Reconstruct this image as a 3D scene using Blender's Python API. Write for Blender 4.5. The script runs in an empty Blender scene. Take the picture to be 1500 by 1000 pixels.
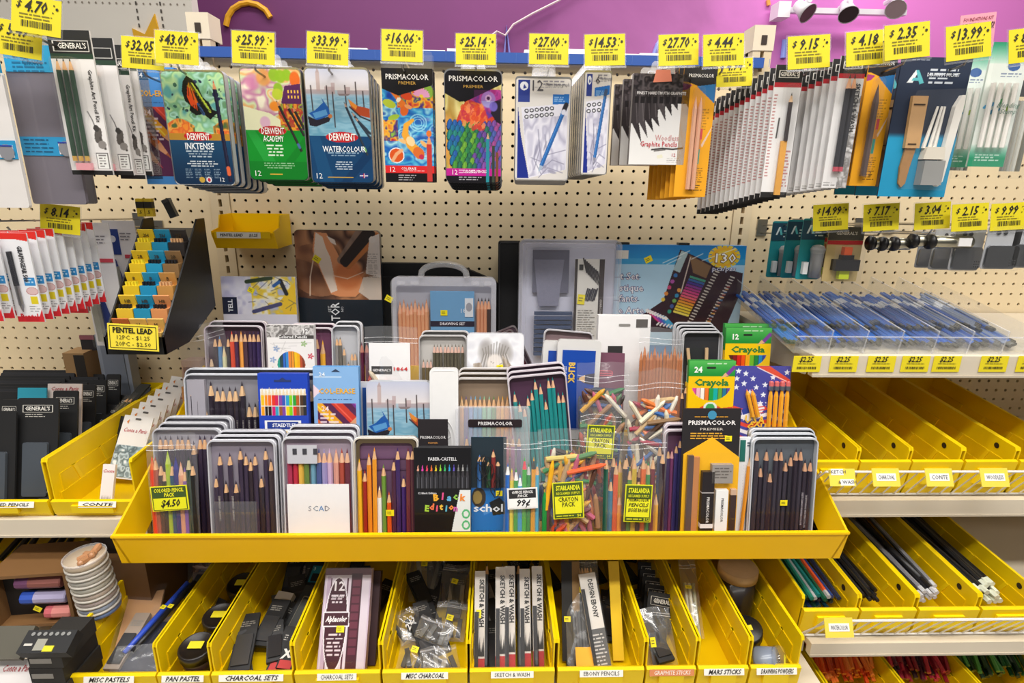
import bpy, math, random
import numpy as np
from mathutils import Vector, Matrix
PI = math.pi
SC = bpy.context.scene
COL = SC.collection
# ---------------------------------------------------------------- camera
F, PITCH, YAW, ROLL, H = 840.0, 0.2781, 0.0324, 0.0141, 1.5
D = 1.367
cp, sp = math.cos(PITCH), math.sin(PITCH)
FW = Vector((math.sin(YAW)*cp, math.cos(YAW)*cp, -sp)); RT = Vector((math.cos(YAW), -math.sin(YAW), 0)); UP = RT.cross(FW)
RT, UP = RT*math.cos(ROLL)+UP*math.sin(ROLL), UP*math.cos(ROLL)-RT*math.sin(ROLL)
cam = bpy.data.objects.new('camera', bpy.data.cameras.new('camera')); COL.objects.link(cam)
cam.matrix_world = Matrix(((RT.x, UP.x, -FW.x, 0), (RT.y, UP.y, -FW.y, 0), (RT.z, UP.z, -FW.z, H), (0, 0, 0, 1)))
cam.data.sensor_width = 36; cam.data.lens = F/1500*36; cam.data.clip_start = .02
SC.camera = cam
# ---------------------------------------------------------------- light
W = bpy.data.worlds.new('world'); SC.world = W; W.use_nodes = True
W.node_tree.nodes['Background'].inputs[0].default_value = (1, .97, .93, 1)
W.node_tree.nodes['Background'].inputs[1].default_value = .13
def area(x, y, z, sx, sy, e, c=(1, .97, .92)):
    l = bpy.data.lights.new('ceiling_light', 'AREA'); l.shape = 'RECTANGLE'; l.size = sx; l.size_y = sy; l.energy = e; l.color = c
    o = bpy.data.objects.new('ceiling_light', l); COL.objects.link(o); o.location = (x, y, z); return o
area(-.6, -.5, 3.3, 3.2, .3, 52)
area(.9, -.5, 3.3, 3.2, .3, 52)
area(0, .35, 3.3, 4.2, .3, 62)
area(0, 2.45, 3.3, 5, .3, 75)
area(0, -1.9, 3.0, 4.5, .5, 28)
SC.view_settings.view_transform = 'Standard'; SC.view_settings.look = 'None'
SC.view_settings.gamma = 1; SC.view_settings.use_curve_mapping = False
SC.view_settings.exposure = -.13
SC.cycles.transparent_max_bounces = 64; SC.cycles.max_bounces = 10
# ---------------------------------------------------------------- colour and materials
def srgb(c):
    if isinstance(c, str):
        if len(c) == 3: c = ''.join(a*2 for a in c)
        return tuple(int(c[i:i+2], 16)/255 for i in (0, 2, 4))
    return tuple(c[:3])
def lin(c): return tuple(x/12.92 if x <= .04045 else ((x+.055)/1.055)**2.4 for x in srgb(c))
def npl(a):
    a = np.clip(a, 0, 1); return np.where(a <= .04045, a/12.92, ((a+.055)/1.055)**2.4)
MT = {}
def mat(name, rough=.5, metal=0., var=.05, vs=60, bump=0., bs=300, coat=0., spec=.5):
    m = bpy.data.materials.new(name); m.use_nodes = True; N = m.node_tree.nodes; L = m.node_tree.links
    b = N['Principled BSDF']; a = N.new('ShaderNodeAttribute'); a.attribute_name = 'Col'
    tc = N.new('ShaderNodeTexCoord'); n = N.new('ShaderNodeTexNoise'); n.inputs['Scale'].default_value = vs; n.inputs['Detail'].default_value = 3
    L.new(tc.outputs['Object'], n.inputs['Vector'])
    mr = N.new('ShaderNodeMapRange'); mr.inputs['To Min'].default_value = 1-var; mr.inputs['To Max'].default_value = 1+var
    L.new(n.outputs['Fac'], mr.inputs['Value'])
    mx = N.new('ShaderNodeVectorMath'); mx.operation = 'SCALE'; L.new(a.outputs['Color'], mx.inputs[0]); L.new(mr.outputs[0], mx.inputs['Scale'])
    L.new(mx.outputs[0], b.inputs['Base Color'])
    b.inputs['Roughness'].default_value = rough; b.inputs['Metallic'].default_value = metal
    b.inputs['Coat Weight'].default_value = coat; b.inputs['Coat Roughness'].default_value = .08; b.inputs['Specular IOR Level'].default_value = spec
    if bump:
        n2 = N.new('ShaderNodeTexNoise'); n2.inputs['Scale'].default_value = bs; L.new(tc.outputs['Object'], n2.inputs['Vector'])
        bp = N.new('ShaderNodeBump'); bp.inputs['Strength'].default_value = bump; bp.inputs['Distance'].default_value = .001
        L.new(n2.outputs['Fac'], bp.inputs['Height']); L.new(bp.outputs[0], b.inputs['Normal'])
    MT[name] = m; return m
mat('paper', .62, var=.03); mat('gloss', .3, var=.03, coat=.35); mat('plastic', .38, var=.06, vs=20, bump=.15, bs=60)
mat('bin', .36, var=.06, vs=9, bump=.12, bs=40, spec=.25); mat('metal', .28, 1, var=.06); mat('board', .55, var=.05, vs=6, bump=.1, bs=500)
mat('fabric', .9, var=.12, vs=200, bump=.6, bs=900); mat('wood', .6, var=.1, vs=80); mat('paint', .45, var=.04, vs=8); mat('ink', .6, var=.0)
def clear(name, tint, gl, rough, bump, bs, fog=0.):
    m = bpy.data.materials.new(name); m.use_nodes = True; N = m.node_tree.nodes; L = m.node_tree.links; N.clear()
    o = N.new('ShaderNodeOutputMaterial'); t = N.new('ShaderNodeBsdfTransparent'); t.inputs[0].default_value = (*tint, 1)
    g = N.new('ShaderNodeBsdfGlossy'); g.inputs['Roughness'].default_value = rough; g.inputs[0].default_value = (.9, .9, .9, 1)
    fr = N.new('ShaderNodeFresnel'); fr.inputs['IOR'].default_value = 1.45
    ad = N.new('ShaderNodeMath'); ad.operation = 'ADD'; ad.inputs[1].default_value = gl; L.new(fr.outputs[0], ad.inputs[0])
    ge = N.new('ShaderNodeNewGeometry'); ib = N.new('ShaderNodeMath'); ib.operation = 'SUBTRACT'; ib.inputs[0].default_value = 1; L.new(ge.outputs['Backfacing'], ib.inputs[1])
    ml = N.new('ShaderNodeMath'); ml.operation = 'MULTIPLY'; L.new(ad.outputs[0], ml.inputs[0]); L.new(ib.outputs[0], ml.inputs[1])   # a thin sheet mirrors once, on its outer face
    mx = N.new('ShaderNodeMixShader'); L.new(ml.outputs[0], mx.inputs[0]); L.new(t.outputs[0], mx.inputs[1]); L.new(g.outputs[0], mx.inputs[2])
    if bump:
        tc = N.new('ShaderNodeTexCoord'); n2 = N.new('ShaderNodeTexNoise'); n2.inputs['Scale'].default_value = bs; n2.inputs['Detail'].default_value = 2
        L.new(tc.outputs['Object'], n2.inputs['Vector'])
        bp = N.new('ShaderNodeBump'); bp.inputs['Strength'].default_value = bump; bp.inputs['Distance'].default_value = .003
        L.new(n2.outputs['Fac'], bp.inputs['Height']); L.new(bp.outputs[0], g.inputs['Normal']); L.new(bp.outputs[0], fr.inputs['Normal'])
    out = mx
    if fog:
        d = N.new('ShaderNodeBsdfDiffuse'); d.inputs[0].default_value = (.95, .95, .97, 1)
        m2 = N.new('ShaderNodeMixShader'); m2.inputs[0].default_value = fog; L.new(mx.outputs[0], m2.inputs[1]); L.new(d.outputs[0], m2.inputs[2]); out = m2
    L.new(out.outputs[0], o.inputs[0]); MT[name] = m
clear('clear', (1, 1, 1), .03, .14, .25, 45, .02)
clear('bag', (1, 1, 1), .06, .17, .5, 38, .04)
clear('film', (1, 1, 1), .0, .12, 0, 40, .0)
clear('acrylic', (.98, .985, .99), .02, .05, 0, 1, .04)
clear('frost', (.98, .98, 1), .02, .2, .3, 30, .2)
clear('zip', (.98, .98, 1), .04, .2, .5, 80, .22)

# ---------------------------------------------------------------- mesh builder
class G:
    def __init__(s, M=None): s.V = []; s.Fc = []; s.C = []; s.M = M; s.off = Vector((0, 0, 0))
    def v(s, p):
        p = Vector(p)
        if s.M is not None: p = s.M @ p
        s.V.append(p-s.off); return len(s.V)-1
    def f(s, pts, c): s.Fc.append([s.v(p) for p in pts]); s.C.append(lin(c))
    def fi(s, idx, c): s.Fc.append(idx); s.C.append(c)
    def box(s, x0, x1, y0, y1, z0, z1, c):
        a = [s.v(p) for p in ((x0, y0, z0), (x1, y0, z0), (x1, y1, z0), (x0, y1, z0), (x0, y0, z1), (x1, y0, z1), (x1, y1, z1), (x0, y1, z1))]
        c = lin(c)
        for q in ((3, 2, 1, 0), (4, 5, 6, 7), (0, 1, 5, 4), (1, 2, 6, 5), (2, 3, 7, 6), (3, 0, 4, 7)): s.fi([a[i] for i in q], c)
        return s
    def prism(s, pts, y0, y1, c, cs=None, ax='y'):
        if c == 'fff' and ax == 'y' and abs(y1-y0) < .0016: s.f([(p[0], y0, p[1]) for p in pts], c); return s      # thin film: one sheet
        m = (lambda p, y: (p[0], y, p[1])) if ax == 'y' else ((lambda p, y: (y, p[0], p[1])) if ax == 'x' else (lambda p, y: (p[0], p[1], y)))
        a = [s.v(m(p, y0)) for p in pts]; b = [s.v(m(p, y1)) for p in pts]; n = len(pts); c = lin(c); cs = lin(cs) if cs else c
        s.fi(a, c); s.fi(b[::-1], cs)
        for i in range(n): s.fi([a[i], b[i], b[(i+1) % n], a[(i+1) % n]], cs)
        return s
    def ring(s, po, pi, y0, y1, c):
        n = len(po); k = [[s.v((p[0], y, p[1])) for p in P] for P, y in ((po, y0), (pi, y0), (pi, y1), (po, y1))]; c = lin(c)
        for i in range(n):
            j = (i+1) % n
            for q in range(4): s.fi([k[q][i], k[q][j], k[(q+1) % 4][j], k[(q+1) % 4][i]], c)
        return s
    def tube(s, P, r, c, n=6, closed=False, r2=None):
        P = [Vector(p) for p in P]; c = lin(c); R = []
        for i, p in enumerate(P):
            d = ((P[(i+1) % len(P)]-P[i-1]) if closed else (P[min(i+1, len(P)-1)]-P[max(i-1, 0)])).normalized()
            a = d.cross(Vector((0, 0, 1)));
            if a.length < .05: a = d.cross(Vector((0, 1, 0)))
            a.normalize(); b = d.cross(a); rr_ = r if r2 is None else r+(r2-r)*i/(len(P)-1)
            R.append([s.v(p+(a*math.cos(2*PI*k/n)+b*math.sin(2*PI*k/n))*rr_) for k in range(n)])
        m = len(P)
        for i in range(m if closed else m-1):
            A_, B_ = R[i], R[(i+1) % m]
            for k in range(n): s.fi([A_[k], A_[(k+1) % n], B_[(k+1) % n], B_[k]], c)
        if not closed: s.fi(R[0][::-1], c); s.fi(R[-1], c)
        return s
    def lathe(s, pr, c, n=16, caps=True):
        R = [[s.v((r*math.cos(2*PI*k/n), r*math.sin(2*PI*k/n), z)) for k in range(n)] for r, z in pr]
        cl = [lin(x) for x in c] if isinstance(c, list) else [lin(c)]*len(R)
        for i in range(len(R)-1):
            for k in range(n): s.fi([R[i][k], R[i][(k+1) % n], R[i+1][(k+1) % n], R[i+1][k]], cl[i])
        if caps: s.fi(R[0][::-1], cl[0]); s.fi(R[-1], cl[-1])
        return s
    def fine(s, x0, x1, z, n, dz, c, y=-.0004, h=.4, seed=0, al='l'):       # rows of fine print
        rd = random.Random(seed+n)
        for i in range(n):
            x = x0; e = x1-(rd.random()*.3*(x1-x0) if al != 'j' else 0)
            if al == 'c': x = x0+(x1-e)/2; e = e-(x1-e)/2+(x1-e)*.5-(x1-e)*.5
            while x < e:
                w = dz*(.6+rd.random()*2.2); s.f([(x, y, z-dz*h), (min(x+w, e), y, z-dz*h), (min(x+w, e), y, z), (x, y, z)], c); x += w+dz*.35
            z -= dz
        return s
    def bars(s, x0, x1, z0, z1, c='111', y=-.0004, seed=1):
        rd = random.Random(seed); x = x0; u = (x1-x0)/60
        while x < x1:
            w = u*rd.choice((1, 1, 2, 3)); s.f([(x, y, z0), (min(x+w, x1), y, z0), (min(x+w, x1), y, z1), (x, y, z1)], c); x += w+u*rd.choice((1, 1, 2))
        return s
    def rect(s, x0, x1, z0, z1, c, y=-.0004): s.f([(x0, y, z0), (x1, y, z0), (x1, y, z1), (x0, y, z1)], c); return s
    def poly(s, pts, c, y=-.0004): s.f([(p[0], y, p[1]) for p in pts], c); return s
    def disc(s, x, z, r, c, y=-.0004, n=14, rz=None): rz = rz or r; return s.poly([(x+r*math.cos(2*PI*k/n), z+rz*math.sin(2*PI*k/n)) for k in range(n)], c, y)
    def mesh(s, name, m, smooth=False):
        me = bpy.data.meshes.new(name); me.from_pydata([tuple(p) for p in s.V], [], s.Fc); setcol(me, s.C, s.Fc); me.materials.append(MT[m])
        if smooth: me.polygons.foreach_set('use_smooth', [True]*len(me.polygons))
        return me
    def to(s, name, m, parent=None, smooth=False, loc=None, rot=None):
        if parent is not None and s.off.length == 0 and getattr(parent, 'wrld', None): pass
        return link(name, s.mesh(name, m, smooth), parent, loc, rot)
def setcol(me, C, Fc):
    a = me.color_attributes.new('Col', 'FLOAT_COLOR', 'CORNER')
    n = [len(f) for f in Fc]; c = np.repeat(np.array([(*x, 1.) for x in C]), n, axis=0)
    if len(c): a.data.foreach_set('color', c.ravel())
def link(name, me, parent=None, loc=None, rot=None):
    o = bpy.data.objects.new(name, me); COL.objects.link(o)
    if parent is not None: o.parent = parent
    if loc is not None: o.location = loc
    if rot is not None: o.rotation_euler = rot
    return o
USED = {}
def tag(o, label, cat, group=None):
    o['label'] = label; o['category'] = cat
    if group: o['group'] = group
    return o
def struct(o): o['kind'] = 'structure'; return o
def thing(name, label, cat, group=None, loc=(0, 0, 0), rot=None): return tag(link(name, None, None, loc, rot), label, cat, group)
def dup(o, loc=None, label=None, rot=None, par=None, drop=()):
    c = o.copy(); COL.objects.link(c); c.parent = par
    if loc is not None: c.location = loc
    if rot is not None: c.rotation_euler = rot
    if label: c['label'] = label
    for ch in o.children:
        if ch.name.split('.')[0] not in drop: dup(ch, par=c, drop=drop)
    return c
ORD = ['front', 'second', 'third', 'fourth', 'fifth', 'sixth', 'seventh', 'eighth', 'ninth', 'tenth', 'eleventh', 'twelfth', 'thirteenth', 'fourteenth', 'fifteenth', 'sixteenth']
def rr(w, h, r, n=4, x=0, z=None):
    z = h/2 if z is None else z; P = []
    for cx, cz, a0 in ((w/2-r, h/2-r, 0), (-w/2+r, h/2-r, 1), (-w/2+r, -h/2+r, 2), (w/2-r, -h/2+r, 3)):
        for k in range(n+1): a = (a0+k/n)*PI/2; P.append((x+cx+r*math.cos(a), z+cz+r*math.sin(a)))
    return P
# text as flat print
def text(parent, s, x, z, size, c, bold=0, shear=0, al='CENTER', rot=0, y=-.0009, name='lettering', wid=None, sp_=1, vert=False):
    cu = bpy.data.curves.new('t', 'FONT'); cu.body = s; cu.size = size*1.37; cu.offset = bold*size; cu.shear = shear; cu.align_x = al; cu.align_y = 'CENTER'
    cu.resolution_u = 1; cu.fill_mode = 'FRONT'; cu.space_character = sp_; cu.space_line = .85
    o = bpy.data.objects.new('t', cu); me = bpy.data.meshes.new_from_object(o); bpy.data.objects.remove(o); bpy.data.curves.remove(cu)
    if wid and len(me.vertices):
        xs = [v.co.x for v in me.vertices]; w0 = max(xs)-min(xs); k = wid/w0; me.transform(Matrix.Diagonal((k, 1, 1, 1)))
    n = len(me.loops); a = me.color_attributes.new('Col', 'FLOAT_COLOR', 'CORNER')
    if n: a.data.foreach_set('color', np.tile(np.array([*lin(c), 1.]), n))
    me.materials.clear(); me.materials.append(MT['ink']); me.name = name
    return link(name, me, parent, (x, y, z), (PI/2, -rot, 0))
# ---------------------------------------------------------------- pixel to plane
def U(px, py, Y):
    d = FW*F+RT*(px-750)+UP*(500-py); return Vector((d.x/d.y*Y, Y, H+d.z/d.y*Y))
def PX(P):
    P = Vector(P)-Vector((0, 0, H)); z = P.dot(FW); return 750+F*P.dot(RT)/z, 500-F*P.dot(UP)/z
def hang(xl, xr, yt, yb, Y):            # hanging item: top corners, bottom edge, depth -> loc, w, h
    a, b = U(xl, yt, Y), U(xr, yt, Y); xc = (a.x+b.x)/2; zt = (a.z+b.z)/2
    zb = zt-.1
    for _ in range(6): zb += U(0, yb, Y).z*0 + (PX((xc, Y, zb))[1]-yb)*Y/F
    return Vector((xc, Y, zb)), b.x-a.x, zt-zb
def stand(xl, xr, yt, Y, zb, lean=.2):  # leaning item on a base at height zb -> loc, w, h
    lo, hi = .004, .7
    for _ in range(30):
        h = (lo+hi)/2; P = (X((xl+xr)/2, yt, Y), Y+h*math.sin(lean), zb+h*math.cos(lean))
        if PX(P)[1] > yt: lo = h
        else: hi = h
    Yt = Y+h*math.sin(lean); a, b = U(xl, yt, Yt), U(xr, yt, Yt)
    return Vector(((a.x+b.x)/2, Y, zb)), b.x-a.x, h
def Z(px, py, Y): return U(px, py, Y).z
def X(px, py, Y): return U(px, py, Y).x
# ---------------------------------------------------------------- painted prints
def vnoise(x, y, sc, seed):
    rs = np.random.RandomState(seed); T = rs.rand(64, 64); x = x/sc; y = y/sc; xi = np.floor(x).astype(int); yi = np.floor(y).astype(int)
    fx = x-xi; fy = y-yi; fx = fx*fx*(3-2*fx); fy = fy*fy*(3-2*fy); g = lambda a, b: T[a % 64, b % 64]
    return (g(yi, xi)*(1-fx)+g(yi, xi+1)*fx)*(1-fy)+(g(yi+1, xi)*(1-fx)+g(yi+1, xi+1)*fx)*fy
class Art:
    def __init__(s, w, h, c='fff', k=1.4):
        s.w, s.h = w, h; nx, ny = int(w*k)+1, int(h*k)+1; s.im = np.zeros((ny, nx, 3))+np.array(srgb(c)); s.X, s.Y = np.meshgrid(np.linspace(0, w, nx), np.linspace(0, h, ny))
    def p(s, m, c, a=1.):
        c = np.array(srgb(c)) if not isinstance(c, np.ndarray) else c
        m = (m*a)[..., None]; s.im = s.im*(1-m)+c*m; return s
    def rect(s, x0, y0, x1, y1, c, a=1.): return s.p(((s.X >= x0) & (s.X <= x1) & (s.Y >= y0) & (s.Y <= y1))*1., c, a)
    def lg(s, x0, y0, x1, y1, c0, c1, hor=False):
        t = ((s.X-x0)/(x1-x0) if hor else (s.Y-y0)/(y1-y0))[..., None]; t = np.clip(t, 0, 1)
        return s.p(((s.X >= x0) & (s.X <= x1) & (s.Y >= y0) & (s.Y <= y1))*1., np.array(srgb(c0))*(1-t)+np.array(srgb(c1))*t)
    def em(s, cx, cy, rx, ry, ang=0):
        c, n = math.cos(ang), math.sin(ang); dx, dy = s.X-cx, s.Y-cy; return ((dx*c+dy*n)/rx)**2+((dy*c-dx*n)/ry)**2
    def ell(s, cx, cy, rx, ry, c, ang=0, a=1., soft=0):
        e = s.em(cx, cy, rx, ry, ang); m = np.clip((1-e)/soft, 0, 1) if soft else (e <= 1)*1.
        return s.p(m, c, a)
    def pm(s, P):
        m = np.zeros(s.X.shape, bool); n = len(P)
        for i in range(n):
            (x0, y0), (x1, y1) = P[i], P[(i+1) % n]
            if y0 == y1: continue
            m ^= ((y0 > s.Y) != (y1 > s.Y)) & (s.X < (x1-x0)*(s.Y-y0)/(y1-y0)+x0)
        return m
    def poly(s, P, c, a=1.): return s.p(s.pm(P)*1., c, a)
    def line(s, P, wd, c, a=1., w2=None):
        for i in range(len(P)-1):
            (x0, y0), (x1, y1) = P[i], P[i+1]; L = (x1-x0)**2+(y1-y0)**2+1e-9; t = np.clip(((s.X-x0)*(x1-x0)+(s.Y-y0)*(y1-y0))/L, 0, 1)
            d = np.hypot(s.X-x0-t*(x1-x0), s.Y-y0-t*(y1-y0)); ww = wd if w2 is None else wd+(w2-wd)*(i+t)/(len(P)-1)
            s.p(np.clip(ww/2+.5-d, 0, 1), c, a)
        return s
    def pal(s, cols, sc, seed, m=None, a=1., hard=.9, stx=1., sty=1.):
        n = vnoise(s.X/stx+seed, s.Y/sty, sc, seed)*.65+vnoise(s.X/stx, s.Y/sty, sc*.45, seed+1)*.35
        n = np.clip((n-.2)/.6, 0, .999)*(len(cols)-1); i = np.floor(n).astype(int); t = n-i; t = np.clip((t-.5)/hard+.5, 0, 1)[..., None]
        cc = np.array([srgb(c) for c in cols]); i2 = np.minimum(i+1, len(cols)-1); img = cc[i]*(1-t)+cc[i2]*t
        return s.p(np.ones(s.X.shape) if m is None else m*1., img, a)
    def region(s, x0, y0, x1, y1): return (s.X >= x0) & (s.X <= x1) & (s.Y >= y0) & (s.Y <= y1)
    def dots(s, n, r0, r1, cols, seed, reg, a=1.):
        rd = random.Random(seed)
        for _ in range(n): s.ell(rd.uniform(reg[0], reg[2]), rd.uniform(reg[1], reg[3]), rd.uniform(r0, r1), rd.uniform(r0, r1), rd.choice(cols), rd.random()*3, a)
        return s
    def pencil(s, x0, y0, x1, y1, wd, c, wood='c98', lead=None, band=None):   # (x1,y1) is the tip
        L = math.hypot(x1-x0, y1-y0); ux, uy = (x1-x0)/L, (y1-y0)/L; q = min(L*.3, wd*2.4); bx, by = x1-ux*q, y1-uy*q; nx, ny = -uy*wd/2, ux*wd/2
        s.poly([(x0+nx, y0+ny), (bx+nx, by+ny), (bx-nx, by-ny), (x0-nx, y0-ny)], c)
        h = [min(1, v*1.3+.12) for v in srgb(c)]; s.line([(x0+nx*.3, y0+ny*.3), (bx+nx*.3, by+ny*.3)], wd*.16, h, .7)
        s.poly([(bx+nx, by+ny), (x1, y1), (bx-nx, by-ny)], wood); k = .62
        s.poly([(bx+nx*(1-k)+(x1-bx)*k, by+ny*(1-k)+(y1-by)*k), (x1, y1), (bx-nx*(1-k)+(x1-bx)*k, by-ny*(1-k)+(y1-by)*k)], lead or c)
        if band: s.line([(x0+ux*L*.08, y0+uy*L*.08), (x0+ux*L*.14, y0+uy*L*.14)], wd, band)
        return s
    def tl(s, x0, x1, y, n, dy, c, seed=0, a=.75, al='l'):
        rd = random.Random(seed)
        for i in range(n):
            e = x1-rd.random()*.3*(x1-x0); x = x0+((x1-e)/2 if al == 'c' else 0); e = e+((x1-e)/2 if al == 'c' else 0)
            while x < e: w = dy*(.6+rd.random()*2); s.rect(x, y, min(e, x+w), y+dy*.45, c, a); x += w+dy*.5
            y += dy
        return s
    def obj(s, w, h, parent, name='printed_front', y=-.0005, r=0., m='gloss', x0=None, z0=0, loc=None):
        ny, nx = s.X.shape; x0 = -w/2 if x0 is None else x0
        xs = x0+s.X/s.w*w; zs = z0+h-s.Y/s.h*h; co = np.stack([xs, np.full_like(xs, y), zs], -1).reshape(-1, 3)
        i = np.arange((ny-1)*(nx-1)); rw, cl = i//(nx-1), i % (nx-1); a = rw*nx+cl; fc = np.stack([a+nx, a+nx+1, a+1, a], 1)
        if r:
            cx = (xs[:-1, :-1]+xs[1:, 1:])/2-x0-w/2; cz = (zs[:-1, :-1]+zs[1:, 1:])/2-z0-h/2
            dx = np.maximum(np.abs(cx)-(w/2-r), 0); dz = np.maximum(np.abs(cz)-(h/2-r), 0); fc = fc[(np.hypot(dx, dz) <= r).ravel()]
        me = bpy.data.meshes.new(name); me.vertices.add(len(co)); me.vertices.foreach_set('co', co.ravel()); n = len(fc)
        me.loops.add(n*4); me.loops.foreach_set('vertex_index', fc.ravel().astype(np.int32)); me.polygons.add(n)
        me.polygons.foreach_set('loop_start', np.arange(n, dtype=np.int32)*4); me.update(calc_edges=True)
        at = me.color_attributes.new('Col', 'FLOAT_COLOR', 'POINT'); c = np.ones((len(co), 4)); c[:, :3] = npl(s.im).reshape(-1, 3); at.data.foreach_set('color', c.ravel())
        me.materials.append(MT[m]); return link(name, me, parent, loc)
# ================================================================ setting
YEL = 'f2c800'; YEL2 = 'eec004'; BEI = 'd9cdb8'
s_ = .0254; HX0, HZ0 = -.2654, H-.0329
XL, XR = X(330, 350, D), X(1083, 345, D)
g = G(); g.box(-4, 5, -2.5, 3.6, -.05, 0, 'b9b2a6'); struct(g.to('floor', 'paint'))
wm = bpy.data.materials.new('mural'); wm.use_nodes = True; N = wm.node_tree.nodes; L = wm.node_tree.links; b = N['Principled BSDF']
tc = N.new('ShaderNodeTexCoord'); sx = N.new('ShaderNodeSeparateXYZ'); L.new(tc.outputs['Object'], sx.inputs[0])
no = N.new('ShaderNodeTexNoise'); no.inputs['Scale'].default_value = 1.6; no.inputs['Detail'].default_value = 5; no.inputs['Distortion'].default_value = .4; L.new(tc.outputs['Object'], no.inputs['Vector'])
m1 = N.new('ShaderNodeMapRange'); m1.inputs['From Min'].default_value = -1.0; m1.inputs['From Max'].default_value = 2.6; L.new(sx.outputs['X'], m1.inputs['Value'])
m2 = N.new('ShaderNodeMath'); m2.operation = 'MULTIPLY_ADD'; m2.inputs[1].default_value = .5; L.new(no.outputs['Fac'], m2.inputs[0]); L.new(m1.outputs[0], m2.inputs[2])
rp = N.new('ShaderNodeValToRGB'); L.new(m2.outputs[0], rp.inputs[0]); e = rp.color_ramp.elements
e[0].position = .2; e[0].color = (*lin('6e3468'), 1); e[1].position = 1.0; e[1].color = (*lin('f48ae0'), 1)
for p_, c_ in ((.6, '863c7e'), (.8, 'b466a8'), (.93, 'e080d2')):
    q = e.new(p_); q.color = (*lin(c_), 1)
L.new(rp.outputs[0], b.inputs['Base Color']); b.inputs['Roughness'].default_value = .6; MT['mural'] = wm
g = G(); g.box(-4, 5, 3.2, 3.3, 0, 3.6, '904090'); wb = struct(g.to('wall_back', 'mural'))
# paint marks on the mural: a yellow arc, blue strokes, a red smudge
def mark(pts, r, c):
    g = G(); g.tube([U(x, y, 3.192) for x, y in pts], r, c, 8); o = g.to('mural_stroke', 'paint', wb); return o
mark([(331, 38), (334, 24), (341, 13), (352, 6), (364, 4), (377, 7), (389, 15), (396, 26)], .014, 'f2b020')
mark([(735, 130), (742, 40), (752, 130)], .012, '8a8ad8'); mark([(958, 80), (963, 66), (972, 54)], .012, '9aa0e8')
mark([(1125, 0), (1126, 8)], .01, 'f0a850'); mark([(1147, 85), (1150, 58)], .014, '90a0ee')
g = G()
pts = [(520, 52), (560, 66), (600, 70), (640, 62), (690, 56), (728, 46), (740, 52), (752, 36), (780, 20), (818, 1), (850, -20)]
g.tube([U(310, 72, 3.17), U(420, 76, 3.17), U(500, 74, 3.17)]+[U(x+30*0, y+18*(x < 700), 3.17) for x, y in pts[1:]], .005, 'f0d8dc', 5)
tag(g.to('string_cord', 'plastic'), 'pale pink cord strung along the purple wall behind the shelf', 'cord')
g = G(); x0, x1 = X(0, 40, 2.5)-1, X(285, 40, 2.5)
for k in range(2): g.box(x0, x1, 2.5, 2.55, .2, 3.2, 'e2dcd2') if k == 0 else None
wl = struct(g.to('wall_left', 'paint'))
g = G()
for j in range(16):
    for i in range(52):
        x = X(282, 40, 2.5)-.02-i*.0254; z = H+1.0-j*.0254
        g.disc(x, z-.0, .004, '8c8276', 2.497, 6)
for xx in (205, 240):
    for k in range(20): x = X(xx, 40, 2.5); z = H+1.02-k*.0254; g.rect(x-.003, x+.003, z, z+.013, '4a443e', 2.496)
g.to('hole_pattern', 'ink', wl)['kind'] = 'stuff'
g = G(); P = [(203, 90), (193, 41), (212, 50), (226, 20), (236, 60), (245, 92)]; g.prism([(U(x, y, 2.492).x, U(x, y, 2.492).z) for x, y in P][::-1], 2.492, 2.499, 'e0a81c')
tag(g.to('crown_cutout', 'paper'), 'yellow paper crown cutout standing above the shelf at left', 'cutout')
# ---- track light on the mural
T = thing('track_light', 'white track light with three spot heads on the pink wall', 'light', None, U(1230, 14, 3.1))
T_loc = T.location.copy()
g = G(); g.off = T_loc; a = U(1145, 14, 3.1); b_ = U(1330, 10, 3.1); g.box(a.x, b_.x, 3.1, 3.13, a.z-.012, a.z+.012, 'e8e4ea'); g.to('rail', 'paint', T)
g = G(); g.off = T_loc; g.box(a.x-.02, a.x+.04, 3.09, 3.18, a.z-.035, a.z+.035, 'f2eef2'); g.to('feed_box', 'paint', T)
for (px, py, tx, ty, c) in ((1184, 20, -.5, -.2, '58483e'), (1243, 22, .1, -.25, '2c2622'), (1312, 14, .5, -.22, 'a09090')):
    g = G(); g.lathe([(.010, .09), (.026, .08), (.032, .04), (.046, .0), (.043, .003)], ['eceaee']*5, 18)
    o = g.to('spot_head', 'paint', T, True, U(px, py, 3.02)-T_loc, (-.7, tx*1.2, 0))
    g = G(); g.lathe([(.043, .002), (.02, .006), (.001, .006)], c, 16); g.to('bulb_face', 'plastic', o)
    g = G(); p0 = U(px, py, 3.02)-T_loc; g.tube([p0+Vector((0, 0, .06)), p0+Vector((0, .09, .05))], .012, 'e8e4ea', 8); g.to('arm', 'paint', T)
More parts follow.
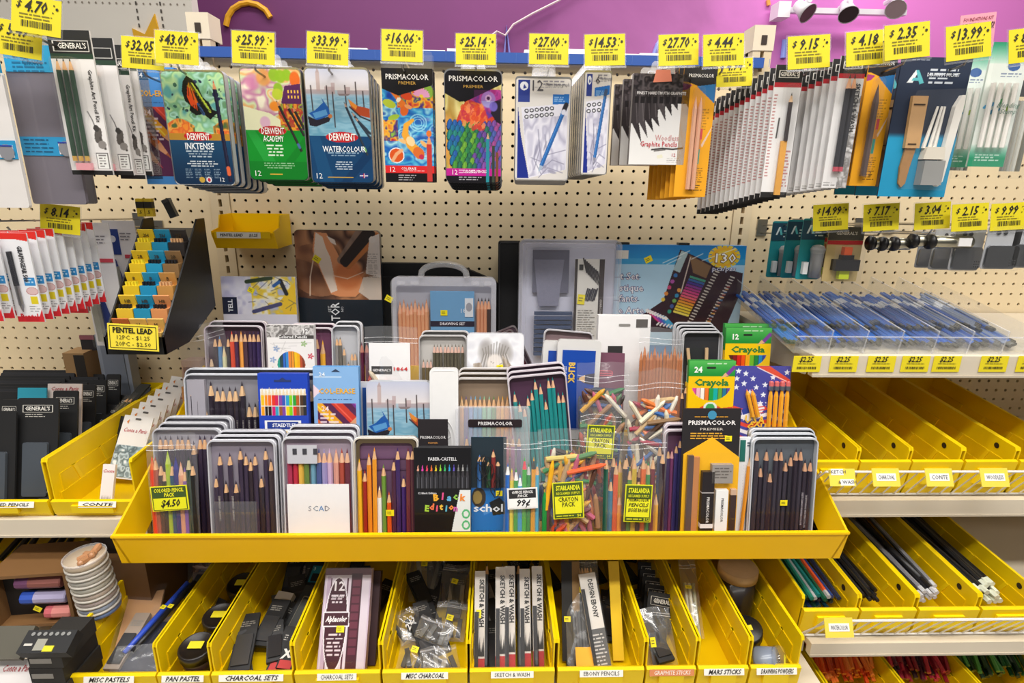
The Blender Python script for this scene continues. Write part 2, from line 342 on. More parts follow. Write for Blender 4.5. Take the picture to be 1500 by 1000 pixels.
# ---- pegboard panels with real holes
def pegboard(x0, x1, zt, zb, label):
    V = []; Fc = []; c8 = [(math.cos(k*PI/4), math.sin(k*PI/4)) for k in range(8)]; r = .0037; h = s_/2
    sq = [(h, 0), (h, h), (0, h), (-h, h), (-h, 0), (-h, -h), (0, -h), (h, -h)]
    i0, i1 = math.ceil((x0-HX0)/s_), math.floor((x1-HX0)/s_); j0, j1 = math.ceil((HZ0-zt)/s_), math.floor((HZ0-zb)/s_)
    for i in range(i0, i1+1):
        for j in range(j0, j1+1):
            cx, cz = HX0+i*s_, HZ0-j*s_; n = len(V)
            L_, R_ = (x0 if i == i0 else cx-h), (x1 if i == i1 else cx+h); T_, B_ = (zt if j == j0 else cz+h), (zb if j == j1 else cz-h)
            for a, b in sq: V.append((R_ if a > 0 else L_ if a < 0 else cx, 0, T_ if b > 0 else B_ if b < 0 else cz))
            for a, b in c8: V.append((cx+r*a, 0, cz+r*b))
            for a, b in c8: V.append((cx+r*a, .005, cz+r*b))
            for k in range(8): q = (k+1) % 8; Fc.append((n+k, n+8+k, n+8+q, n+q)); Fc.append((n+8+k, n+16+k, n+16+q, n+8+q))
    T = thing('pegboard', label, 'pegboard', 'pegboard panels of the display', ((x0+x1)/2, D, zb)); g = G(); g.off = Vector(((x0+x1)/2, 0, zb))
    g.V = [Vector(v)-g.off for v in V]; g.Fc = [list(f) for f in Fc]; g.C = [lin('e3cfaa')]*len(Fc); g.to('perforated_sheet', 'board', T)
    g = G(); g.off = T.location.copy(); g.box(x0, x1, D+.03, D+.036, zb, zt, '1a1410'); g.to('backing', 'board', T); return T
ZT = Z(700, 92, D); ZB = H-1.25
pegboard(XL+.022, XR-.022, ZT, ZB, 'middle beige pegboard panel between the two slotted posts')
pegboard(-1.75, XL-.022, ZT-.0, ZB, 'left beige pegboard panel behind the lead dispenser')
pegboard(XR+.022, 1.85, ZT, ZB, 'right beige pegboard panel behind the clear trays')
for k, (x, nm) in enumerate(((XL, 'left'), (XR, 'right'))):
    T = thing('slotted_upright', f'{nm} beige slotted steel upright between pegboard panels', 'upright', 'slotted uprights', (x, D, ZB))
    g = G(); g.off = T.location.copy(); zt = ZT+.035
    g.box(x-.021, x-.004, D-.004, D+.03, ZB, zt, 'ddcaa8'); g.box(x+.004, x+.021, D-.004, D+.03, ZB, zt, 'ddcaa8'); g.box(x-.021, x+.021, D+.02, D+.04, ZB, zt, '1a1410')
    n = int((zt-ZB)/s_)
    for i in range(n): z = ZB+i*s_; g.box(x-.004, x+.004, D-.004, D+.02, z, z+.0085, 'ddcaa8')
    g.to('post', 'paint', T)
    g = G(); g.off = T.location.copy(); g.box(x-.023, x+.023, D-.006, D+.05, zt, zt+.05, 'e6d8c0'); g.box(x-.006, x+.006, D-.008, D-.005, zt+.012, zt+.03, '3a2e26'); g.to('end_cap', 'paint', T)
# header strip + white storage boxes on top
g = G(); a, b_ = U(313, 89, D-.02), U(1055, 95, D-.02); g.box(XL-.02, XR+.0, D-.02, D-.008, ZT-.002, ZT+.018, '2f58a8')
T = tag(g.to('header_strip', 'paint'), 'long blue header strip along the top of the pegboard', 'strip')
g = G()
for i in range(24): x = XL+.07+i*.05; g.rect(x, x+.001, ZT, ZT+.016, '4a70bc', D-.0212)
g.to('strip_joint', 'ink', T)['kind'] = 'stuff'
for k, (a, b, zt, c) in enumerate(((507, 538, 70, 'f2eeee'), (612, 652, 73, 'ece8ea'), (655, 690, 71, 'f4f2f2'), (726, 766, 77, 'efe6ea'), (768, 828, 73, 'f4f0f2'), (830, 866, 72, 'eeeaee'), (868, 935, 78, 'f2eaf0'), (937, 1010, 78, 'eee8ee'))):
    Y = 1.62; p, q = U(a, zt, Y), U(b, zt, Y); T = thing('storage_box', f'white lidded box on top of the display, {["leftmost", "second from the left", "third from the left", "fourth from the left", "fourth from the right", "third from the right", "second from the right", "rightmost"][k]}', 'box', 'white boxes on the top shelf', ((p.x+q.x)/2, Y, ZT-.02))
    w = q.x-p.x; h = p.z-ZT+.02; g = G(); g.box(-w/2+.003, w/2-.003, 0, .2, 0, h-.015, c); g.to('box_body', 'paper', T); g = G(); g.box(-w/2, w/2, -.003, .203, h-.018, h, 'fbf9fb'); g.to('lid', 'paper', T)
g = G(); g.box(XL-.5, 1.8, D+.08, 2.0, ZT-.04, ZT-.02, 'd8cdb8'); tag(g.to('top_shelf_board', 'board'), 'beige top board behind the pegboard carrying the white boxes', 'shelf')
# ---- shelves
def shelf(x0, x1, yf, zt, th, label, yb=D-.005, cat='shelf'):
    T = thing('shelf', label, cat, None, ((x0+x1)/2, yf, zt)); g = G(); g.off = T.location.copy(); g.box(x0, x1, yf+.002, yb, zt-.012, zt, BEI); g.to('shelf_top', 'paint', T)
    g = G(); g.off = T.location.copy(); g.box(x0, x1, yf-.012, yf+.002, zt-th, zt+.002, 'e0d4c0'); g.box(x0, x1, yf-.014, yf-.012, zt-th, zt-th+.004, 'c8bca8'); g.to('front_rail', 'paint', T)
    g = G(); g.off = T.location.copy()
    for x in (x0+.004, x1-.006): g.prism([(yf+.02, zt-.012), (yb, zt-.012), (yb, zt-.09), (yf+.02, zt-.045)], x, x+.003, 'cfc4ae', ax='x')
    g.to('bracket', 'paint', T); return T
XSR = XR+.006; XEND = 1.8
YS1 = 1.0; S1 = shelf(XSR, XEND, YS1, Z(1300, 517, YS1)-.004, Z(1300, 517, YS1)-Z(1300, 546, YS1), 'upper right beige shelf with yellow price tickets on its edge')
YS2 = .97; ZS2 = Z(1350, 729, YS2); shelf(XSR, XEND, YS2, ZS2, .033, 'middle right beige shelf holding the mostly empty yellow bins')
YS3 = .86; ZS3 = Z(1350, 935, YS3); shelf(XSR, XEND, YS3, ZS3, .026, 'lower right beige shelf holding bins of dark pencils')
YSL = .95; ZSL = Z(60, 757, YSL); shelf(-1.7, XL-.01, YSL, ZSL, .034, 'left beige shelf under the two deep yellow bins')
YB = .79; ZB0 = Z(700, 977, YB)-.05; g = G(); shelf(XL-.0, XR, .77, ZB0-.001, .05, 'lower middle beige deck under the row of yellow bins')
ZBL = Z(60, 1000, .8)-.03; shelf(-1.7, XL-.01, .72, ZBL, .05, 'bottom left beige deck under jars and boxes')
ZBR = Z(1300, 1000, .86)-.09; shelf(XSR, XEND, .82, ZBR, .05, 'bottom right beige deck under the coloured pencil bins')
# ---- the big yellow display tray, inclined 28 degrees
TF, TB = .857, 1.215; zft = Z(700, 783, TF-.006); zfb = Z(700, 822, TF+.004)
xl, xr = X(166, 783, TF), X(1240, 783, TF); tb_t = Z(294, 535, TB)
T = TRAY = thing('display_tray', 'wide yellow inclined tray heaped with pencil sets in the middle', 'tray', None, ((xl+xr)/2, TF, zfb)); o_ = T.location.copy()
g = G(); g.off = o_; t = .004
g.prism([(TF+.006, zfb), (TF-.006, zft), (TF-.002, zft+.001), (TF+.010, zfb)], xl, xr, 'ffc600', ax='x'); g.box(xl, xr, TF-.008, TF-.001, zft-.002, zft+.002, 'ffcc06'); g.to('front_panel', 'bin', T)
for x, sx_ in ((xl, 1), (xr, -1)):
    g = G(); g.off = o_; q = x+sx_*.012; z2 = zfb+(tb_t-zft)
    A_ = [(x, TF-.006, zft), (x, TB, tb_t), (q, TB, z2), (q, TF+.006, zfb)]; B_ = [(p[0]+sx_*t, p[1], p[2]) for p in A_]
    g.f(A_, YEL2); g.f(B_[::-1], YEL2)
    for k in range(4): g.f([A_[k], B_[k], B_[(k+1) % 4], A_[(k+1) % 4]], YEL2)
    g.to('side_panel', 'bin', T)
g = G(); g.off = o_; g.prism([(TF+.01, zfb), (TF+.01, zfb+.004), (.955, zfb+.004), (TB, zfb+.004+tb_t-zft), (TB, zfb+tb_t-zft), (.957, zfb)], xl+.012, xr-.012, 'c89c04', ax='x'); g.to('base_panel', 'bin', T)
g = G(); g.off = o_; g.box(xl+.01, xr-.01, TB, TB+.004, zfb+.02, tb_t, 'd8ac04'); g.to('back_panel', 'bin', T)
def ramp(Y): return zfb+.006+max(0, (Y-.955))*(tb_t-zft)/(TB-.955)
STEP = {}
STEP['C'] = zfb+.006
for nm, y0, y1 in (('B', .965, 1.045), ('A', 1.062, 1.15)):
    z = ramp(y1)+.004; STEP[nm] = z
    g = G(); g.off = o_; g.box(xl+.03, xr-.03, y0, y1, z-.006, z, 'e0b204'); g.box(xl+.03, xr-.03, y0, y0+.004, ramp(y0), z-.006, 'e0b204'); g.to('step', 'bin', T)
g = G(); g.box(XL+.02, XR-.02, .91, D-.01, zfb-.03, zfb-.012, BEI); g.box(xl+.06, xl+.09, .9, 1.2, zfb-.014, zfb-.001, BEI); g.box(xr-.09, xr-.06, .9, 1.2, zfb-.014, zfb-.001, BEI)
tag(g.to('shelf_board', 'paint'), 'beige shelf board under the big yellow inclined tray', 'shelf')
ZR = tb_t-.02; g = G(); g.box(XL+.0, XR+.0, TB+.006, D-.006, ZR-.02, ZR, BEI); tag(g.to('rear_ledge', 'paint'), 'beige ledge behind the yellow tray carrying the large art sets', 'shelf')

# ---- yellow shelf bins
BINM = {}
def bin_parts(w, d, h, lip, cut=.0):
    k = (round(w, 3), round(d, 3), round(h, 3), lip, cut)
    if k in BINM: return BINM[k]
    t = .0025; g = G(); x = w/2; c = 'f0cc0a'
    g.box(-x, x, 0, d, 0, t, 'e6be06'); g.box(-x, x, d-t, d, t, h, c)
    for sg in (-1, 1):
        a, b = (x-t, x) if sg > 0 else (-x, -x+t)
        g.prism([(0, t), (0, h-cut-.006), (.003, h-cut), (.02+cut*.6, h), (d, h), (d, t)], a, b, c, ax='x')
        i = sg*(x-t); q = sg*(x-t-.004)
        a, b = min(i, q), max(i, q)
        g.prism([(.012, t), (.012, h*.36), (d-t, h*.36), (d-t, t)], a, b, 'e8c208', ax='x')            # lower ledge
        a, b = min(i, i-sg*.002), max(i, i-sg*.002)
        g.prism([(.02, h*.36), (.02, h*.66), (d-t, h*.66), (d-t, h*.36)], a, b, 'ecc60a', ax='x')
        q = i-sg*.0035; a, b = min(i, q), max(i, q)
        for yy in [d*.16+kk*d*.19 for kk in range(4)]: g.prism([(yy, h*.36), (yy-.012, h*.66), (yy-.004, h*.66), (yy+.008, h*.36)], a, b, 'f2d014', ax='x')
        o = sg*x; q = o+sg*.003; a, b = min(o, q), max(o, q)
        g.prism([(.0, h-cut-.006), (.003, h-cut), (.02+cut*.6, h), (d, h), (d, h-.004), (.022+cut*.6, h-.004), (.01, h-cut-.006)], a, b, c, ax='x')
    body = g.mesh('bin_body', 'bin')
    g = G(); g.prism([(-.006, lip*.25), (-.010, lip), (-.004, lip+.002), (.002, lip-.002), (.003, 0), (0, 0)], -x, x, c, ax='x')
    g.prism([(-.013, lip*.4), (-.014, lip*.82), (-.008, lip*.82), (-.006, lip*.4)], -x*.5, x*.5, 'f4d216', ax='x')
    front = g.mesh('front_lip', 'bin'); BINM[k] = (body, front); return BINM[k]
def ybin(x, y, z, w, d, h, lip, label, group, rx=0, rz=0, cut=0, hole=True):
    T = thing('storage_bin', label, 'bin', group, (x, y, z), (rx, 0, rz)); b, f = bin_parts(w, d, h, lip, cut); link('bin_body', b, T); link('front_lip', f, T)
    if hole:
        g = G(); g.M = Matrix.Translation((w/2-.0032, .04, h-.017)) @ Matrix.Rotation(-PI/2, 4, 'Z') ; g.disc(0, 0, .006, '2a1c08', 0, 12); g.to('finger_hole', 'ink', T)
    return T
def bin_label(T, w, lip, s, wd=.6, c='f4f0e6', tc='26221e', sz=.007, x=0, shear=.2, bold=.02, h=.011, rot=0, z=None, tw=None):
    g = G(); g.box(-w*wd/2, w*wd/2, 0, .0006, -h/2, h/2, c)
    o = g.to('bin_label', 'paper', T, False, (x, -.0125, lip-.004 if z is None else z), (-.35, rot, 0))
    text(o, s, 0, 0, sz, tc, bold, shear, y=-.0006, wid=tw or w*wd*.82)
    return o
# lower middle row of bins (measured left / right edges of the fronts)
CB = [(96, 232, 'MISC PASTELS', 'leftmost of the lower middle row, labelled MISC PASTELS'), (232, 311, 'PAN PASTEL', 'labelled PAN PASTEL'), (311, 431, 'CHARCOAL SETS', 'labelled CHARCOAL SETS in bold, filled with small black packs'),
      (432, 559, 'CHARCOAL SETS', 'labelled CHARCOAL SETS in thin letters, with one tall box'), (560, 686, 'MISC CHARCOAL', 'labelled MISC CHARCOAL, full of loose plastic bags'), (687, 813, 'SKETCH & WASH', 'labelled SKETCH & WASH, full of long packs'),
      (815, 943, 'EBONY PENCILS', 'labelled EBONY PENCILS'), (944, 1018, 'GRAPHITE STICKS', 'labelled GRAPHITE STICKS on an orange strip'), (1019, 1094, 'MARS STICKS', 'labelled MARS STICKS, nearly empty'), (1095, 1170, 'DRAWING POWDERS', 'rightmost of the lower middle row, labelled DRAWING POWDERS')]
CBIN = []
for i, (a, b, s, lb) in enumerate(CB):
    xa, xb = X(a, 977, YB), X(b, 977, YB); w = xb-xa-.003; zt_ = ZB0
    T = ybin((xa+xb)/2, YB, zt_, w, .42, .105, .05, 'yellow shelf bin '+lb, 'yellow bins under the tray', cut=.0, hole=False); CBIN.append((T, w))
    if s == 'GRAPHITE STICKS': bin_label(T, w, .05, s, .9, 'd88858', 'f6e8d8', .007)
    elif i == 3: bin_label(T, w, .05, s, .46, sz=.008, bold=0, shear=.1)
    elif i in (5, 6): bin_label(T, w, .05, s, .5, sz=.007, bold=0, shear=0)
    else: bin_label(T, w, .05, s, .55 if i in (0, 4) else .8, sz=.008, bold=.03, shear=.35)
# right, middle shelf: six empty looking bins
RB = []; fr = [(1178, 1253), (1254, 1328), (1329, 1404), (1406, 1483), (1485, 1563)]
for i, (a, b) in enumerate([(1105, 1177)]+fr):
    if i == 0: continue
    Yb = YS2+.012; xa, xb = X(a, 670, Yb), X(b, 670, Yb)
    LP = Z(1300, 671, Yb)-ZS2; T = ybin((xa+xb)/2, Yb, ZS2+.001, xb-xa-.003, .37, LP+.024, LP, 'empty yellow bin on middle right shelf, '+['nearest the big tray', 'second from the big tray', 'third from the big tray, holding a white marker', 'fourth from the big tray', 'fifth from the big tray', 'at the right edge of the photo'][i], 'yellow bins on the middle right shelf', rx=.07)
    RB.append((T, xb-xa-.003))
RC = []
for i, (a, b) in enumerate([(1172, 1254), (1255, 1337), (1339, 1428), (1430, 1518)]):
    Yb = YS3+.012; xa, xb = X(a, 888, Yb), X(b, 888, Yb); w = xb-xa-.003
    LP = Z(1300, 887, Yb)-ZS3; T = ybin((xa+xb)/2, Yb, ZS3+.001, w, .44, LP+.026, LP, 'yellow shelf bin on the lower right shelf '+['holding blue and green pencils', 'holding short black pencils', 'holding black and silver pencils', 'holding thick black pencils with pale ends'][i], 'yellow bins on the lower right shelf', rx=.05); RC.append((T, w))
RD = []
for i, (a, b) in enumerate([(1150, 1216), (1217, 1328), (1329, 1440), (1441, 1560)]):
    Yb = .84; xa, xb = X(a, 1000, Yb), X(b, 1000, Yb); w = xb-xa-.003
    T = ybin((xa+xb)/2, Yb, ZBR+.001, w, .42, .10, .06, 'yellow shelf bin at the bottom right '+['with a few mixed pencils', 'full of orange coloured pencils', 'full of dark red coloured pencils', 'full of green coloured pencils'][i], 'yellow bins on the bottom right deck', hole=False); RD.append((T, w))
# left deep bins
LB = []
for i, (a, b, yl, lb) in enumerate(((-95, 78, 742, 'deep yellow bin at the far left with one long pencil pack'), (80, 204, 738, 'deep yellow bin on the left shelf with a slim white pack leaning in it'))):
    Yb = YSL+.002-.02*i*0; xa, xb = X(a, 740, Yb), X(b, 740, Yb); w = xb-xa-.004
    T = ybin((xa+xb)/2, Yb, ZSL+.001, w, .40, .115, .035, lb, 'deep yellow bins on the left shelf', cut=.0, hole=False); LB.append((T, w))
bin_label(LB[0][0], LB[0][1], .035, 'COLORED PENCILS', .5, sz=.006, x=.03)
bin_label(LB[1][0], LB[1][1], .035, 'CONTE', .45, sz=.006, x=.01)
# ---- wire fences on the right shelf edges with hanging paper labels
def fence(zt, yf, x0, x1, n, label):
    T = thing('wire_fence', label, 'fence', 'wire fences on the right shelves', (x0, yf, zt)); a = (yf+.008, zt+.004); b = (yf-.042, zt+.080)
    g = G(); g.off = T.location.copy(); g.tube([(x0, *a), (x1, *a)], .0022, 'e0dcd8', 6); g.to('lower_rail', 'gloss', T)
    g = G(); g.off = T.location.copy(); g.tube([(x0+.02, *b), (x1, *b)], .0024, 'e8e4e0', 6); g.tube([(x0, *a), (x0+.02, *b)], .0016, 'e0dad4', 6); g.to('upper_rail', 'gloss', T)
    g = G(); g.tube([(0, a[0]-yf, .004), (0, b[0]-yf, .080)], .0014, 'e4e0dc', 5); me = g.mesh('wire', 'gloss')
    for i in range(n): link('wire', me, T, ((i+.5)*(x1-x0)/n, 0, 0))
    return T
FN1 = fence(ZS2, YS2, XSR+.0, 1.6, 44, 'wire fence on the edge of the middle right shelf')
FN2 = fence(ZS3, YS3, X(1172, 930, YS3), 1.4, 38, 'wire fence on the edge of the lower right shelf')
def fl(px, py, w, Yf, s, s2, label, c='f3d94e'):
    p = U(px, py, Yf); T = thing('shelf_label', label, 'label', 'yellow labels clipped to the wire fences', p, (-.48, 0, 0)); h = w*.64
    g = G(); g.box(-w/2, w/2, 0, .001, -h/2, h/2, c); g.to('card', 'paper', T)
    g = G(); g.box(-w*.36, w*.36, -.0006, 0, -.006, .007, 'f4f2ee')
    if not s2: g.to('strip', 'paper', T); text(T, s, 0, 0, .0075, '4a4a52', 0, y=-.0012, wid=w*.6)
    else:
        g = G(); g.box(-w*.42, w*.05, -.0006, 0, .004, .015, 'f4f2ee'); g.box(-w*.1, w*.42, -.0006, 0, -.014, -.003, 'f4f2ee'); g.to('strip', 'paper', T)
        text(T, s, -w*.19, .0095, .0065, '4a4a52', 0, y=-.0012); text(T, s2, w*.16, -.0085, .0065, '4a4a52', 0, y=-.0012)
    g = G(); g.box(-w/2-.001, w/2+.001, -.0022, -.0014, -h/2-.001, h/2+.001, 'fff'); g.to('sleeve', 'film', T)
fl(1234, 699, .048, .908, 'SKETCH', '& WASH', 'yellow fence label reading SKETCH & WASH')
fl(1298, 699, .05, .908, 'CHARCOAL', None, 'yellow fence label with faint blue print, beside SKETCH & WASH', )
fl(1376, 699, .05, .908, 'CONTE', None, 'yellow fence label reading CONTE'); fl(1457, 699, .052, .908, 'WOODLESS', None, 'yellow fence label reading WOODLESS')
fl(1229, 919, .050, .802, 'WATERCOLOR', None, 'yellow fence label reading WATERCOLOR')
# ---- hooks and price tags
WHERE = {'4.70': 'above the green pencil graphite kits', '5.49': 'above the grey paper packs', '32.05': 'above the blue fanned pencil box', '43.09': 'above the butterfly tins', '25.99': 'above the green street painting tins', '33.99': 'above the gondola tins', '16.06': 'above the koi box', '25.14': 'above the parrot tins', '27.00': 'above the pale tins of twelve', '14.53': 'above the narrow tins of six', '27.70': 'above the woodless graphite boxes', '4.44': 'above the yellow blender pencil cards', '4.94': 'low beside the right slotted post', '9.15': 'above the left stack of sketch cards', '4.18': 'above the right stack of sketch cards', '2.35': 'above the navy drawing tool set, left', '13.99': 'under the pink foundations kit card', '8.14': 'above the mechanical pencil cards', '14.99': 'above the teal eraser cards', '7.17': 'above the row of silver tubes, left', '3.04': 'above the right end of the silver tubes', '2.15': 'above the bagged metal shields, left', '9.99': 'above the bagged metal shields, right edge'}
WM = {}
def hook(x, z, yf, nm, two=True, tilt=.02, yaw=0.):
    T = thing('display_hook', 'steel wire pegboard hook carrying '+nm, 'hook', 'wire hooks on the pegboard', (x, D, z)); L_ = D-yf
    g = G(); P = [(0, -.001, 0), (0, -L_+.02, tilt), (0, -L_+.006, tilt+.002), (0, -L_, tilt+.010)]; g.tube(P, .0019, '9a9690', 6); g.to('lower_wire', 'metal', T)
    g = G(); g.tube([(0, -.001, .018), (0, -.02, .02), (0, -L_-.03, tilt+.022)], .0017, 'a8a49e', 6); g.to('upper_wire', 'metal', T)
    g = G(); g.box(-.012, .012, -.004, 0, -.006, .032, 'b4b0a8'); g.to('back_plate', 'metal', T); return T
def ptag(px, py, s, Y=1.04, k=1., rot=0., nm=None, sc=1., yaw=0.):
    w, h = .0655*sc, .0475*sc; p = U(px, py, Y)
    T = thing('price_tag', nm or f'yellow price tag reading ${s} {WHERE.get(s, str())}', 'price tag', 'yellow price tags on the hooks', p, (-.12, rot, yaw))
    g = G(); g.box(-w/2, w/2, 0, .0006, -h/2, h/2, 'dccb18'); g.fine(-w*.34, w*.34, h*.02, 2, h*.09, '7a7018', seed=int(px)); g.bars(-w*.3, w*.32, -h*.34, -h*.16, '3c3810', seed=int(px)); o = g.to('ticket', 'paper', T)
    text(T, '$', -w*.36, h*.25, .009*sc, '1c1a14', .02, .3, y=-.0007); text(T, s, -w*.02, h*.22, .0155*sc, '1c1a14', .03, .3, y=-.0007, wid=w*(.56 if len(s) > 4 else .46))
    g = G()
    for a, b, r in ((.36, .34, .0012), (.42, .25, .0022), (.34, .14, .0011)): g.disc(w*a, h*b, r, '2a2810', -.0007, 5)
    g.to('star_print', 'ink', T)
    g = G(); g.box(-w/2-.002, w/2+.002, .0008, .0016, -h/2-.004, h/2+.002, 'f0f0f0'); g.box(-w/2-.002, w/2+.002, -.0022, .0008, -h/2-.0045, -h/2-.002, 'e8e8e8'); g.to('tag_holder', 'acrylic', T)
    return T
# ================================================================ printed artwork (flat prints on the packages)
def a_inktense():
    a = Art(95, 170, '9cc8a0'); a.pal(['5fa8a8', '9fd0a8', 'b8dca0', '7fb88c', 'a8d8c8', '6a9a70'], 16, 3)
    a.dots(26, .6, 3.2, ['2a3a5a', '3c6a58', '24304a'], 5, (4, 4, 92, 70)); a.ell(80, 34, 5, 4.5, '26304e'); a.ell(84, 40, 3, 2.6, '26304e')
    m = a.region(0, 66, 95, 95); a.pal(['e88a30', 'd8602a', 'e8a848', '8a6a30', '48683c'], 9, 8, m & ((a.Y > 78-8*np.sin(a.X/12)) & ((a.X < 42) | (a.X > 70))))
    # butterfly
    W_ = [(39, 7), (32, 16), (29, 30), (32, 44), (39, 50), (37, 58), (46, 65), (58, 63), (68, 71), (76, 64), (84, 60), (73, 56), (69, 46), (60, 38), (56, 26), (48, 13)]
    a.poly(W_, '1a1a14'); a.poly([(42, 14), (38, 24), (36, 38), (40, 50), (50, 58), (50, 44), (48, 28)], 'e8501c'); a.poly([(42, 14), (38, 22), (46, 30), (50, 24)], 'f0a81c')
    for k in range(9):
        t = k/8; a.ell(46+22*t, 20+38*t, 3.2, 2.2, 'c8d840', .9); a.ell(42+16*t, 28+34*t, 3.0, 2.4, 'e86a20' if k < 5 else '3a5a8a', 1.2); a.ell(52+15*t, 28+30*t, 2.3, 1.6, 'a8cc50', .9)
    for k in range(6): a.line([(40, 10), (32+k*7, 30+k*6)], .9, '14140f')
    for k in range(5): a.line([(44+k*3, 50), (40+k*9, 62)], .9, '14140f')
    a.line([(72, 58), (84, 60)], 1, '1a1a14'); a.line([(66, 64), (80, 68)], 1, '1a1a14')
    a.rect(0, 92, 95, 104, 'b8862c'); a.rect(0, 102, 95, 170, '173a5e'); a.lg(0, 102, 95, 170, '1c4a6e', '122c4a')
    a.ell(45, 96, 20, 6.5, 'c42026'); a.ell(45, 96, 22, 7, 'c42026')
    a.tl(22, 68, 118, 3, 4, 'dce4ea', 1, .8, 'c'); a.tl(20, 74, 134, 3, 3.4, 'f0f4f6', 2, .9, 'c')
    for x in (18, 33, 48, 63): a.tl(x, x+12, 146, 6, 2.6, 'b8c8d4', x, .6)
    a.ell(43, 163, 4.5, 4.5, 'c8a440'); a.ell(54, 163, 4.5, 4.5, 'e0e0e4'); a.ell(54, 163, 2.5, 3, 'c03040')
    a.pencil(88, 166, 79, 12, 6, '1c1c34', 'd8946a', 'c8603a', 'e86a40'); return a
def a_academy():
    a = Art(93, 168, 'e8e4c0'); a.pal(['d8a0b8', 'e8d8b0', 'e8b070', 'd0e0b0', 'c080a0', 'f0e8d0'], 20, 11)
    a.ell(18, 20, 14, 14, 'd080a8', 0, .8, .6); a.ell(36, 14, 13, 14, 'e8a058', 0, .9, .5)
    for x, y, r in ((52, 10, 9), (62, 12, 9), (72, 10, 8), (57, 30, 8)): a.ell(x, y, r, r*1.2, '8cb828', 0, .95, .4)
    a.ell(84, 16, 9, 13, 'e06a28', 0, 1, .4); a.poly([(67, 26), (92, 22), (92, 70), (66, 74), (60, 50)], '5a2858')
    for i in range(4):
        for j in range(2): a.rect(71+i*5, 32+j*8, 73+i*5, 36+j*8, 'f0c048')
    a.pal(['e86a28', 'e8b030', 'b03030', '98b838', '683060'], 9, 7, a.region(54, 52, 93, 96)); a.ell(55, 38, 9, 9, 'b8c838', 0, 1, .3); a.ell(50, 56, 10, 8, 'f0902c', 0, 1, .4)
    a.poly([(0, 56), (22, 62), (40, 66), (56, 76), (56, 94), (0, 94)], 'ecebc4'); a.ell(32, 80, 9, 10, 'e0b0cc', 0, .9, .4)
    a.rect(0, 92, 93, 168, '118a28'); a.poly([(0, 92), (14, 92), (60, 168), (38, 168)], '2aa040', .7); a.poly([(93, 100), (93, 116), (50, 168), (34, 168)], '0c7420', .6); a.poly([(0, 140), (93, 140), (93, 168), (0, 168)], '0e7a24')
    a.ell(42, 93, 20, 7, 'c42026'); a.ell(42, 93, 22, 7.5, 'c42026'); a.tl(30, 58, 114, 4, 5, 'f0f4e8', 1, .9, 'c'); a.tl(22, 74, 142, 3, 3.4, 'c8e0c0', 4, .7, 'c'); a.rect(32, 159, 52, 160.5, 'e8b040'); 
    for p in ((52, 46, 86, 124), (66, 50, 92, 100), (76, 54, 93, 90)): a.pencil(p[2], p[3], p[0], p[1], 4.2, '242420', 'c88a60', '303020', '48689a' if p[0] == 52 else None)
    return a
def venice(a, W_, H_):
    a.lg(0, 0, W_, H_*.32, 'c4c8dc', 'e6dede'); a.lg(0, H_*.32, W_, H_*.42, 'b8c4cc', '9ab4c8'); a.lg(0, H_*.40, W_, H_, '98bcd2', '5a96ac')
    a.pal(['88b4cc', 'a8ccdc', '6aa0bc', 'c0d8e0'], 7, 4, a.Y > H_*.42, .5, stx=3.)
    a.rect(W_*.17, H_*.06, W_*.23, H_*.34, 'c0a8a4', .8); a.poly([(W_*.17, H_*.07), (W_*.2, 0), (W_*.23, H_*.07)], 'b09a98', .8)
    for x0, x1, h in ((.0, .3, .05), (.3, .45, .09), (.4, .46, .15), (.5, .8, .04), (.62, .7, .09), (.8, 1, .05)): a.rect(W_*x0, H_*(.36-h), W_*x1, H_*.38, 'b49a9c', .65)
    for x, y0, y1 in ((.08, .26, .62), (.33, .26, .66), (.42, .35, .86), (.62, .25, .6), (.79, .2, .62), (.9, .33, .6)): a.line([(W_*x, H_*y0), (W_*(x+.01), H_*y1)], 1.6, '382c2c')
    a.poly([(W_*.02, H_*.66), (W_*.12, H_*.62), (W_*.26, H_*.5), (W_*.23, H_*.42), (W_*.34, H_*.58), (W_*.36, H_*.68), (W_*.14, H_*.78)], '1e5aa8'); a.poly([(W_*.08, H_*.66), (W_*.3, H_*.6), (W_*.32, H_*.68), (W_*.12, H_*.74)], '5a9ad0')
    a.poly([(W_*.0, H_*.7), (W_*.14, H_*.76), (W_*.38, H_*.69), (W_*.34, H_*.78), (W_*.12, H_*.86), (W_*.02, H_*.84)], '26222c')
    a.poly([(W_*.66, H_*.44), (W_*.8, H_*.54), (W_, H_*.58), (W_, H_*.72), (W_*.82, H_*.68), (W_*.7, H_*.56)], 'b04824'); a.poly([(W_*.66, H_*.44), (W_*.8, H_*.54), (W_*.78, H_*.6), (W_*.7, H_*.54)], 'e08a30'); a.line([(W_*.68, H_*.56), (W_*.84, H_*.7), (W_, H_*.76)], 2, '2a2226')
    a.ell(W_*.36, H_*.7, 3, 3, 'c87a40'); a.poly([(W_*.5, H_*.37), (W_*.7, H_*.37), (W_*.66, H_*.4), (W_*.53, H_*.4)], '8a7a7c')
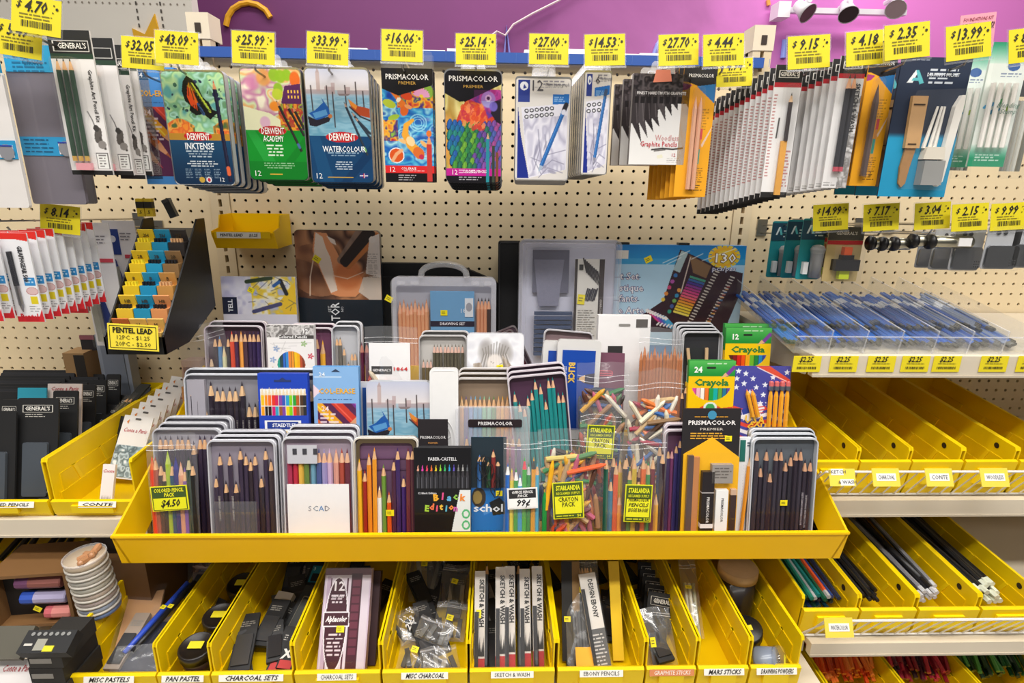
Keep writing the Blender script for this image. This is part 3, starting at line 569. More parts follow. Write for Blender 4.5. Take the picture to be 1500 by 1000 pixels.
def a_watercolour():
    a = Art(95, 170, '8ab'); venice(a, 95, 100); a.rect(0, 99, 95, 170, '12406a'); a.poly([(0, 99), (16, 99), (34, 170), (12, 170)], '1c5480', .6); a.poly([(95, 110), (95, 130), (60, 170), (44, 170)], '0c325a', .7)
    a.ell(50, 101, 23, 7.5, 'c42026'); a.ell(50, 101, 25, 8, 'c42026'); a.tl(26, 76, 124, 2, 4, 'a8c0d4', 1, .8, 'c'); a.tl(34, 68, 138, 4, 3.6, 'e0e8f0', 2, .9, 'c')
    a.rect(24, 162, 64, 163.2, 'c8a040'); a.rect(74, 156, 87, 163, '2a3a80'); a.rect(79.5, 156, 81.5, 163, 'e8e8f0'); a.rect(74, 158.8, 87, 160.2, 'e8e8f0'); a.rect(80, 156, 81, 163, 'c02030')
    for p in ((56, 48, 88, 128), (66, 62, 95, 104), (70, 70, 95, 96)): a.pencil(p[2], p[3], p[0], p[1], 3.6, '26303c', 'b89078', '282c34', '7ab060' if p[0] == 56 else None)
    return a
def a_koi():
    a = Art(75, 172, '1a60a8'); a.pal(['1840a0', '2a80c8', '58c0dc', '1a60b8', 'a8e0e8', '2450a8'], 15, 21, stx=1.4); a.pal(['f0f8ff', '3090d0', '48a8d8'], 5, 25, a.region(20, 60, 75, 150), .35, stx=3)
    for cx, cy, r in ((52, 80, 14), (60, 120, 16), (30, 100, 12)):
        for q in (.4, .65, .9): m = np.abs(a.em(cx, cy, r*q, r*q)-1) < .16; a.p(m*1., 'a8e4f0', .7)
    a.pal(['b02848', 'e0642c', 'f0b838', '482a80', '88b848'], 9, 31, ((a.Y < 58) & (a.Y > 20) & (a.X > 22)) | ((a.X < 22) & (a.Y > 76) & (a.Y < 108)))
    a.ell(10, 52, 10, 6, 'b8c838', .4); a.ell(16, 72, 9, 4, 'a0c040', -.3); a.ell(68, 34, 8, 10, '88b040')
    for k in range(10): t = k*PI/10; a.ell(58+7*math.cos(t), 40-6*math.sin(t), 6, 2, 'e8a0c8', -t)
    a.ell(58, 40, 3, 2.4, 'f0d040'); a.ell(36, 40, 9, 6, 'd84820', .3)
    a.line([(14, 34), (22, 42), (30, 52), (32, 62)], 4, 'e87828', w2=11); a.ell(32, 62, 6, 8, 'e86a28', .3); a.ell(24, 46, 3, 4, 'f8e8d0', .6); a.ell(38, 56, 6, 3, 'f0a060', .4); a.line([(12, 30), (6, 26)], 4, 'f0b078')
    a.line([(44, 76), (34, 84), (32, 98), (40, 114), (52, 126)], 5, 'f0a838', w2=15); a.ell(52, 126, 8, 10, 'e07030', -.6); a.ell(40, 108, 6, 8, 'f8d8a0', -.5); a.ell(56, 132, 4, 4, 'c83050'); a.ell(28, 108, 6, 3, 'f0c080', .5); a.ell(60, 112, 7, 3, 'f0b870', .8)
    a.ell(18, 130, 12, 12, 'f0f0f0'); a.ell(18, 130, 10.5, 10.5, 'e05820'); a.line([(12, 138), (18, 128), (26, 122)], 5, 'f0b080')
    a.rect(0, 0, 75, 22, '18161a'); a.poly([(0, 20), (75, 20), (75, 24), (24, 40), (0, 30)], '18161a'); a.rect(0, 146, 75, 157, 'e02a2c'); a.rect(0, 157, 75, 172, '121014')
    a.tl(20, 48, 160, 3, 3.5, 'e8e4e8', 1); a.tl(28, 62, 153, 1, 3, 'f8d8d8', 1); a.rect(66, 103, 69, 170, 'd84a40'); a.poly([(64, 170), (72, 170), (72, 112), (68, 100), (64, 112)], 'c83c38'); a.poly([(64, 112), (68, 98), (72, 112)], 'e8a070'); a.ell(68, 96, 4, 5, 'e87830'); return a
def a_parrot():
    a = Art(86, 166, 'c8a868'); a.lg(0, 20, 86, 140, 'c8b050', 'e88a38'); a.pal(['c8c060', 'e8e0a0', 'a88840', 'e8a050', '9aa040'], 13, 41, None, .75, sty=4)
    a.poly([(22, 60), (34, 40), (50, 30), (66, 28), (86, 30), (86, 150), (14, 150), (6, 120), (10, 90)], 'c8402c')
    a.pal(['d8502c', 'e8803c', 'c03048', 'e06a30'], 7, 43, a.pm([(22, 60), (36, 40), (52, 32), (60, 50), (66, 80), (50, 92), (20, 88)]))
    a.pal(['a82870', 'c84898', '88307c', '5a3a98'], 8, 47, a.pm([(36, 42), (50, 30), (66, 27), (86, 28), (86, 60), (66, 70), (58, 50)]))
    rd = random.Random(3)
    for k in range(0):
        x = rd.uniform(8, 82); y = 82+rd.random()*66; t = (x-8)/74; c = rd.choice(['2a6ab0', '2a9060', '3a5a98'] if t < .3 else ['3a8a40', '58a838', '2a7858'] if t < .62 else ['6a4aa8', '4a58b0', '8a4a98', '3a8a60'])
        if x > 6+(y-82)*.1: a.ell(x, y, 4.2, 8, '142430', .35); a.ell(x+.3, y-.5, 3.1, 7, c, .35)
    for r_ in range(9):
        for q in range(11):
            x = 6+q*7.6+(r_ % 2)*3.8; y = 84+r_*7.6-abs(x-44)*.12; t = (x+r_*2-8)/78
            c = ['2a5ca0', '246a98', '2a8078'][r_ % 3] if t < .25 else ['2f7a48', '4a9038', '2a6a50', '6aa038'][(q+r_) % 4] if t < .6 else ['2f6a58', '4a4a98', '6a4890'][(q+2*r_) % 3] if t < .85 else ['7a4a98', '984888', '4a5aa0'][(q+r_) % 3]
            if x > 2+(y-84)*.12 and y < 146: a.ell(x, y, 4.4, 9, '1c2a34', .18); a.ell(x+.2, y-.8, 3.7, 8, c, .18); a.line([(x, y-6), (x-.8, y+5)], .7, [min(1, v*1.35+.08) for v in srgb(c)], .6)
    for k in range(40): x = rd.uniform(26, 60); y = rd.uniform(50, 84); a.ell(x, y, 3, 4.5, rd.choice(['d84a28', 'e87038', 'c83a38', 'f09058']), .3, .8)
    a.ell(66, 42, 12, 13, 'a89ad8', 0, 1, .3); a.ell(66, 40, 5, 5, 'e8e0f0'); a.ell(66, 40, 2.6, 2.6, '201828'); a.poly([(72, 46), (86, 40), (86, 78), (78, 74), (70, 62)], '241c28'); a.ell(74, 52, 7, 8, '7868c8', 0, .9, .4)
    a.rect(0, 0, 86, 18, '16141a'); a.poly([(0, 16), (86, 16), (86, 20), (30, 46), (0, 30)], '16141a'); a.poly([(0, 18), (60, 18), (34, 44), (22, 46), (0, 34)], '16141a')
    a.p((a.em(58, 58, 40, 34) < 1)*(a.Y < 44)*(a.Y > 28)*(a.X > 44)*1., '96308a', .35)
    a.rect(0, 145, 86, 156, 'c02090'); a.rect(0, 156, 86, 166, '141218'); a.tl(20, 56, 147, 2, 3.6, 'f4e0f0', 2); a.tl(20, 60, 158, 2, 3.4, 'e4e0e8', 3)
    a.rect(63, 100, 68, 166, '2a8a98'); a.poly([(63, 100), (65.5, 90), (68, 100)], 'd8a880'); a.rect(72, 110, 76, 166, '3a4438'); a.rect(78, 120, 82, 166, '7a4a30'); return a
def lumo(w, n):
    h = 156; a = Art(w, h, 'ddd8d4'); a.rect(3, 4, 3+w*.22, 27, '2c3c8c'); a.rect(3, 27, 3+w*.22, 37, '34448e'); a.ell(3+w*.11, 13, w*.075, 6.4, 'e6e8f0'); a.poly([(3+w*.11, 10), (3+w*.16, 16), (3+w*.09, 17)], '2c3c8c')
    a.poly([(3, 40), (16 if w > 60 else 8, 154), (3, 154)], '24348a'); a.poly([(3, 60), (22 if w > 60 else 12, 154), (3, 154)], '20308a')
    a.poly([(w*.1, 45), (w*.96, 38), (w*.96, 140), (w*.26, 154)], 'e4e2ee'); a.pal(['c8c6d8', 'e6e4f0', 'b4b2c8', 'dedcec', 'eeeef6'], 14, 51+n, a.pm([(w*.14, 62), (w*.94, 56), (w*.94, 140), (w*.26, 152)]), .9, sty=2)
    for p in ([(.42, .5), (.46, .7), (.36, .9)], [(.55, .55), (.6, .75), (.94, .7)], [(.5, .9), (.7, .8), (.92, .84)], [(.45, .98), (.62, .88), (.9, .93)], [(.3, .78), (.5, .82), (.44, .6)], [(.4, .66), (.36, .8), (.5, .95)]): a.line([(w*x, h*y) for x, y in p], 1.3, '86849c', .8)
    for p in ((.56, .87, .05, .02), (.7, .92, .1, .02), (.4, .7, .03, .08), (.56, .66, .02, .06)): a.ell(w*p[0], h*p[1], w*p[2], h*p[3], '9896ac', .3, .8, .6)
    c = 6 if n == 12 else 3
    for i in range(c):
        for j in range(2): x = w*.2+i*w*(.093 if n == 12 else .2); y = 50+j*9-i*.9; a.ell(x, y, 3.4, 3.2, '42424a'); a.ell(x, y, 1.8, 1.5, 'e8e8ec')
    a.poly([(w*.68, 25), (w*.98, 24), (w*.98, 38), (w*.68, 40)] if n == 12 else [(w*.4, 24), (w*.98, 20), (w*.98, 34), (w*.4, 37)], '2a72c0'); a.tl(w*.7 if n == 12 else w*.45, w*.95, 28, 3, 3, 'b0d0f0', 2)
    a.tl(w*.5, w*.9, 5, 2, 4, '787684', 3); a.tl(w*.34, w*.9, 14, 1, 2.5, 'a8a4a8', 3)
    if n == 12: a.pencil(76, 43, 36, 148, 6.2, '2e66a8', 'a8b8cc', 'd0d0e0'); a.line([(77, 40), (74, 48)], 7, '2a2a32'); a.line([(73.6, 50), (73, 52)], 6.4, 'e0e0f0')
    else: a.pencil(34, 30, 20, 142, 5, '3468a6', '8c8c9c', '4a4a5c'); a.line([(34.4, 28), (33.4, 34)], 5.2, '4a5a78')
    a.rect(0, 0, w, h, 'fff', .0); return a
def a_woodless():
    a = Art(84, 136, 'dad8d8'); a.lg(0, 0, 84, 136, 'd4d2d2', 'eceae8'); a.poly([(0, 0), (84, 0), (84, 40), (60, 42), (0, 74)], '3a3436'); a.pal(['2a2628', '5a5254', '1c181a', '443c3e'], 8, 61, a.Y < 36-.2*a.X+20)
    for k in range(9):
        x = 4+k*9.2; y = 30+14*(k < 4)-(k-4)*2.2; ex = x+14-k*.8; ey = 112-k*8.5 if k < 8 else 60
        a.poly([(x-4, 24), (x+5, 24), (x+5+3, y+22-k), (ex, ey-8), (x-3, y+20-k)], ['383234', '4a4446', '2c2628'][k % 3]); a.line([(x, 26), (x+5, y+20-k)], .9, '8a8284', .6)
    for k in range(9): a.rect(3+k*9.2, 33, 9+k*9.2, 43, '1a1618', .9)
    a.rect(4, 27, 78, 30.5, '1a1618', .0); a.line([(34, 113), (50, 111), (66, 112), (80, 110)], 2.4, '3a3636'); a.line([(38, 115), (54, 113)], 1.6, '5a5452'); a.poly([(42, 122), (50, 120), (52, 125), (44, 127)], 'e8e4cc'); a.tl(58, 78, 126, 3, 2.6, '9a9696', 3)
    return a
def a_blender():  # yellow card for two colourless blender pencils (black/colour top)
    a = Art(48, 190, 'f0a818'); a.rect(0, 0, 48, 22, '1a181c'); a.poly([(0, 20), (48, 20), (48, 26), (36, 34), (18, 26)], '1a181c'); a.poly([(0, 24), (14, 26), (8, 32), (0, 34)], 'a83878'); a.poly([(20, 28), (48, 24), (48, 52)], '2a78b8')
    a.tl(28, 42, 60, 8, 4, 'a87410', 1); a.rect(30, 88, 35, 104, 'd83848'); a.rect(29, 104, 34, 118, 'e09030'); a.rect(28, 118, 33, 140, '28a090'); a.poly([(34, 112), (48, 84), (46, 92), (36, 116)], 'e8c8b0'); a.tl(26, 42, 146, 7, 3.4, '8a5c10', 4); a.tl(22, 42, 172, 3, 3.4, '3a2a10', 5); return a
def a_kit(w=50, n=1):
    a = Art(w, 205, 'e6e2e0'); a.rect(0, 0, w, 39, '1c1c1c'); a.rect(0, 32, w, 39, '1e3a28'); a.rect(5, 14, w-3, 29, 'e8e4de'); a.rect(6, 15, w-4, 28, '161616')
    x0 = w*.76; a.line([(x0-6, 112), (x0-2, 124), (x0, 134)], 1, '3a3636'); a.ell(x0+2, 146, 4.5, 12, '5a5450', .2); a.ell(x0+1, 136, 3.4, 5, '3c3836'); a.line([(x0+4, 150), (x0+8, 166)], 3, '48423e'); a.ell(x0+5, 160, 5, 6, '8a8480', .2)
    a.rect(x0-5, 172, w-2, 196, '6a6664'); a.rect(x0-4, 173, w-3, 195, 'ecebe8'); a.tl(x0-2, w-4, 175, 5, 4, '5a5654', n); a.rect(0, 198, w, 205, '1a1a1a'); return a
def a_sketch(kind=0):
    a = Art(38, 205, 'e8e6e6'); a.rect(0, 0, 38, 26, '1c1a1a'); a.rect(5, 8, 33, 19, 'e4e0da'); a.rect(6, 9, 32, 18, '151313'); a.rect(0, 26, 38, 33, 'b82430')
    if kind == 0: a.rect(0, 196, 38, 205, '1c1a1a'); a.tl(2, 7, 44, 26, 5, 'a8504c', 1, .6); a.line([(13, 80), (12, 110)], 2, '3a3836'); a.tl(26, 36, 130, 12, 5, 'b05050', 1, .6)
    else: a.pal(['e8e6e6', 'c8c4c4', '8a8684', 'e8e6e6'], 8, 5, a.region(22, 60, 38, 205)); a.tl(2, 20, 196, 2, 4, '8a8886', 2)
    return a
def a_tools():
    a = Art(98, 205, '1e2c44'); a.rect(0, 112, 98, 205, '1a94c0'); a.lg(0, 108, 98, 116, '1e2c44', '1a94c0')
    a.poly([(12, 36), (22, 18), (26, 18), (20, 36), (15, 36)], 'e8eef0'); a.poly([(22, 18), (26, 18), (36, 36), (30, 38), (28, 33), (18, 33), (20, 29), (26, 29)], '5ab8c0')
    a.tl(42, 84, 16, 4, 6, 'dce4ec', 3, .9); a.tl(14, 40, 3, 1, 3, 'b0b8c4', 3); return a
def a_stumps():
    a = Art(60, 185, 'dfe6e0'); a.lg(0, 0, 60, 30, '1c8a62', 'c8e0d4'); a.lg(0, 150, 60, 172, 'dfe6e0', '28946c'); a.rect(0, 172, 60, 185, '28946c'); a.ell(40, 34, 10, 7, '2c5a9c'); a.tl(22, 56, 44, 2, 4, '5a6a90', 1)
    for x, y, r, c in ((14, 92, 10, '3a9ad0'), (30, 86, 9, '4ab868'), (44, 96, 8, 'a8c848'), (24, 100, 10, '2a88b0')): a.ell(x, y, r, 3.6, c, -.4, .9)
    a.tl(10, 52, 166, 3, 4, 'e4f0e8', 4); return a
def a_colerase(w=64, h=165, blue='4a90d8'):
    a = Art(w, h, blue); a.rect(2, 14, w*.62, 16, 'd8e8f8', .6) ; m = a.region(w*.08, h*.33, w*.93, h*.93)
    a.rect(w*.08, h*.33, w*.93, h*.93, '5a2a50'); cs = ['e8501c', 'f0a020', '8a3a90', 'd83a30', 'e88a28', '6a6a70', 'c03878', '3a78c0']
    B = Art(w, h); B.im = a.im.copy()
    for k, c in enumerate(['7a3a8a', 'd04030', 'f0a828', 'e06a28', 'c03a50', 'e8c040', '7a7a80', '4a6ab8']):
        x = w*(1.5-k*.24); y = h*(.22+k*.085); B.pencil(x-w*1.1, y-h*.12, x-w*.1, y+h*.3, w*.19, c, 'e0a078', 'b0603c' if k % 2 else c)
    a.im = np.where(m[..., None], B.im, a.im); a.tl(w*.14, w*.55, h*.42, 6, h*.035, 'f0e0e8', 5, .85)
    a.poly([(0, h*.16), (w*.16, h*.22), (0, h*.28)], 'f0d8e0'); a.tl(w*.1, w*.9, h*.29, 1, h*.02, '24508a', 3); return a
def a_sepia():
    a = Art(127, 205, '8a5a3c'); a.pal(['5a3a2c', '8a5a3c', 'b88058', '4a2e24', 'd0a078'], 26, 71, sty=1.6); a.pal(['3c2620', '6a4634'], 18, 72, a.em(-6, 108, 64, 66) < 1, .8); m = (a.em(30, 60, 44, 38, .5) < 1); a.pal(['6a4030', 'a06a48', 'c89068'], 22, 73, m, .7)
    a.poly([(30, 3), (48, 4), (56, 20), (66, 40), (98, 70), (100, 88), (86, 100), (64, 100), (50, 96), (36, 60), (26, 30)], 'e89a68'); a.poly([(32, 3), (42, 10), (46, 26), (52, 40), (60, 90), (50, 94), (38, 62), (28, 30)], 'f4e0d0')
    a.ell(78, 66, 24, 26, 'd87a44', .6, .85, .5); a.line([(48, 66), (76, 72), (100, 62)], 1.4, 'f4dcc8', .8); a.line([(30, 28), (20, 70), (18, 98)], 1.6, 'f0d8c0'); a.poly([(48, 8), (60, 14), (62, 22), (54, 18)], 'f0e0d4')
    a.line([(68, 44), (96, 4)], 12, '8a7468', .8); a.line([(72, 46), (108, 2)], 12, '2c1c18'); a.line([(78, 52), (122, 8)], 11, 'c87a40'); a.line([(74, 50), (116, 4)], 9, '2a1d1a'); a.ell(116, 13, 5, 5, 'f0dcc8'); a.rect(0, 104, 127, 205, '1c2630'); a.poly([(0, 100), (20, 103), (60, 106), (127, 104), (127, 112), (0, 112)], '1c2630')
    a.poly([(100, 70), (127, 66), (127, 104), (108, 104), (92, 92)], 'd8ccc0', .9); a.poly([(112, 10), (127, 4), (127, 70), (104, 64)], 'e6dcd6', .95); a.tl(108, 124, 34, 12, 3.2, '8a7e78', 3, .5); return a
def a_pad():
    a = Art(110, 150, 'c8c8e4'); a.pal(['b8b8dc', 'd8d8ee', 'e8e8f4', 'a8a8d0'], 18, 81, None, .8); a.pal(['d0d4e8', 'f0ecd8', 'e8c838', 'b0b8d8'], 12, 82, a.X > 44); a.poly([(84, 40), (110, 6), (110, 70), (92, 60)], 'ecc430'); 
    rd = random.Random(4)
    for k in range(18): x = rd.uniform(46, 104); y = rd.uniform(2, 60); a.line([(x, y), (x+rd.uniform(-22, 22), y+rd.uniform(-14, 14))], .9, '4a4c64', .8)
    for p, c in (((38, 8, 74, 2), '3a4a34'), ((96, 26, 88, 6), '2a2a30'), ((46, 54, 86, 42), '4a4c78')): a.line([(p[0], p[1]), (p[2], p[3])], 6, c)
    a.line([(78, 14), (86, 8)], 5, '3060a8'); a.rect(0, 32, 22, 58, '1c2440'); a.rect(0, 58, 110, 150, 'dcdcec'); return a
def a_blue130():
    a = Art(192, 150, 'c0e0f8'); a.lg(0, 28, 192, 150, 'b0d8f4', 'c8e4f8'); a.rect(0, 0, 192, 28, '1f8ad0'); a.lg(0, 0, 192, 28, '1c7cc8', '2a9ad8'); a.rect(0, 20, 192, 28, '4ca8dc', .6); a.rect(0, 8, 18, 20, 'e8e4dc')
    for y in (47, 81): a.rect(0, y, 38, y+1.2, '5a6a90')
    a.poly([(94, 6), (150, 30), (190, 40), (190, 68), (170, 130), (60, 130), (32, 112), (74, 82)], '3a2430'); a.poly([(96, 8), (106, 11), (96, 40), (86, 36)], 'b0c8d0')
    for k in range(5): a.ell(90-k*4, 44+k*9, 3, 3, ['3a78c0', 'b858b0', 'd04878', 'e8903c', 'e8c848'][k]); a.ell(97-k*3, 66+k*8, 3, 3, ['e8a048', '3a90c0', '78b060', '4a60a0', '38a088'][k])
    a.poly([(108, 14), (142, 30), (136, 48), (116, 40)], '8a6a4c'); a.line([(110, 18), (100, 70)], 1.6, 'e8dcd0')
    for k in range(14): y = 44+k*4; x = 112-k*1.6; a.poly([(x, y), (x+24, y+7), (x+23, y+10), (x-1, y+3)], ['48a088', '3a6ab0', '4a3a98', '883a98', 'b03888', 'd04088', 'e05888', 'e8607a', 'e87848', 'e89838', 'e8b038', 'e8c840', 'e8c840', 'ecd860'][k])
    for q in range(2):
        for k in range(20): x = 148+q*24-k*1.9; y = 36+k*4.2+q*8; a.poly([(x, y), (x+7, y+2.4), (x+6.6, y+4), (x-.4, y+1.6)], 'e0d8d0')
    for k in range(14): x = 168-k*1.9; y = 60+k*4; a.rect(x, y, x+5, y+1.6, ['a83a38', 'e8a040', '386ab0'][k % 3] if q else 'ddd', .8)
    for k in range(8): x = 42+k*4; a.poly([(x+6, 96-k*.2+k*1.6), (x+10, 94+k*1.6), (x+32-k, 110+k*1.4), (x+26-k, 114+k*1.6)], ['c82858', 'd84898', 'b048a8', '8848b0', '6050b8', '3a78c8', '3a98d0', '48a8d8'][k]); a.poly([(x+6, 96+k*1.6), (x+10, 94+k*1.6), (x+14, 98+k*1.6), (x+10, 101+k*1.6)], 'f0ecea')
    for k in range(8): a.poly([(66+k*5, 118+k), (70+k*5, 114+k), (72+k*5, 115+k), (68+k*5, 120+k)], 'e8e4e4')
    for k in range(16): t = k*PI/8; a.poly([(160, 16), (160+24*math.cos(t-.16), 16+17*math.sin(t-.16)), (160+24*math.cos(t+.16), 16+17*math.sin(t+.16))], 'f0d030')
    a.ell(160, 16, 19, 14, 'f2b828'); a.ell(160, 17, 15, 10, 'f0d848', 0, .6)
    for p in (((70, 26), (108, 8)), ((76, 28), (96, 18)), ((128, 22), (176, 4)), ((112, 20), (128, 12))): a.line([p[0], p[1]], 1.3, 'f0f8fc', .8)
    return a
def a_hands():
    a = Art(82, 110, 'e4e4ec'); a.pal(['d8d8e0', 'f0f0f4', 'e4e4ea'], 16, 91)
    for p in ((30, 40), (50, 38), (26, 24), (56, 26)): a.ell(p[0], p[1], 12, 20, '9a9490', .2*(1 if p[0] < 40 else -1), .7, .8)
    for k in range(10): a.line([(18+k*5, 52), (24+k*3.5, 30), (22+k*4.2, 12+abs(k-5)*2)], 1.6, '7a746e', .6); a.line([(20+k*5, 50), (26+k*3.5, 30)], 1.2, 'f0ecec', .6)
    a.ell(40, 44, 13, 16, 'e8e0da', 0, .9, .4)
    for k in range(26): rd = random.Random(k); x = 30+rd.random()*22; y = 38+rd.random()*34; a.line([(x, y), (x+rd.uniform(-4, 4), y+rd.uniform(-1, 2))], 1, '6a625a', .7)
    a.pal(['7a6a58', '9a8a78', 'c8bcb0', '5a4c3e'], 5, 93, a.pm([(8, 44), (20, 42), (24, 60), (28, 90), (12, 90)]) | a.pm([(50, 30), (58, 38), (82, 70), (82, 90), (60, 90)]) , .85, sty=3); a.pencil(80, 84, 60, 44, 5, 'a88a68', 'e0c8b0'); return a
def a_usagold():
    a = Art(94, 130, '3c3c98'); a.rect(0, 0, 94, 130, '4a4aa0'); rd = random.Random(2)
    def star(cx, cy, r): a.poly([(cx+r*(1 if k % 2 == 0 else .42)*math.sin(k*PI/5), cy-r*(1 if k % 2 == 0 else .42)*math.cos(k*PI/5)) for k in range(10)], 'eef0fa')
    for i, (x, y) in enumerate([(10, 8), (8, 20), (22, 12), (20, 28), (34, 20), (40, 34), (54, 30), (36, 48), (52, 46), (48, 60), (30, 42), (88, 10), (84, 30), (90, 48), (86, 62), (88, 76), (8, 34), (66, 18), (60, 60)]): star(x, y, 5.2)
    a.poly([(38, 0), (60, 0), (94, 22), (94, 30)], 'e05038'); a.line([(40, 2), (94, 27)], 1.2, 'fff'); a.tl(60, 88, 12, 2, 4, 'f8e8e0', 1, .0)
    for k in range(7): a.poly([(0, 62+k*11), (30, 72+k*11), (60, 64+k*11), (94, 78+k*11), (94, 83+k*11), (60, 70+k*11), (30, 78+k*11), (0, 68+k*11)], 'e84a38' if k % 2 == 0 else 'f4eef0')
    a.poly([(58, 30), (94, 40), (94, 86), (70, 76), (58, 66)], '3e3e9a')
    for x, y in ((88, 46), (90, 62), (86, 74)): star(x, y, 4.6)
    a.poly([(18, 70), (36, 64), (50, 60), (56, 68), (50, 78), (34, 82), (22, 88)], 'f4f0f2'); a.poly([(18, 70), (34, 65), (36, 74), (21, 79)], '3444a0')
    for k in range(3): a.line([(36, 68+k*5), (54, 65+k*5)], 1.6, 'd83c38')
    return a
def a_pencilbox():
    a = Art(74, 84, 'eeeae8'); a.rect(0, 0, 74, 20, '8c8886'); a.pal(['9a9694', 'd8d4d2', '6a6664', 'b0acaa'], 7, 5, a.region(0, 0, 74, 20)); a.rect(20, 16, 74, 22, '4c4846')
    rd = random.Random(8)
    for c, x, y in (('7a98c8', 14, 38), ('8ab068', 58, 30), ('c83848', 68, 50), ('6a98b8', 68, 76), ('b89848', 6, 72), ('7a98c8', 8, 56)):
        for k in range(5): t = k*PI*2/5; a.ell(x+3*math.cos(t), y+3*math.sin(t), 2.4, 1.4, c, t, .8)
    for k in range(8): a.line([(rd.uniform(4, 70), rd.uniform(24, 44)), (rd.uniform(4, 70), rd.uniform(24, 44))], .6, 'a8a4a2', .6)
    m = a.em(37, 64, 22, 22) < 1; cs = ['2a9a88', '2c4a50', '3068c8', '3c8cd0', 'e88a38', 'f09a30', 'f4c020', 'f0b018', 'b85030', '8c4028']
    for k, c in enumerate(cs): a.p((m & (a.X >= 15+k*4.5) & (a.X < 19+k*4.5))*1., c); a.p((m & (a.X >= 19+k*4.5) & (a.X < 19.6+k*4.5))*1., '2a2420')
    return a
def a_staedtler():
    a = Art(76, 150, '2446b8'); a.rect(3, 24, 73, 66, 'ecece8'); cs = ['f0c020', 'f09020', 'f07028', 'e03a28', 'd02c58', '8848a0', '3858b8', '30a0d0', '88d020', '28a040', 'b86028', '503828', '303030']
    for k, c in enumerate(cs):
        x = 4+k*5.4; a.poly([(x, 34), (x+2.4, 22), (x+4.8, 34)], 'e8d4b0'); a.rect(x, 34, x+4.9, 52, c); a.rect(x, 52, x+4.9, 66, ['f0a020', '201c20', '301c20', 'd02070', '38a0c0', '985838', '8048a0', 'f0d020', '80d020', 'e04028', '905838', '68584c', '303030'][k])
    a.rect(3, 50.5, 73, 52, 'e8e4d8'); a.rect(8, 74, 64, 150, 'f2f2f2'); a.rect(12, 76, 60, 88, '203c90')
    for k, c in enumerate(['c8d040', 'f0d828', 'f0a828', 'f07830', 'e04030', '8848a8', '3868c0', '30a0d8']): a.rect(20+(k < 2)*2, 100+k*6, 60-(k*5 % 9), 105+k*6, c)
    a.ell(24, 94, 3, 2, 'f08030'); a.ell(32, 94, 3, 2, '40a0d0'); a.ell(40, 93, 3, 2, 'f0c020'); return a
def crayola(n):
    a = Art(62, 118, 'f8c810'); a.lg(0, 0, 62, 21, '58b858', '1e8a34'); a.line([(51, 19), (60, 9)], 5, '7a4098'); a.poly([(43, 23), (49, 16), (53, 20)], 'e0b088'); a.tl(24, 52, 3, 1, 4, 'e8f4e0', 1)
    cs = ['5a2a1c', '8a2020', 'd82820', 'f05818', 'f8a818', '70b828', '188a3c', '1888c8', '3048a8'] if n == 12 else ['e048a0', 'f4b8c8', 'fff4e8', 'f07830', '28a048', '18b0a8', '68a838', '287898', '684898']
    m = (a.em(31, 30, 27, 24) < 1) & (a.Y > 37)
    for k, c in enumerate(cs): x = 5+k*5.9; a.p((m & (a.X >= x) & (a.X < x+5.3))*1., c); a.p((m & (a.X >= x+5.3) & (a.X < x+5.9))*1., '3a2410')
    a.poly([(16, 64), (31, 56), (46, 64), (62, 62), (62, 70), (0, 70), (0, 64)], 'e0502c'); a.ell(31, 63, 9, 7, 'e8f0e8'); a.ell(31, 63, 6, 5, '48a058'); return a
def a_blackedition():
    a = Art(82, 128, '16161a'); cs = ['e8a890', 'e048b0', 'f04868', 'f07838', 'e8d030', '98e040', '40c070', '38a8e0', '6858c8', '888888', 'b0b0b0', '60646a']
    for k, c in enumerate(cs): x = 3+k*6.5; a.rect(x, 36, x+5, 50, '34343a'); a.poly([(x, 36), (x+2.5, 22), (x+5, 36)], '3c3a40'); a.poly([(x+1, 28), (x+2.5, 20), (x+4, 28)], c); a.rect(x+1.2, 36, x+1.8, 50, '6a6a72')
    for k in range(12): x = 3+k*6.5; a.rect(x, 106, x+5, 128, '2c2c32'); a.rect(x+1.2, 106, x+1.8, 128, '6a6a72')
    a.rect(16, 118, 68, 128, '0a0a0c'); a.poly([(66, 52), (82, 52), (82, 104), (54, 104)], 'e8ecec'); 
    for c in ((75, 82), (75, 96)): m = np.abs(a.em(c[0], c[1], 5, 5)-1) < .45; a.p(m*1., '50b878')
    return a
def a_scholar():
    a = Art(54, 130, '2a6ab8'); a.rect(0, 0, 54, 60, '24323c'); a.rect(0, 62, 54, 118, '1c74c4'); a.rect(0, 118, 54, 130, '5a5a30'); a.ell(12, 72, 11, 12, '3a3430'); a.ell(10, 72, 7, 8, '9a8248'); a.poly([(18, 84), (26, 80), (30, 90), (20, 94)], '4a90d8'); a.poly([(28, 78), (44, 72), (54, 80), (54, 92), (34, 94)], '1c2026'); a.tl(8, 50, 112, 2, 3, '104878', 3); return a
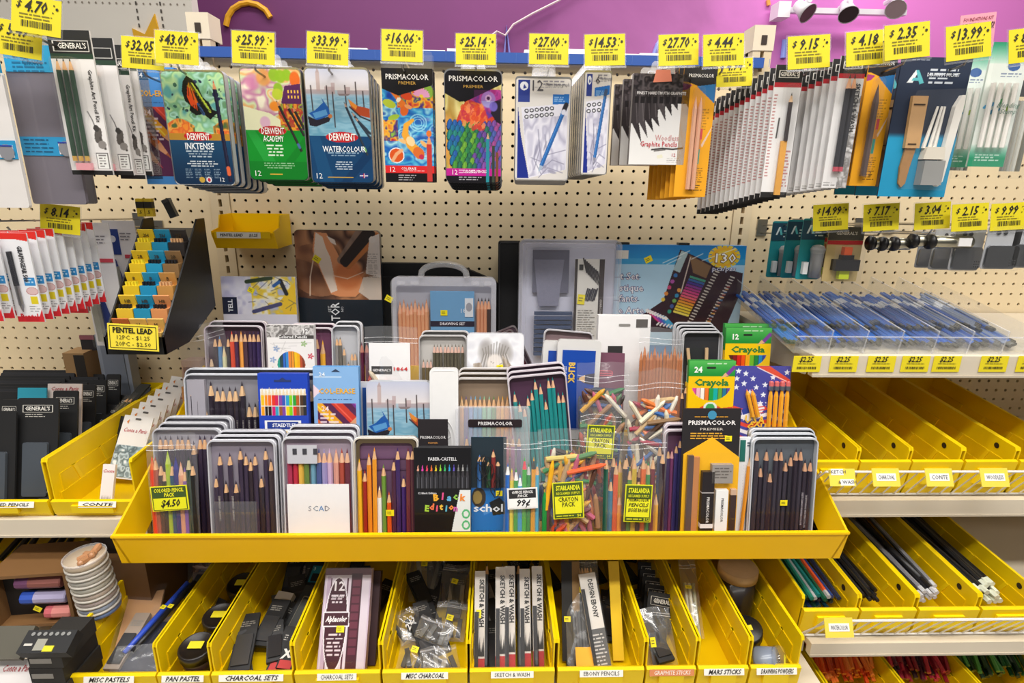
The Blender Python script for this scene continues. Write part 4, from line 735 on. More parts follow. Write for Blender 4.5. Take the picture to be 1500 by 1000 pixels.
def a_alpha():
    a = Art(62, 134, 'c8b4c8'); a.rect(0, 0, 62, 8, '6a3a44'); a.rect(2, 8, 60, 132, 'd8ccd8'); a.rect(36, 6, 50, 134, '4a2430')
    for k in range(9): a.rect(38, 14+k*10, 48, 22+k*10, '6a3444')
    a.rect(3, 10, 8, 130, 'bfa8c0'); a.rect(8, 12, 10, 126, '54283c'); a.rect(30, 12, 32, 126, '54283c'); a.ell(19, 66, 15.5, 56, 'ece4ec'); a.ell(19, 66, 14, 54, '46222e'); a.poly([(2, 52), (36, 52), (37, 70), (2, 70)], 'ece4ec'); a.poly([(3, 53.5), (35, 53.5), (36, 68.5), (3, 68.5)], '46222e')
    a.tl(10, 28, 32, 3, 4, 'ece0e8', 1, .9, 'c'); a.tl(8, 30, 78, 6, 4.5, 'ece0e8', 2, .9, 'c'); a.rect(8, 124, 30, 132, 'f0f0f4')
    for k in range(8): a.rect(9+k*2.6, 125, 10.2+k*2.6, 131, '8888a8')
    return a
# ================================================================ generic packages
SHARED = {}
def M_(key, fn):
    if key not in SHARED: SHARED[key] = fn()
    return SHARED[key]
def pencil_mesh(c, L_, r=.0036, wood='d9a877', lead=None, dip=None):
    def mk():
        g = G(); n = 6; q = min(L_*.2, r*5.2); lead_ = lead or c; body = lin(c); wd = lin(wood); ld = lin(lead_)
        R = [[g.v((rr_*math.cos(2*PI*k/n), rr_*math.sin(2*PI*k/n), z)) for k in range(n)] for rr_, z in ((r, 0), (r, L_*.05), (r, L_-q), (r*.36, L_-q*.34))]; tip = g.v((0, 0, L_))
        cs = [lin(dip) if dip else body, body, wd]
        for i in range(3):
            for k in range(n): g.fi([R[i][k], R[i][(k+1) % n], R[i+1][(k+1) % n], R[i+1][k]], cs[i])
        for k in range(n): g.fi([R[3][k], R[3][(k+1) % n], tip], ld)
        g.fi(R[0][::-1], cs[0]); return g.mesh('pencil', 'gloss')
    return M_(('pencil', c, round(L_, 3), r, wood, lead, dip), mk)
EXT = {}
def aspect(T, w, h, W_, H_):      # the printed face keeps its real proportions; the package goes on below it
    hh = min(h, w*H_/W_); d = h-hh; T.location = T.location+T.rotation_euler.to_matrix() @ Vector((0, 0, d)); EXT[T.name] = d; return hh
def box_pack(T, w, h, t, c='fff', m='paper', r=None, name='carton'):
    g = G(); g.box(-w/2, w/2, 0, t, -EXT.get(T.name, 0), h, c) if not r else g.prism(rr(w, h, r, 4), 0, t, c); return g.to(name, m, T)
def sticker(T, x, z, s=.009, c='f2e010', y=-.0012, rot=.1, h=None):
    h = h or s*.8; g = G(); g.box(-s/2, s/2, 0, .0003, -h/2, h/2, c); g.fine(-s*.35, s*.35, h*.2, 2, h*.28, '6a6420', -.0003, .35, 3); return g.to('price_sticker', 'paper', T, False, (x, y, z), (0, rot, 0))
def hangtab(T, w, h, tw=.045, th=.02):
    g = G(); g.prism([(-tw/2, h-.004), (tw/2, h-.004), (tw/2-.003, h+th-.004), (tw/2-.007, h+th), (-tw/2+.007, h+th), (-tw/2+.003, h+th-.004)], .0012, .0020, 'f4f4f6')
    o = g.to('hang_tab', 'zip', T); g = G(); g.ring([(x*1.0, z) for x, z in rr(.014, .007, .003, 2, 0, h+th-.009)], rr(.011, .004, .0018, 2, 0, h+th-.009), .0008, .0024, 'e8e8ec'); g.to('tab_rim', 'plastic', o); return o
def hung(kind, label, cat, group, box, Y, art, t, nrep, dy, dx=0., names=None, r=0., side='c8c8cc', m='gloss', tab=True, fin=None, plabel=None, first=None, dz=0.):
    loc, w, h = hang(*box, Y); T = thing(kind, label, cat, group, loc)
    if r: g = G(); g.prism(rr(w, h, r, 5), 0, t, side); g.to('tin_body', 'gloss', T); g = G(); g.ring(rr(w, h, r, 5), rr(w-.003, h-.003, r-.0015, 5), -.0009, 0, 'dcdce0'); g.to('rim', 'metal', T)
    else: box_pack(T, w, h, t, side)
    art.obj(w-(.003 if r else 0), h-(.003 if r else 0), T, 'printed_front', -.0006, r, m, z0=.0015 if r else 0)
    if tab: hangtab(T, w, h)
    if fin: fin(T, w, h)
    out = [T]
    for k in range(1, nrep+1):
        c = dup(T, loc+Vector((dx*k, dy*k, dz*k)), f'{plabel or label}, {ORD[k]} from the front on its hook', drop=('lettering', 'price_sticker')); out.append(c)
    if nrep: T['label'] = label+', front one'
    return out, loc, w, h
def hk(px, py, Yf, nm, zoff=0): p = U(px, py, Yf); return hook(p.x, p.z-.034, Yf, nm)
# ================================================================ top row, hanging packs
def f_ink(T, w, h):
    text(T, 'DERWENT', -.02*w, h*.428, .011, 'f6f0ea', .03, y=-.0012, wid=w*.36); text(T, 'INKTENSE', -.02*w, h*.345, .011, 'e8edf2', .03, y=-.0012, wid=w*.46); text(T, '12', .28*w, h*.05, .007, 'f0f0f0', y=-.0012)
hung('pencil_tin', 'pencil tin with orange butterfly on green', 'pencil tin', 'butterfly pencil tins on one hook', (233, 327, 102, 271), 1.07, a_inktense(), .014, 5, .0235, .0008, r=.009, side='c4c6c8', fin=f_ink, dz=-.0035)
def f_ac(T, w, h):
    text(T, 'DERWENT', -.04*w, h*.445, .011, 'f6f0ea', .03, y=-.0012, wid=w*.38); text(T, 'ACADEMY', -.04*w, h*.375, .010, 'f0f4ec', .02, y=-.0012, wid=w*.34); text(T, '12', -.36*w, h*.06, .010, 'f0f4ec', y=-.0012)
hung('pencil_tin', 'green pencil tin with autumn street painting', 'pencil tin', 'green pencil tins on one hook', (349, 440, 98, 264), 1.09, a_academy(), .014, 3, .03, .001, r=.009, side='2a3a30', fin=f_ac, dz=-.004)
def f_wc(T, w, h):
    text(T, 'DERWENT', .03*w, h*.405, .012, 'f6f0ea', .03, y=-.0012, wid=w*.42); text(T, 'WATERCOLOUR', .05*w, h*.30, .010, 'f0f4f8', .02, y=-.0012, wid=w*.68); text(T, '12', -.38*w, h*.06, .010, 'f0f4f8', y=-.0012)
hung('pencil_tin', 'navy pencil tin with hanging gondola picture', 'pencil tin', 'gondola pencil tins on one hook', (444, 540, 98, 268), 1.09, a_watercolour(), .014, 3, .022, .001, r=.009, side='2a3a50', fin=f_wc, dz=-.004)
def f_ko(T, w, h):
    text(T, 'PRISMACOLOR', 0, h*.925, .009, 'ece8e4', .02, y=-.0012, wid=w*.84); text(T, 'PREMIER', 0, h*.875, .005, 'd8a848', y=-.0012, wid=w*.34); text(T, '12', -.36*w, h*.115, .009, 'f8e8e8', y=-.0012); text(T, 'COL-ERASE', -.02*w, h*.125, .004, 'fff', .01, y=-.0012, wid=w*.3)
    g = G(); g.ring(rr(w, .03, .002, 2, 0, h+.012), rr(.018, .007, .003, 2, 0, h+.012), .001, .002, 'e8e8ea'); g.to('clear_header', 'clear', T)
hung('pencil_box', 'pencil box with orange koi fish', 'pencil box', 'koi pencil boxes', (558, 633, 100, 267), 1.09, a_koi(), .013, 1, .03, .0, side='1a181c', tab=False, fin=f_ko)
def f_pa(T, w, h):
    text(T, 'PRISMACOLOR', 0, h*.915, .009, 'ece8e4', .02, y=-.0012, wid=w*.84); text(T, 'PREMIER', 0, h*.85, .005, 'd8a848', y=-.0012, wid=w*.34); text(T, '12', -.34*w, h*.095, .009, 'f8e8e8', y=-.0012); text(T, 'COLORED PENCILS', .02*w, h*.105, .005, 'fff', .01, y=-.0012, wid=w*.42)
hung('pencil_tin', 'black pencil tin with bright parrot', 'pencil tin', 'parrot pencil tins on one hook', (650, 736, 101, 268), 1.09, a_parrot(), .014, 3, .03, .0005, r=.011, side='201c20', fin=f_pa, dz=-.005)
def f_lu(n):
    def f(T, w, h): text(T, str(n), -.12*w if n == 12 else -.0*w, h*.91, .018 if n == 12 else .014, '4a4850', y=-.0012); text(T, 'Mars Lumograph', .25*w if n == 12 else .3*w, h*.925, .006, '6a6870', y=-.0012, wid=w*.42)
    return f
hung('pencil_tin', 'pale grey graphite tin numbered 12', 'pencil tin', 'pale graphite pencil tins of twelve', (755, 838, 112, 264), 1.09, lumo(83, 12), .014, 3, .02, .001, r=.006, side='d0ccc8', fin=f_lu(12), dz=-.003)
hung('pencil_tin', 'narrow pale graphite tin numbered 6', 'pencil tin', 'pale graphite pencil tins of six', (856, 897, 103, 256), 1.06, lumo(41, 6), .014, 9, .022, -.001, r=.005, side='b8b4ac', fin=f_lu(6), dz=-.001)
def f_wo(T, w, h):
    text(T, 'FINEST HARDTMUTH GRAPHITE', 0, h*.79, .005, 'e8e4e4', .02, y=-.0012, wid=w*.86); text(T, 'Woodless', .16*w, h*.30, .010, 'c88888', 0, y=-.0012, wid=w*.42); text(T, 'Graphite Pencils', .02*w, h*.23, .009, 'c02838', .01, y=-.0012, wid=w*.66); text(T, '12', .3*w, h*.11, .006, 'c03038', y=-.0012)
    g = G(); g.prism([(-.016, h-.014), (.016, h-.012), (.012, h+.006), (-.012, h+.006)], -.002, -.0012, 'e88a70'); g.to('paper_flap', 'paper', T)
hung('pencil_box', 'grey box picturing woodless graphite pencils', 'pencil box', 'woodless graphite boxes on one hook', (929, 1013, 108, 241), 1.06, a_woodless(), .012, 2, .06, -.004, side='8a8484', fin=f_wo)
def f_bl(c1, n):
    def f(T, w, h):
        text(T, 'PRISMACOLOR', .02*w, h*.93, .006, 'ece8e4', .01, y=-.0012, wid=w*.75)
        for x in (-.10, .06)[:n]: link('pencil', pencil_mesh(c1, h*.72, .0042, c1, c1), T, (x*w, -.005, h*.06))
        g = G(); g.prism(rr(w*.34, h*.78, .008, 4, -.02*w, h*.46), -.011, -.0008, 'fff'); g.to('blister', 'clear', T)
    return f
hung('pencil_card', 'yellow card with two bare wood blender pencils', 'pencil card', 'yellow blender pencil cards on one hook', (1003, 1052, 97, 288), 1.06, a_blender(), .002, 6, .013, -.0045, side='e8a010', m='paper', tab=False, fin=f_bl('e0a888', 2), dz=-.0015)
# graphite kits at left
def f_kit(c, x0=-.32):
    def f(T, w, h):
        text(T, "GENERAL'S", .05*w, h*.895, .008, 'f0ece4', .02, y=-.0012, wid=w*.66)
        for k in range(3 if c != '2a2c2c' else 1): link('pencil', pencil_mesh(c, h*.72, .0036, 'd8a878', '2a2a2a', dip='c8a050'), T, (w*(x0+k*.15), -.005, h*.1))
        g = G(); g.box(-w*.3, w*.06, -.008, -.001, h*.035, h*.085, 'e8a0a8'); g.to('eraser', 'plastic', T)
        g = G(); g.prism(rr(w*.62, h*.78, .006, 3, -.14*w, h*.43), -.011, -.0008, 'fff'); g.to('blister', 'clear', T)
        text(T, 'Graphite Art Pencil Kit', w*.36, h*.56, .0062, '2a2626', .02, rot=-PI/2, y=-.0012, wid=h*.36)
    return f
hung('pencil_card', 'white carded kit with green pencils', 'pencil card', 'graphite kit cards with green pencils', (67, 130, 44, 256), .98, a_kit(), .003, 2, .05, .003, side='dcd8d4', m='paper', tab=False, fin=f_kit('2c4634'))
hung('pencil_card', 'white carded kit with one black pencil', 'pencil card', 'graphite kit cards with a black pencil', (146, 184, 72, 262), 1.07, a_kit(), .003, 1, .05, .003, side='dcd8d4', m='paper', tab=False, fin=f_kit('2a2c2c'))
# craft paper packs far left
def craft(box, Y, c, cut, label, hd='2a9ccc'):
    loc, w, h = hang(*box, Y); T = thing('paper_pack', label, 'paper pack', 'craft paper packs', loc); g = G(); g.prism(rr(w, h*.86, .004, 2, 0, h*.43), 0, .006, c); g.to('sheets', 'paper', T)
    g = G(); g.box(-w/2+.002, w/2-.002, -.001, .005, h*.84, h, hd); g.fine(-w*.35, w*.4, h*.9, 3, .006, '1c6c94', -.0014, .4, 2); g.to('header_card', 'paper', T)
    text(T, "Crafter's", -.1*w, h*.945, .012, '1a5c84', 0, .3, y=-.0018, wid=w*.5); text(T, 'Choice', .0*w, h*.90, .011, '1a5c84', 0, .3, y=-.0018, wid=w*.34)
    g = G(); g.box(-w/2+.001, w/2-.001, -.0012, 0, h*.32, h*.44, '2494c8'); g.fine(-w*.42, w*.1, h*.425, 4, .006, '0c5880', -.0016, .35, 5); o = g.to('paper_band', 'paper', T)
    g = G(); g.box(w*.2, w*.44, -.0024, -.0012, h*.33, h*.41, 'e8e8ec'); g.box(w*.2, w*.44, -.003, -.0024, h*.40, h*.41, '28409c'); g.disc(w*.33, h*.365, .012, '8a8a90', -.0026, 10); g.to('picture_print', 'paper', o)
    g = G(); g.prism(rr(w+.004, h*.875, .004, 2, 0, h*.43), -.0034, -.0026, 'fff'); g.to('sleeve', 'film', T); return T
craft((0, 84, 66, 299), 1.0, '76707a', 1, 'grey paper pack with a blue band at the far left', )
craft((16, 100, 74, 298), 1.09, '6a666c', 1, 'second grey paper pack with a blue band, tucked behind the first')
craft((-96, -6, 70, 304), .97, 'e4dfdc', 1, 'white paper pack with a blue band cut by the left edge')
# colerase boxes beside the butterfly tins
def f_ce(T, w, h): text(T, 'COL-ERASE', .02*w, h*.78, .010, 'f0b020', .03, y=-.0012, wid=w*.8); text(T, '24', -.3*w, h*.93, .008, 'e8f0f8', .02, y=-.0012); text(T, '24', -.25*w, h*.62, .010, 'f4e0e0', .02, y=-.0012)
hung('pencil_box', 'blue fanned pencil box behind butterfly tins', 'pencil box', 'blue fanned pencil boxes on the hook', (190, 254, 98, 270), 1.12, a_colerase(), .012, 1, .03, .001, side='2a6ab8', tab=False, fin=f_ce)
# sketch and wash cards (two long stacks) on the right
def f_sk(kind):
    def f(T, w, h):
        text(T, "GENERAL'S", 0, h*.932, .0062, 'f0ece4', .02, y=-.0012, wid=w*.66)
        if kind == 0: link('pencil', pencil_mesh('3a3234', h*.36, .0036, 'e0b890', '2a2a2a'), T, (w*.14, -.005, h*.44)); g = G(); g.box(-w*.02, w*.2, -.006, -.002, h*.02, h*.44, 'e0a040'); g.to('brush_handle', 'wood', T); g = G(); g.prism(rr(w*.5, h*.84, .005, 3, .1*w, h*.44), -.011, -.0008, 'fff'); g.to('blister', 'clear', T)
        else:
            for k in range(2): link('pencil', pencil_mesh('34343a', h*.74, .0042, 'e0a880', '2a2a2a', dip='c05060'), T, (w*(-.12+k*.2), -.005, h*.13))
            text(T, 'SKETCH & WASH', w*.3, h*.62, .0075, '26262a', .04, rot=-PI/2, y=-.0012, wid=h*.36); g = G(); g.prism(rr(w*.6, h*.88, .005, 3, -.05*w, h*.46), -.012, -.0008, 'fff'); g.to('blister', 'clear', T)
    return f
hung('pencil_card', 'white sketch pencil card with an orange brush handle, left stack', 'pencil card', 'left stack of sketch pencil cards', (1138, 1178, 95, 289), 1.0, a_sketch(0), .002, 13, .0135, -.0035, side='d8d6d6', m='paper', tab=False, fin=f_sk(0), plabel='white sketch pencil card in the left stack', dz=-.003)
hung('pencil_card', 'white sketch and wash card with two dark pencils, right stack', 'pencil card', 'right stack of sketch pencil cards', (1233, 1271, 82, 275), .96, a_sketch(1), .002, 9, .0135, -.0045, side='d8d6d6', m='paper', tab=False, fin=f_sk(1), plabel='white sketch pencil card in the right stack', dz=-.002)
def f_yl(T, w, h):
    text(T, 'PRISMACOLOR', .02*w, h*.955, .006, 'ece8e4', .01, y=-.0012, wid=w*.75); link('pencil', pencil_mesh('5a4a48', h*.72, .0055, '5a4a48', '3a3030'), T, (-.12*w, -.006, h*.08)); text(T, '2', .2*w, h*.1, .008, '6a4a10', y=-.0012)
    g = G(); g.prism(rr(w*.34, h*.78, .008, 4, -.11*w, h*.46), -.012, -.0008, 'fff'); g.to('blister', 'clear', T)
hung('pencil_card', 'yellow card with one thick dark graphite pencil', 'pencil card', 'yellow cards with a thick dark pencil', (1275, 1316, 84, 272), 1.0, a_blender(), .002, 2, .02, -.006, side='e8a010', m='paper', tab=False, fin=f_yl)
# navy and teal drawing tool sets
def f_to(T, w, h):
    text(T, 'DRAWING TOOLS SET', .12*w, h*.88, .0055, 'e8eef4', .01, y=-.0012, wid=w*.46)
    def bl(pts, y0, c, nm, m='plastic'): g = G(); g.prism([(p[0]*w, p[1]*h) for p in pts], y0, -.0015, c); return g.to(nm, m, T)
    bl([(-.27, .36), (-.29, .73), (-.07, .73), (-.06, .36)], -.008, 'c89c68', 'sanding_block', 'wood'); bl([(-.24, .36), (-.27, .22), (-.25, .1), (-.2, .07), (-.15, .1), (-.13, .22), (-.09, .36)], -.005, 'a87c4c', 'block_handle', 'wood')
    g = G(); g.box(-w*.26, -w*.1, -.0088, -.008, h*.665, h*.675, '7a5c3c'); g.box(-w*.24, -w*.12, -.0088, -.008, h*.385, h*.393, '7a5c3c'); g.to('staple', 'metal', T)
    for x0, x1 in ((.04, .1), (.13, .16), (.2, .2)): g = G(); g.tube([(x0*w-.004, -.006, h*.36), (x1*w, -.006, h*.66)], .0032, 'e8e4dc', 7, r2=.0018); g.to('paper_stump', 'paper', T)
    bl([(-.01, .28), (.02, .37), (.28, .37), (.3, .28)], -.014, 'e8e0d0', 'kneaded_eraser'); g = G(); g.box(0*w, w*.3, -.018, -.0015, h*.09, h*.27, '9a9a98'); g.to('grey_eraser', 'plastic', T)
    bl([(.26, .1), (.31, .08), (.37, .12), (.45, .68), (.44, .74), (.4, .74), (.33, .66)], -.010, 'eeeae2', 'white_stick')
    g = G(); g.prism([(p[0]*w, p[1]*h) for p in ((-.34, .06), (.34, .05), (.4, .1), (.48, .72), (.42, .78), (-.32, .76), (-.36, .7))], -.0205, -.0195, 'fff'); g.to('blister', 'clear', T)
hung('tool_card', 'navy and teal carded tool set', 'tool set', 'carded drawing tool sets', (1322, 1426, 84, 288), .98, a_tools(), .002, 2, .05, -.008, side='1c2a40', m='paper', tab=False, fin=f_to)
def f_st(T, w, h):
    for k in range(4): g = G(); g.tube([(w*(-.34+k*.2), -.006, h*.16), (w*(-.34+k*.2), -.006, h*.68)], .0038, 'eeeae4', 7); g.to('paper_stump', 'paper', T)
    text(T, 'Blending', .1*w, h*.50, .008, '3a6a58', 0, .4, y=-.0108); text(T, 'Stump', .14*w, h*.45, .008, '3a6a58', 0, .4, y=-.0108)
    g = G(); g.prism(rr(w*1.02, h*.96, .004, 2), -.0105, -.0098, 'fff'); g.to('plastic_bag', 'clear', T)
hung('stump_pack', 'bagged white blending stumps with green card', 'stump pack', 'blending stump packs at the right edge', (1456, 1512, 62, 244), .99, a_stumps(), .003, 1, .06, -.014, side='c8d8cc', m='paper', tab=False, fin=f_st)
def greypack(x0, x1, yt, yb, Y, lab):
    loc, w, h = hang(x0, x1, yt, yb, Y); T = thing('stump_pack', lab, 'stump pack', 'bagged tool packs behind', loc)
    for k in range(4): g = G(); g.tube([(w*(-.3+k*.2), 0, h*.08), (w*(-.3+k*.2), 0, h*.8)], .004, ['8a8a84', 'a8a8a0', 'c8c8c0', '78786e'][k], 7); g.to('stick', 'plastic', T)
    g = G(); g.box(-w/2, w/2, -.001, .0, h*.84, h, '24282a'); g.to('header_card', 'paper', T); g = G(); g.prism(rr(w, h, .004, 2), -.0055, -.005, 'fff'); g.to('plastic_bag', 'clear', T)
greypack(1420, 1452, 100, 262, 1.08, 'bagged grey sticks with a dark header, left of the blending stumps'); greypack(1490, 1530, 118, 262, 1.12, 'bagged grey sticks at the right edge below the price tag')
# price tags on the top row, each on its hook
for (px, py, s, Y, rot, sc) in ((53, 23, '4.70', .90, .14, 1), (26, 57, '5.49', .92, .14, 1), (209, 78, '32.05', 1.02, .06, 1), (259, 70, '43.09', 1.0, .05, 1), (371, 70, '25.99', 1.0, .04, 1), (480, 71, '33.99', 1.02, .05, 1), (589, 67, '16.06', 1.02, .02, 1), (697, 72, '25.14', 1.04, -.0, 1), (804, 72, '27.00', 1.05, -.0, 1), (886, 73, '14.53', 1.02, -.04, 1), (994, 73, '27.70', 1.02, -.05, 1), (1060, 73, '4.44', 1.0, -.06, 1), (1076, 106, '4.94', 1.06, -.06, .95), (1185, 76, '9.15', .96, -.08, 1), (1272, 70, '4.18', .92, -.1, 1), (1329, 60, '2.35', .9, -.12, 1), (1419, 61, '13.99', .90, -.14, 1)):
    ptag(px, py, s, Y, rot=rot, sc=sc)
    if s not in ('5.49', '4.94'): hk(px, py+20, Y+.045, 'packs '+WHERE[s].replace('above', 'at')+' tag')
ptag(1510, 65, '8.99', .92, rot=-.14, nm='yellow price tag cut off by the right edge of the photo, top row')
p = U(1432, 38, .905); T = thing('sign_card', 'small pink card reading FOUNDATIONS KIT MUST HAVES! behind a price tag', 'sign', None, p, (0, -.12, 0)); g = G(); g.box(-.026, .026, 0, .001, -.03, .016, 'f0a0b0'); g.to('card', 'paper', T)
text(T, 'FOUNDATIONS KIT', 0, .009, .0048, '7a2038', .01, .2, y=-.0005, wid=.044); text(T, 'MUST HAVES!', 0, -.001, .009, '2a1018', .04, .2, y=-.0005, wid=.048)
# ================================================================ products in the tray
def wonky(P, nx, ny, w, h, t, seed, amp, flip=1):
    rs = np.random.RandomState(seed)
    return rs
def bag(T, w, h, t, seed=1, m='bag', zipc=True, name='plastic_bag', amp=.004, z0=0., top=.0):
    g = G(); nx, ny = 12, 16; ph = seed*1.7
    for sg in (-1, 1):
        ids = []
        for j in range(ny+1):
            v = j/ny
            for i in range(nx+1):
                u = i/nx; bulge = (math.sin(PI*u)**.6)*(max(0, math.sin(PI*min(1, v*1.02)))**.5)*(1-.75*v**3)
                y = sg*t*.5*bulge+amp*(math.sin(7*u+ph+5*v)*math.cos(9*v+ph*2+3*u)+.6*math.sin(17*u*v+ph))*math.sin(PI*u)*(.4+.6*v)
                x = (u-.5)*w*(1+.02*math.sin(6*v+ph))
                ids.append(g.v((x, y+t*.0, z0+v*h+top*math.sin(PI*u)*v+amp*.5*math.sin(5*u+ph)*v)))
        for j in range(ny):
            for i in range(nx): a = j*(nx+1)+i; q = [ids[a], ids[a+1], ids[a+nx+2], ids[a+nx+1]]; g.fi(q if sg < 0 else q[::-1], (1, 1, 1))
    o = g.to(name, m, T, True)
    if zipc:
        g = G()
        for k in range(2): P = [((u/8-.5)*w*.99, amp*math.sin(7*u/8+ph)*.6-.001, z0+h*(.9-.04*k)+amp*.5*math.sin(5*u/8+ph)) for u in range(9)]; g.tube(P, .0007, 'e0e0e6', 5)
        g.to('zip_seal', 'zip', T)
    return o
def place(kind, label, cat, group, box, Y, zb, lean=.16, roll=0., yaw=0.):
    loc, w, h = stand(*box, Y, zb, lean); T = thing(kind, label, cat, group, loc); T.rotation_mode = 'XYZ'
    T.rotation_euler = (Matrix.Rotation(yaw, 3, 'Z') @ Matrix.Rotation(-lean, 3, 'X') @ Matrix.Rotation(roll, 3, 'Y')).to_euler(); return T, w, h
def penrow(T, pens, w, h, y, z0=.006, r=None, inset=.008, par='pencil'):
    n = len(pens); r = r or min(.0054, (w-2*inset)/n/2*.98)
    for k, p in enumerate(pens):
        c, tp = p[0], p[1]; wood = p[2] if len(p) > 2 and p[2] else 'dcae82'; lead = p[3] if len(p) > 3 else None
        x = -w/2+inset+(k+.5)*(w-2*inset)/n
        link(par, pencil_mesh(c, round(h*tp-z0, 2), round(r, 4), wood, lead), T, (x, y, z0), (0, random.uniform(-.006, .006), random.random()))
def tin(label, group, box, Y, zb, pens, rim='b8b8be', tray='8a8894', lean=.16, roll=0., yaw=0., film='film', r=.011, reps=0, dy=.018, dx=.004, dz=.006, drop=(), kind='pencil_tin', cat='pencil tin', y=.006, lab2=None):
    T, w, h = place(kind, label, cat, group, box, Y, zb, lean, roll, yaw); t = .015
    g = G(); g.prism(rr(w, h, r, 5), .0105, t, tray, rim); g.to('tin_base', 'gloss', T)
    g = G(); g.ring(rr(w, h, r, 5), rr(w-.0045, h-.0045, r-.002, 5, 0, h/2), 0, t, rim); g.ring(rr(w+.001, h+.001, r, 5, 0, h/2), rr(w-.001, h-.001, r, 5, 0, h/2), .005, .0062, 'f0f0f4'); g.to('rim', 'gloss', T)
    g = G(); g.prism(rr(w-.009, h-.009, r-.003, 5, 0, h/2), .0095, .0104, tray); g.to('inner_tray', 'plastic', T)
    if pens: penrow(T, [(p[0], 1-(1-p[1])*(.72 if p[1] > .8 else .85))+tuple(p[2:]) for p in pens], w, h, y, inset=.0055)
    for k in range(1, reps+1):
        if k == 1: T['label'] = label+', front one'
        dup(T, T.location+Vector((dx*k, dy*k, dz*k)), f'{lab2 or label}, {ORD[k]} in stack', drop=('lettering', 'pencil')+drop)
    if film: g = G(); g.prism(rr(w-.001, h-.001, r, 5, 0, h/2), -.0012, -.0006, 'fff'); g.to('shrink_wrap', film, T)
    return T, w, h
PU = '2a2030'; rnd = random.Random(5)
def dark(n, c='3a2e44', lo=.86, hi=.93, miss=(), wood='d8aa80'): return [(c, (rnd.uniform(lo, hi) if k not in miss else rnd.uniform(.62, .75)), wood) for k in range(n)]
zC, zB, zA = STEP['C'], STEP['B'], STEP['A']
# ---------- front row
tin('flat tin of dark pencils behind the $4.50 colored pencil pack', 'front row tins', (222, 322, 628), .915, zC, dark(11), tray='a8a4b0', reps=2, dy=.012, dx=.005)
T, w, h = place('pencil_bag', 'zip bag of mixed pencils labelled COLORED PENCIL PACK $4.50', 'pencil pack', None, (213, 286, 634), .885, zC, .16)
penrow(T, [('e0442c', .83, 'd87040'), ('a85a48', .84), ('4a3630', .78), ('2a2428', .74), ('a8c030', .88, 'b8c860'), ('1e4a6a', .8), ('2c2a78', .84, '3c3a88'), ('e0a080', .78, 'e8b898'), ('7a50a0', .77), ('243c30', .86, 'c8b890'), ('202022', .8)], w, h*.96, .0, z0=.004, r=.0046, inset=.004)
bag(T, w, h, .016, 2, amp=.0015)
g = G(); g.box(-.031, .031, -.0012, 0, -.022, .022, 'e8e41c'); g.box(-.029, .029, -.0016, -.0012, -.0205, .0205, '40501c'); g.box(-.0275, .0275, -.0018, -.0014, -.0195, .001, 'e8e41c'); g.box(-.0275, .0275, -.0018, -.0014, .002, .0195, '3c5424'); o = g.to('price_label', 'paper', T, False, (-.001, -.0115, h*.48), (0, -.06, 0))
text(o, 'COLORED PENCIL', 0, .0145, .0068, 'ece828', .04, .2, y=-.0022, wid=.05); text(o, 'PACK', 0, .0062, .0068, 'ece828', .04, .2, y=-.0022, wid=.018); text(o, '$4.50', 0, -.009, .0125, '2c2a14', .04, .3, y=-.0022, wid=.033)
T, w, h = tin('dark pencil tin with see-through band, between $4.50 pack and SCAD tin', 'front row tins', (302, 402, 645), .89, zC, [('3a2e44', .64), ('3a2e44', .84), ('2e2430', .56), ('3a2e44', .86), ('332838', .54), ('3a2e44', .90), ('3a2e44', .85), ('30242c', .78), ('3a2e44', .82), ('2a2230', .62), ('3a2e44', .88), ('3c3034', .8)], rim='c4c4cc', tray='8a8290', reps=2, dy=.013, dx=.004, dz=.003)
for k in (0, 2): text(T, 'DERWENT GRAPHIC', -w*(.36-k*.1), h*.38, .0036, 'c8c0b8', rot=-PI/2, y=.0012)
g = G(); g.box(-w*.42, w*.2, -.0022, -.0018, h*.12, h*.45, '3a3a34'); g.to('dark_band', 'acrylic', T)
T, w, h = tin('flat tin of pastel coloured pencils with a square white SCAD card', 'front row tins', (412, 516, 641), .885, zC, [(c, .86, 'e0b090') for c in ('a83050', 'b82840', 'e0b048', '688038', '6a98b0', '4a5890', '9a90c0', 'c8a8c8', 'd89888', 'a84838', '6a2c3c')], rim='c8c8ce', tray='a898a8', reps=2, dy=.012, dx=.003, dz=.006)
g = G(); g.box(-w*.44, w*.44, -.003, -.002, h*.13, h*.60, 'eceaec'); o = g.to('square_card', 'paper', T)
for k, (ch, c) in enumerate((('S', '8a8a92'), ('C', '7a8a9a'), ('A', '3a80c0'), ('D', '7a7a82'))): text(o, ch, (-.015+.010*k), h*.385, .010, c, 0, y=-.0034)
g = G(); [g.box(x, x+.007, -.003, -.0022, h*.86, h*.91, '3a3a42') for x in (-w*.34, -w*.20, -w*.05)]; g.box(-w*.42, 0, -.0022, -.0016, h*.78, h*.94, 'c0c0c8'); g.to('printed_band', 'paper', T)
T, w, h = tin('open flat tin of loose bright pencils, yellow to purple, without wrap', 'front row tins', (517, 612, 641), .89, zC, [('e8b020', .80), ('9a2420', .66), ('e88a24', .83), ('e89828', .9), ('eeeae6', .52), ('6a9038', .74), ('e05820', .44), ('4a2440', .79), ('3c2460', .87), ('3e2464', .62), ('682c38', .88), ('54303c', .87)], rim='d8d0c4', tray='6a4c68', film=None, y=.003)
g = G(); g.ring(rr(w-.008, h-.008, .01, 5, 0, h/2), rr(w-.02, h-.02, .007, 5, 0, h/2-.001), .004, .009, 'c8b08c'); g.to('inner_rim', 'metal', T); sticker(T, .006, h*.33, .014, rot=0); 
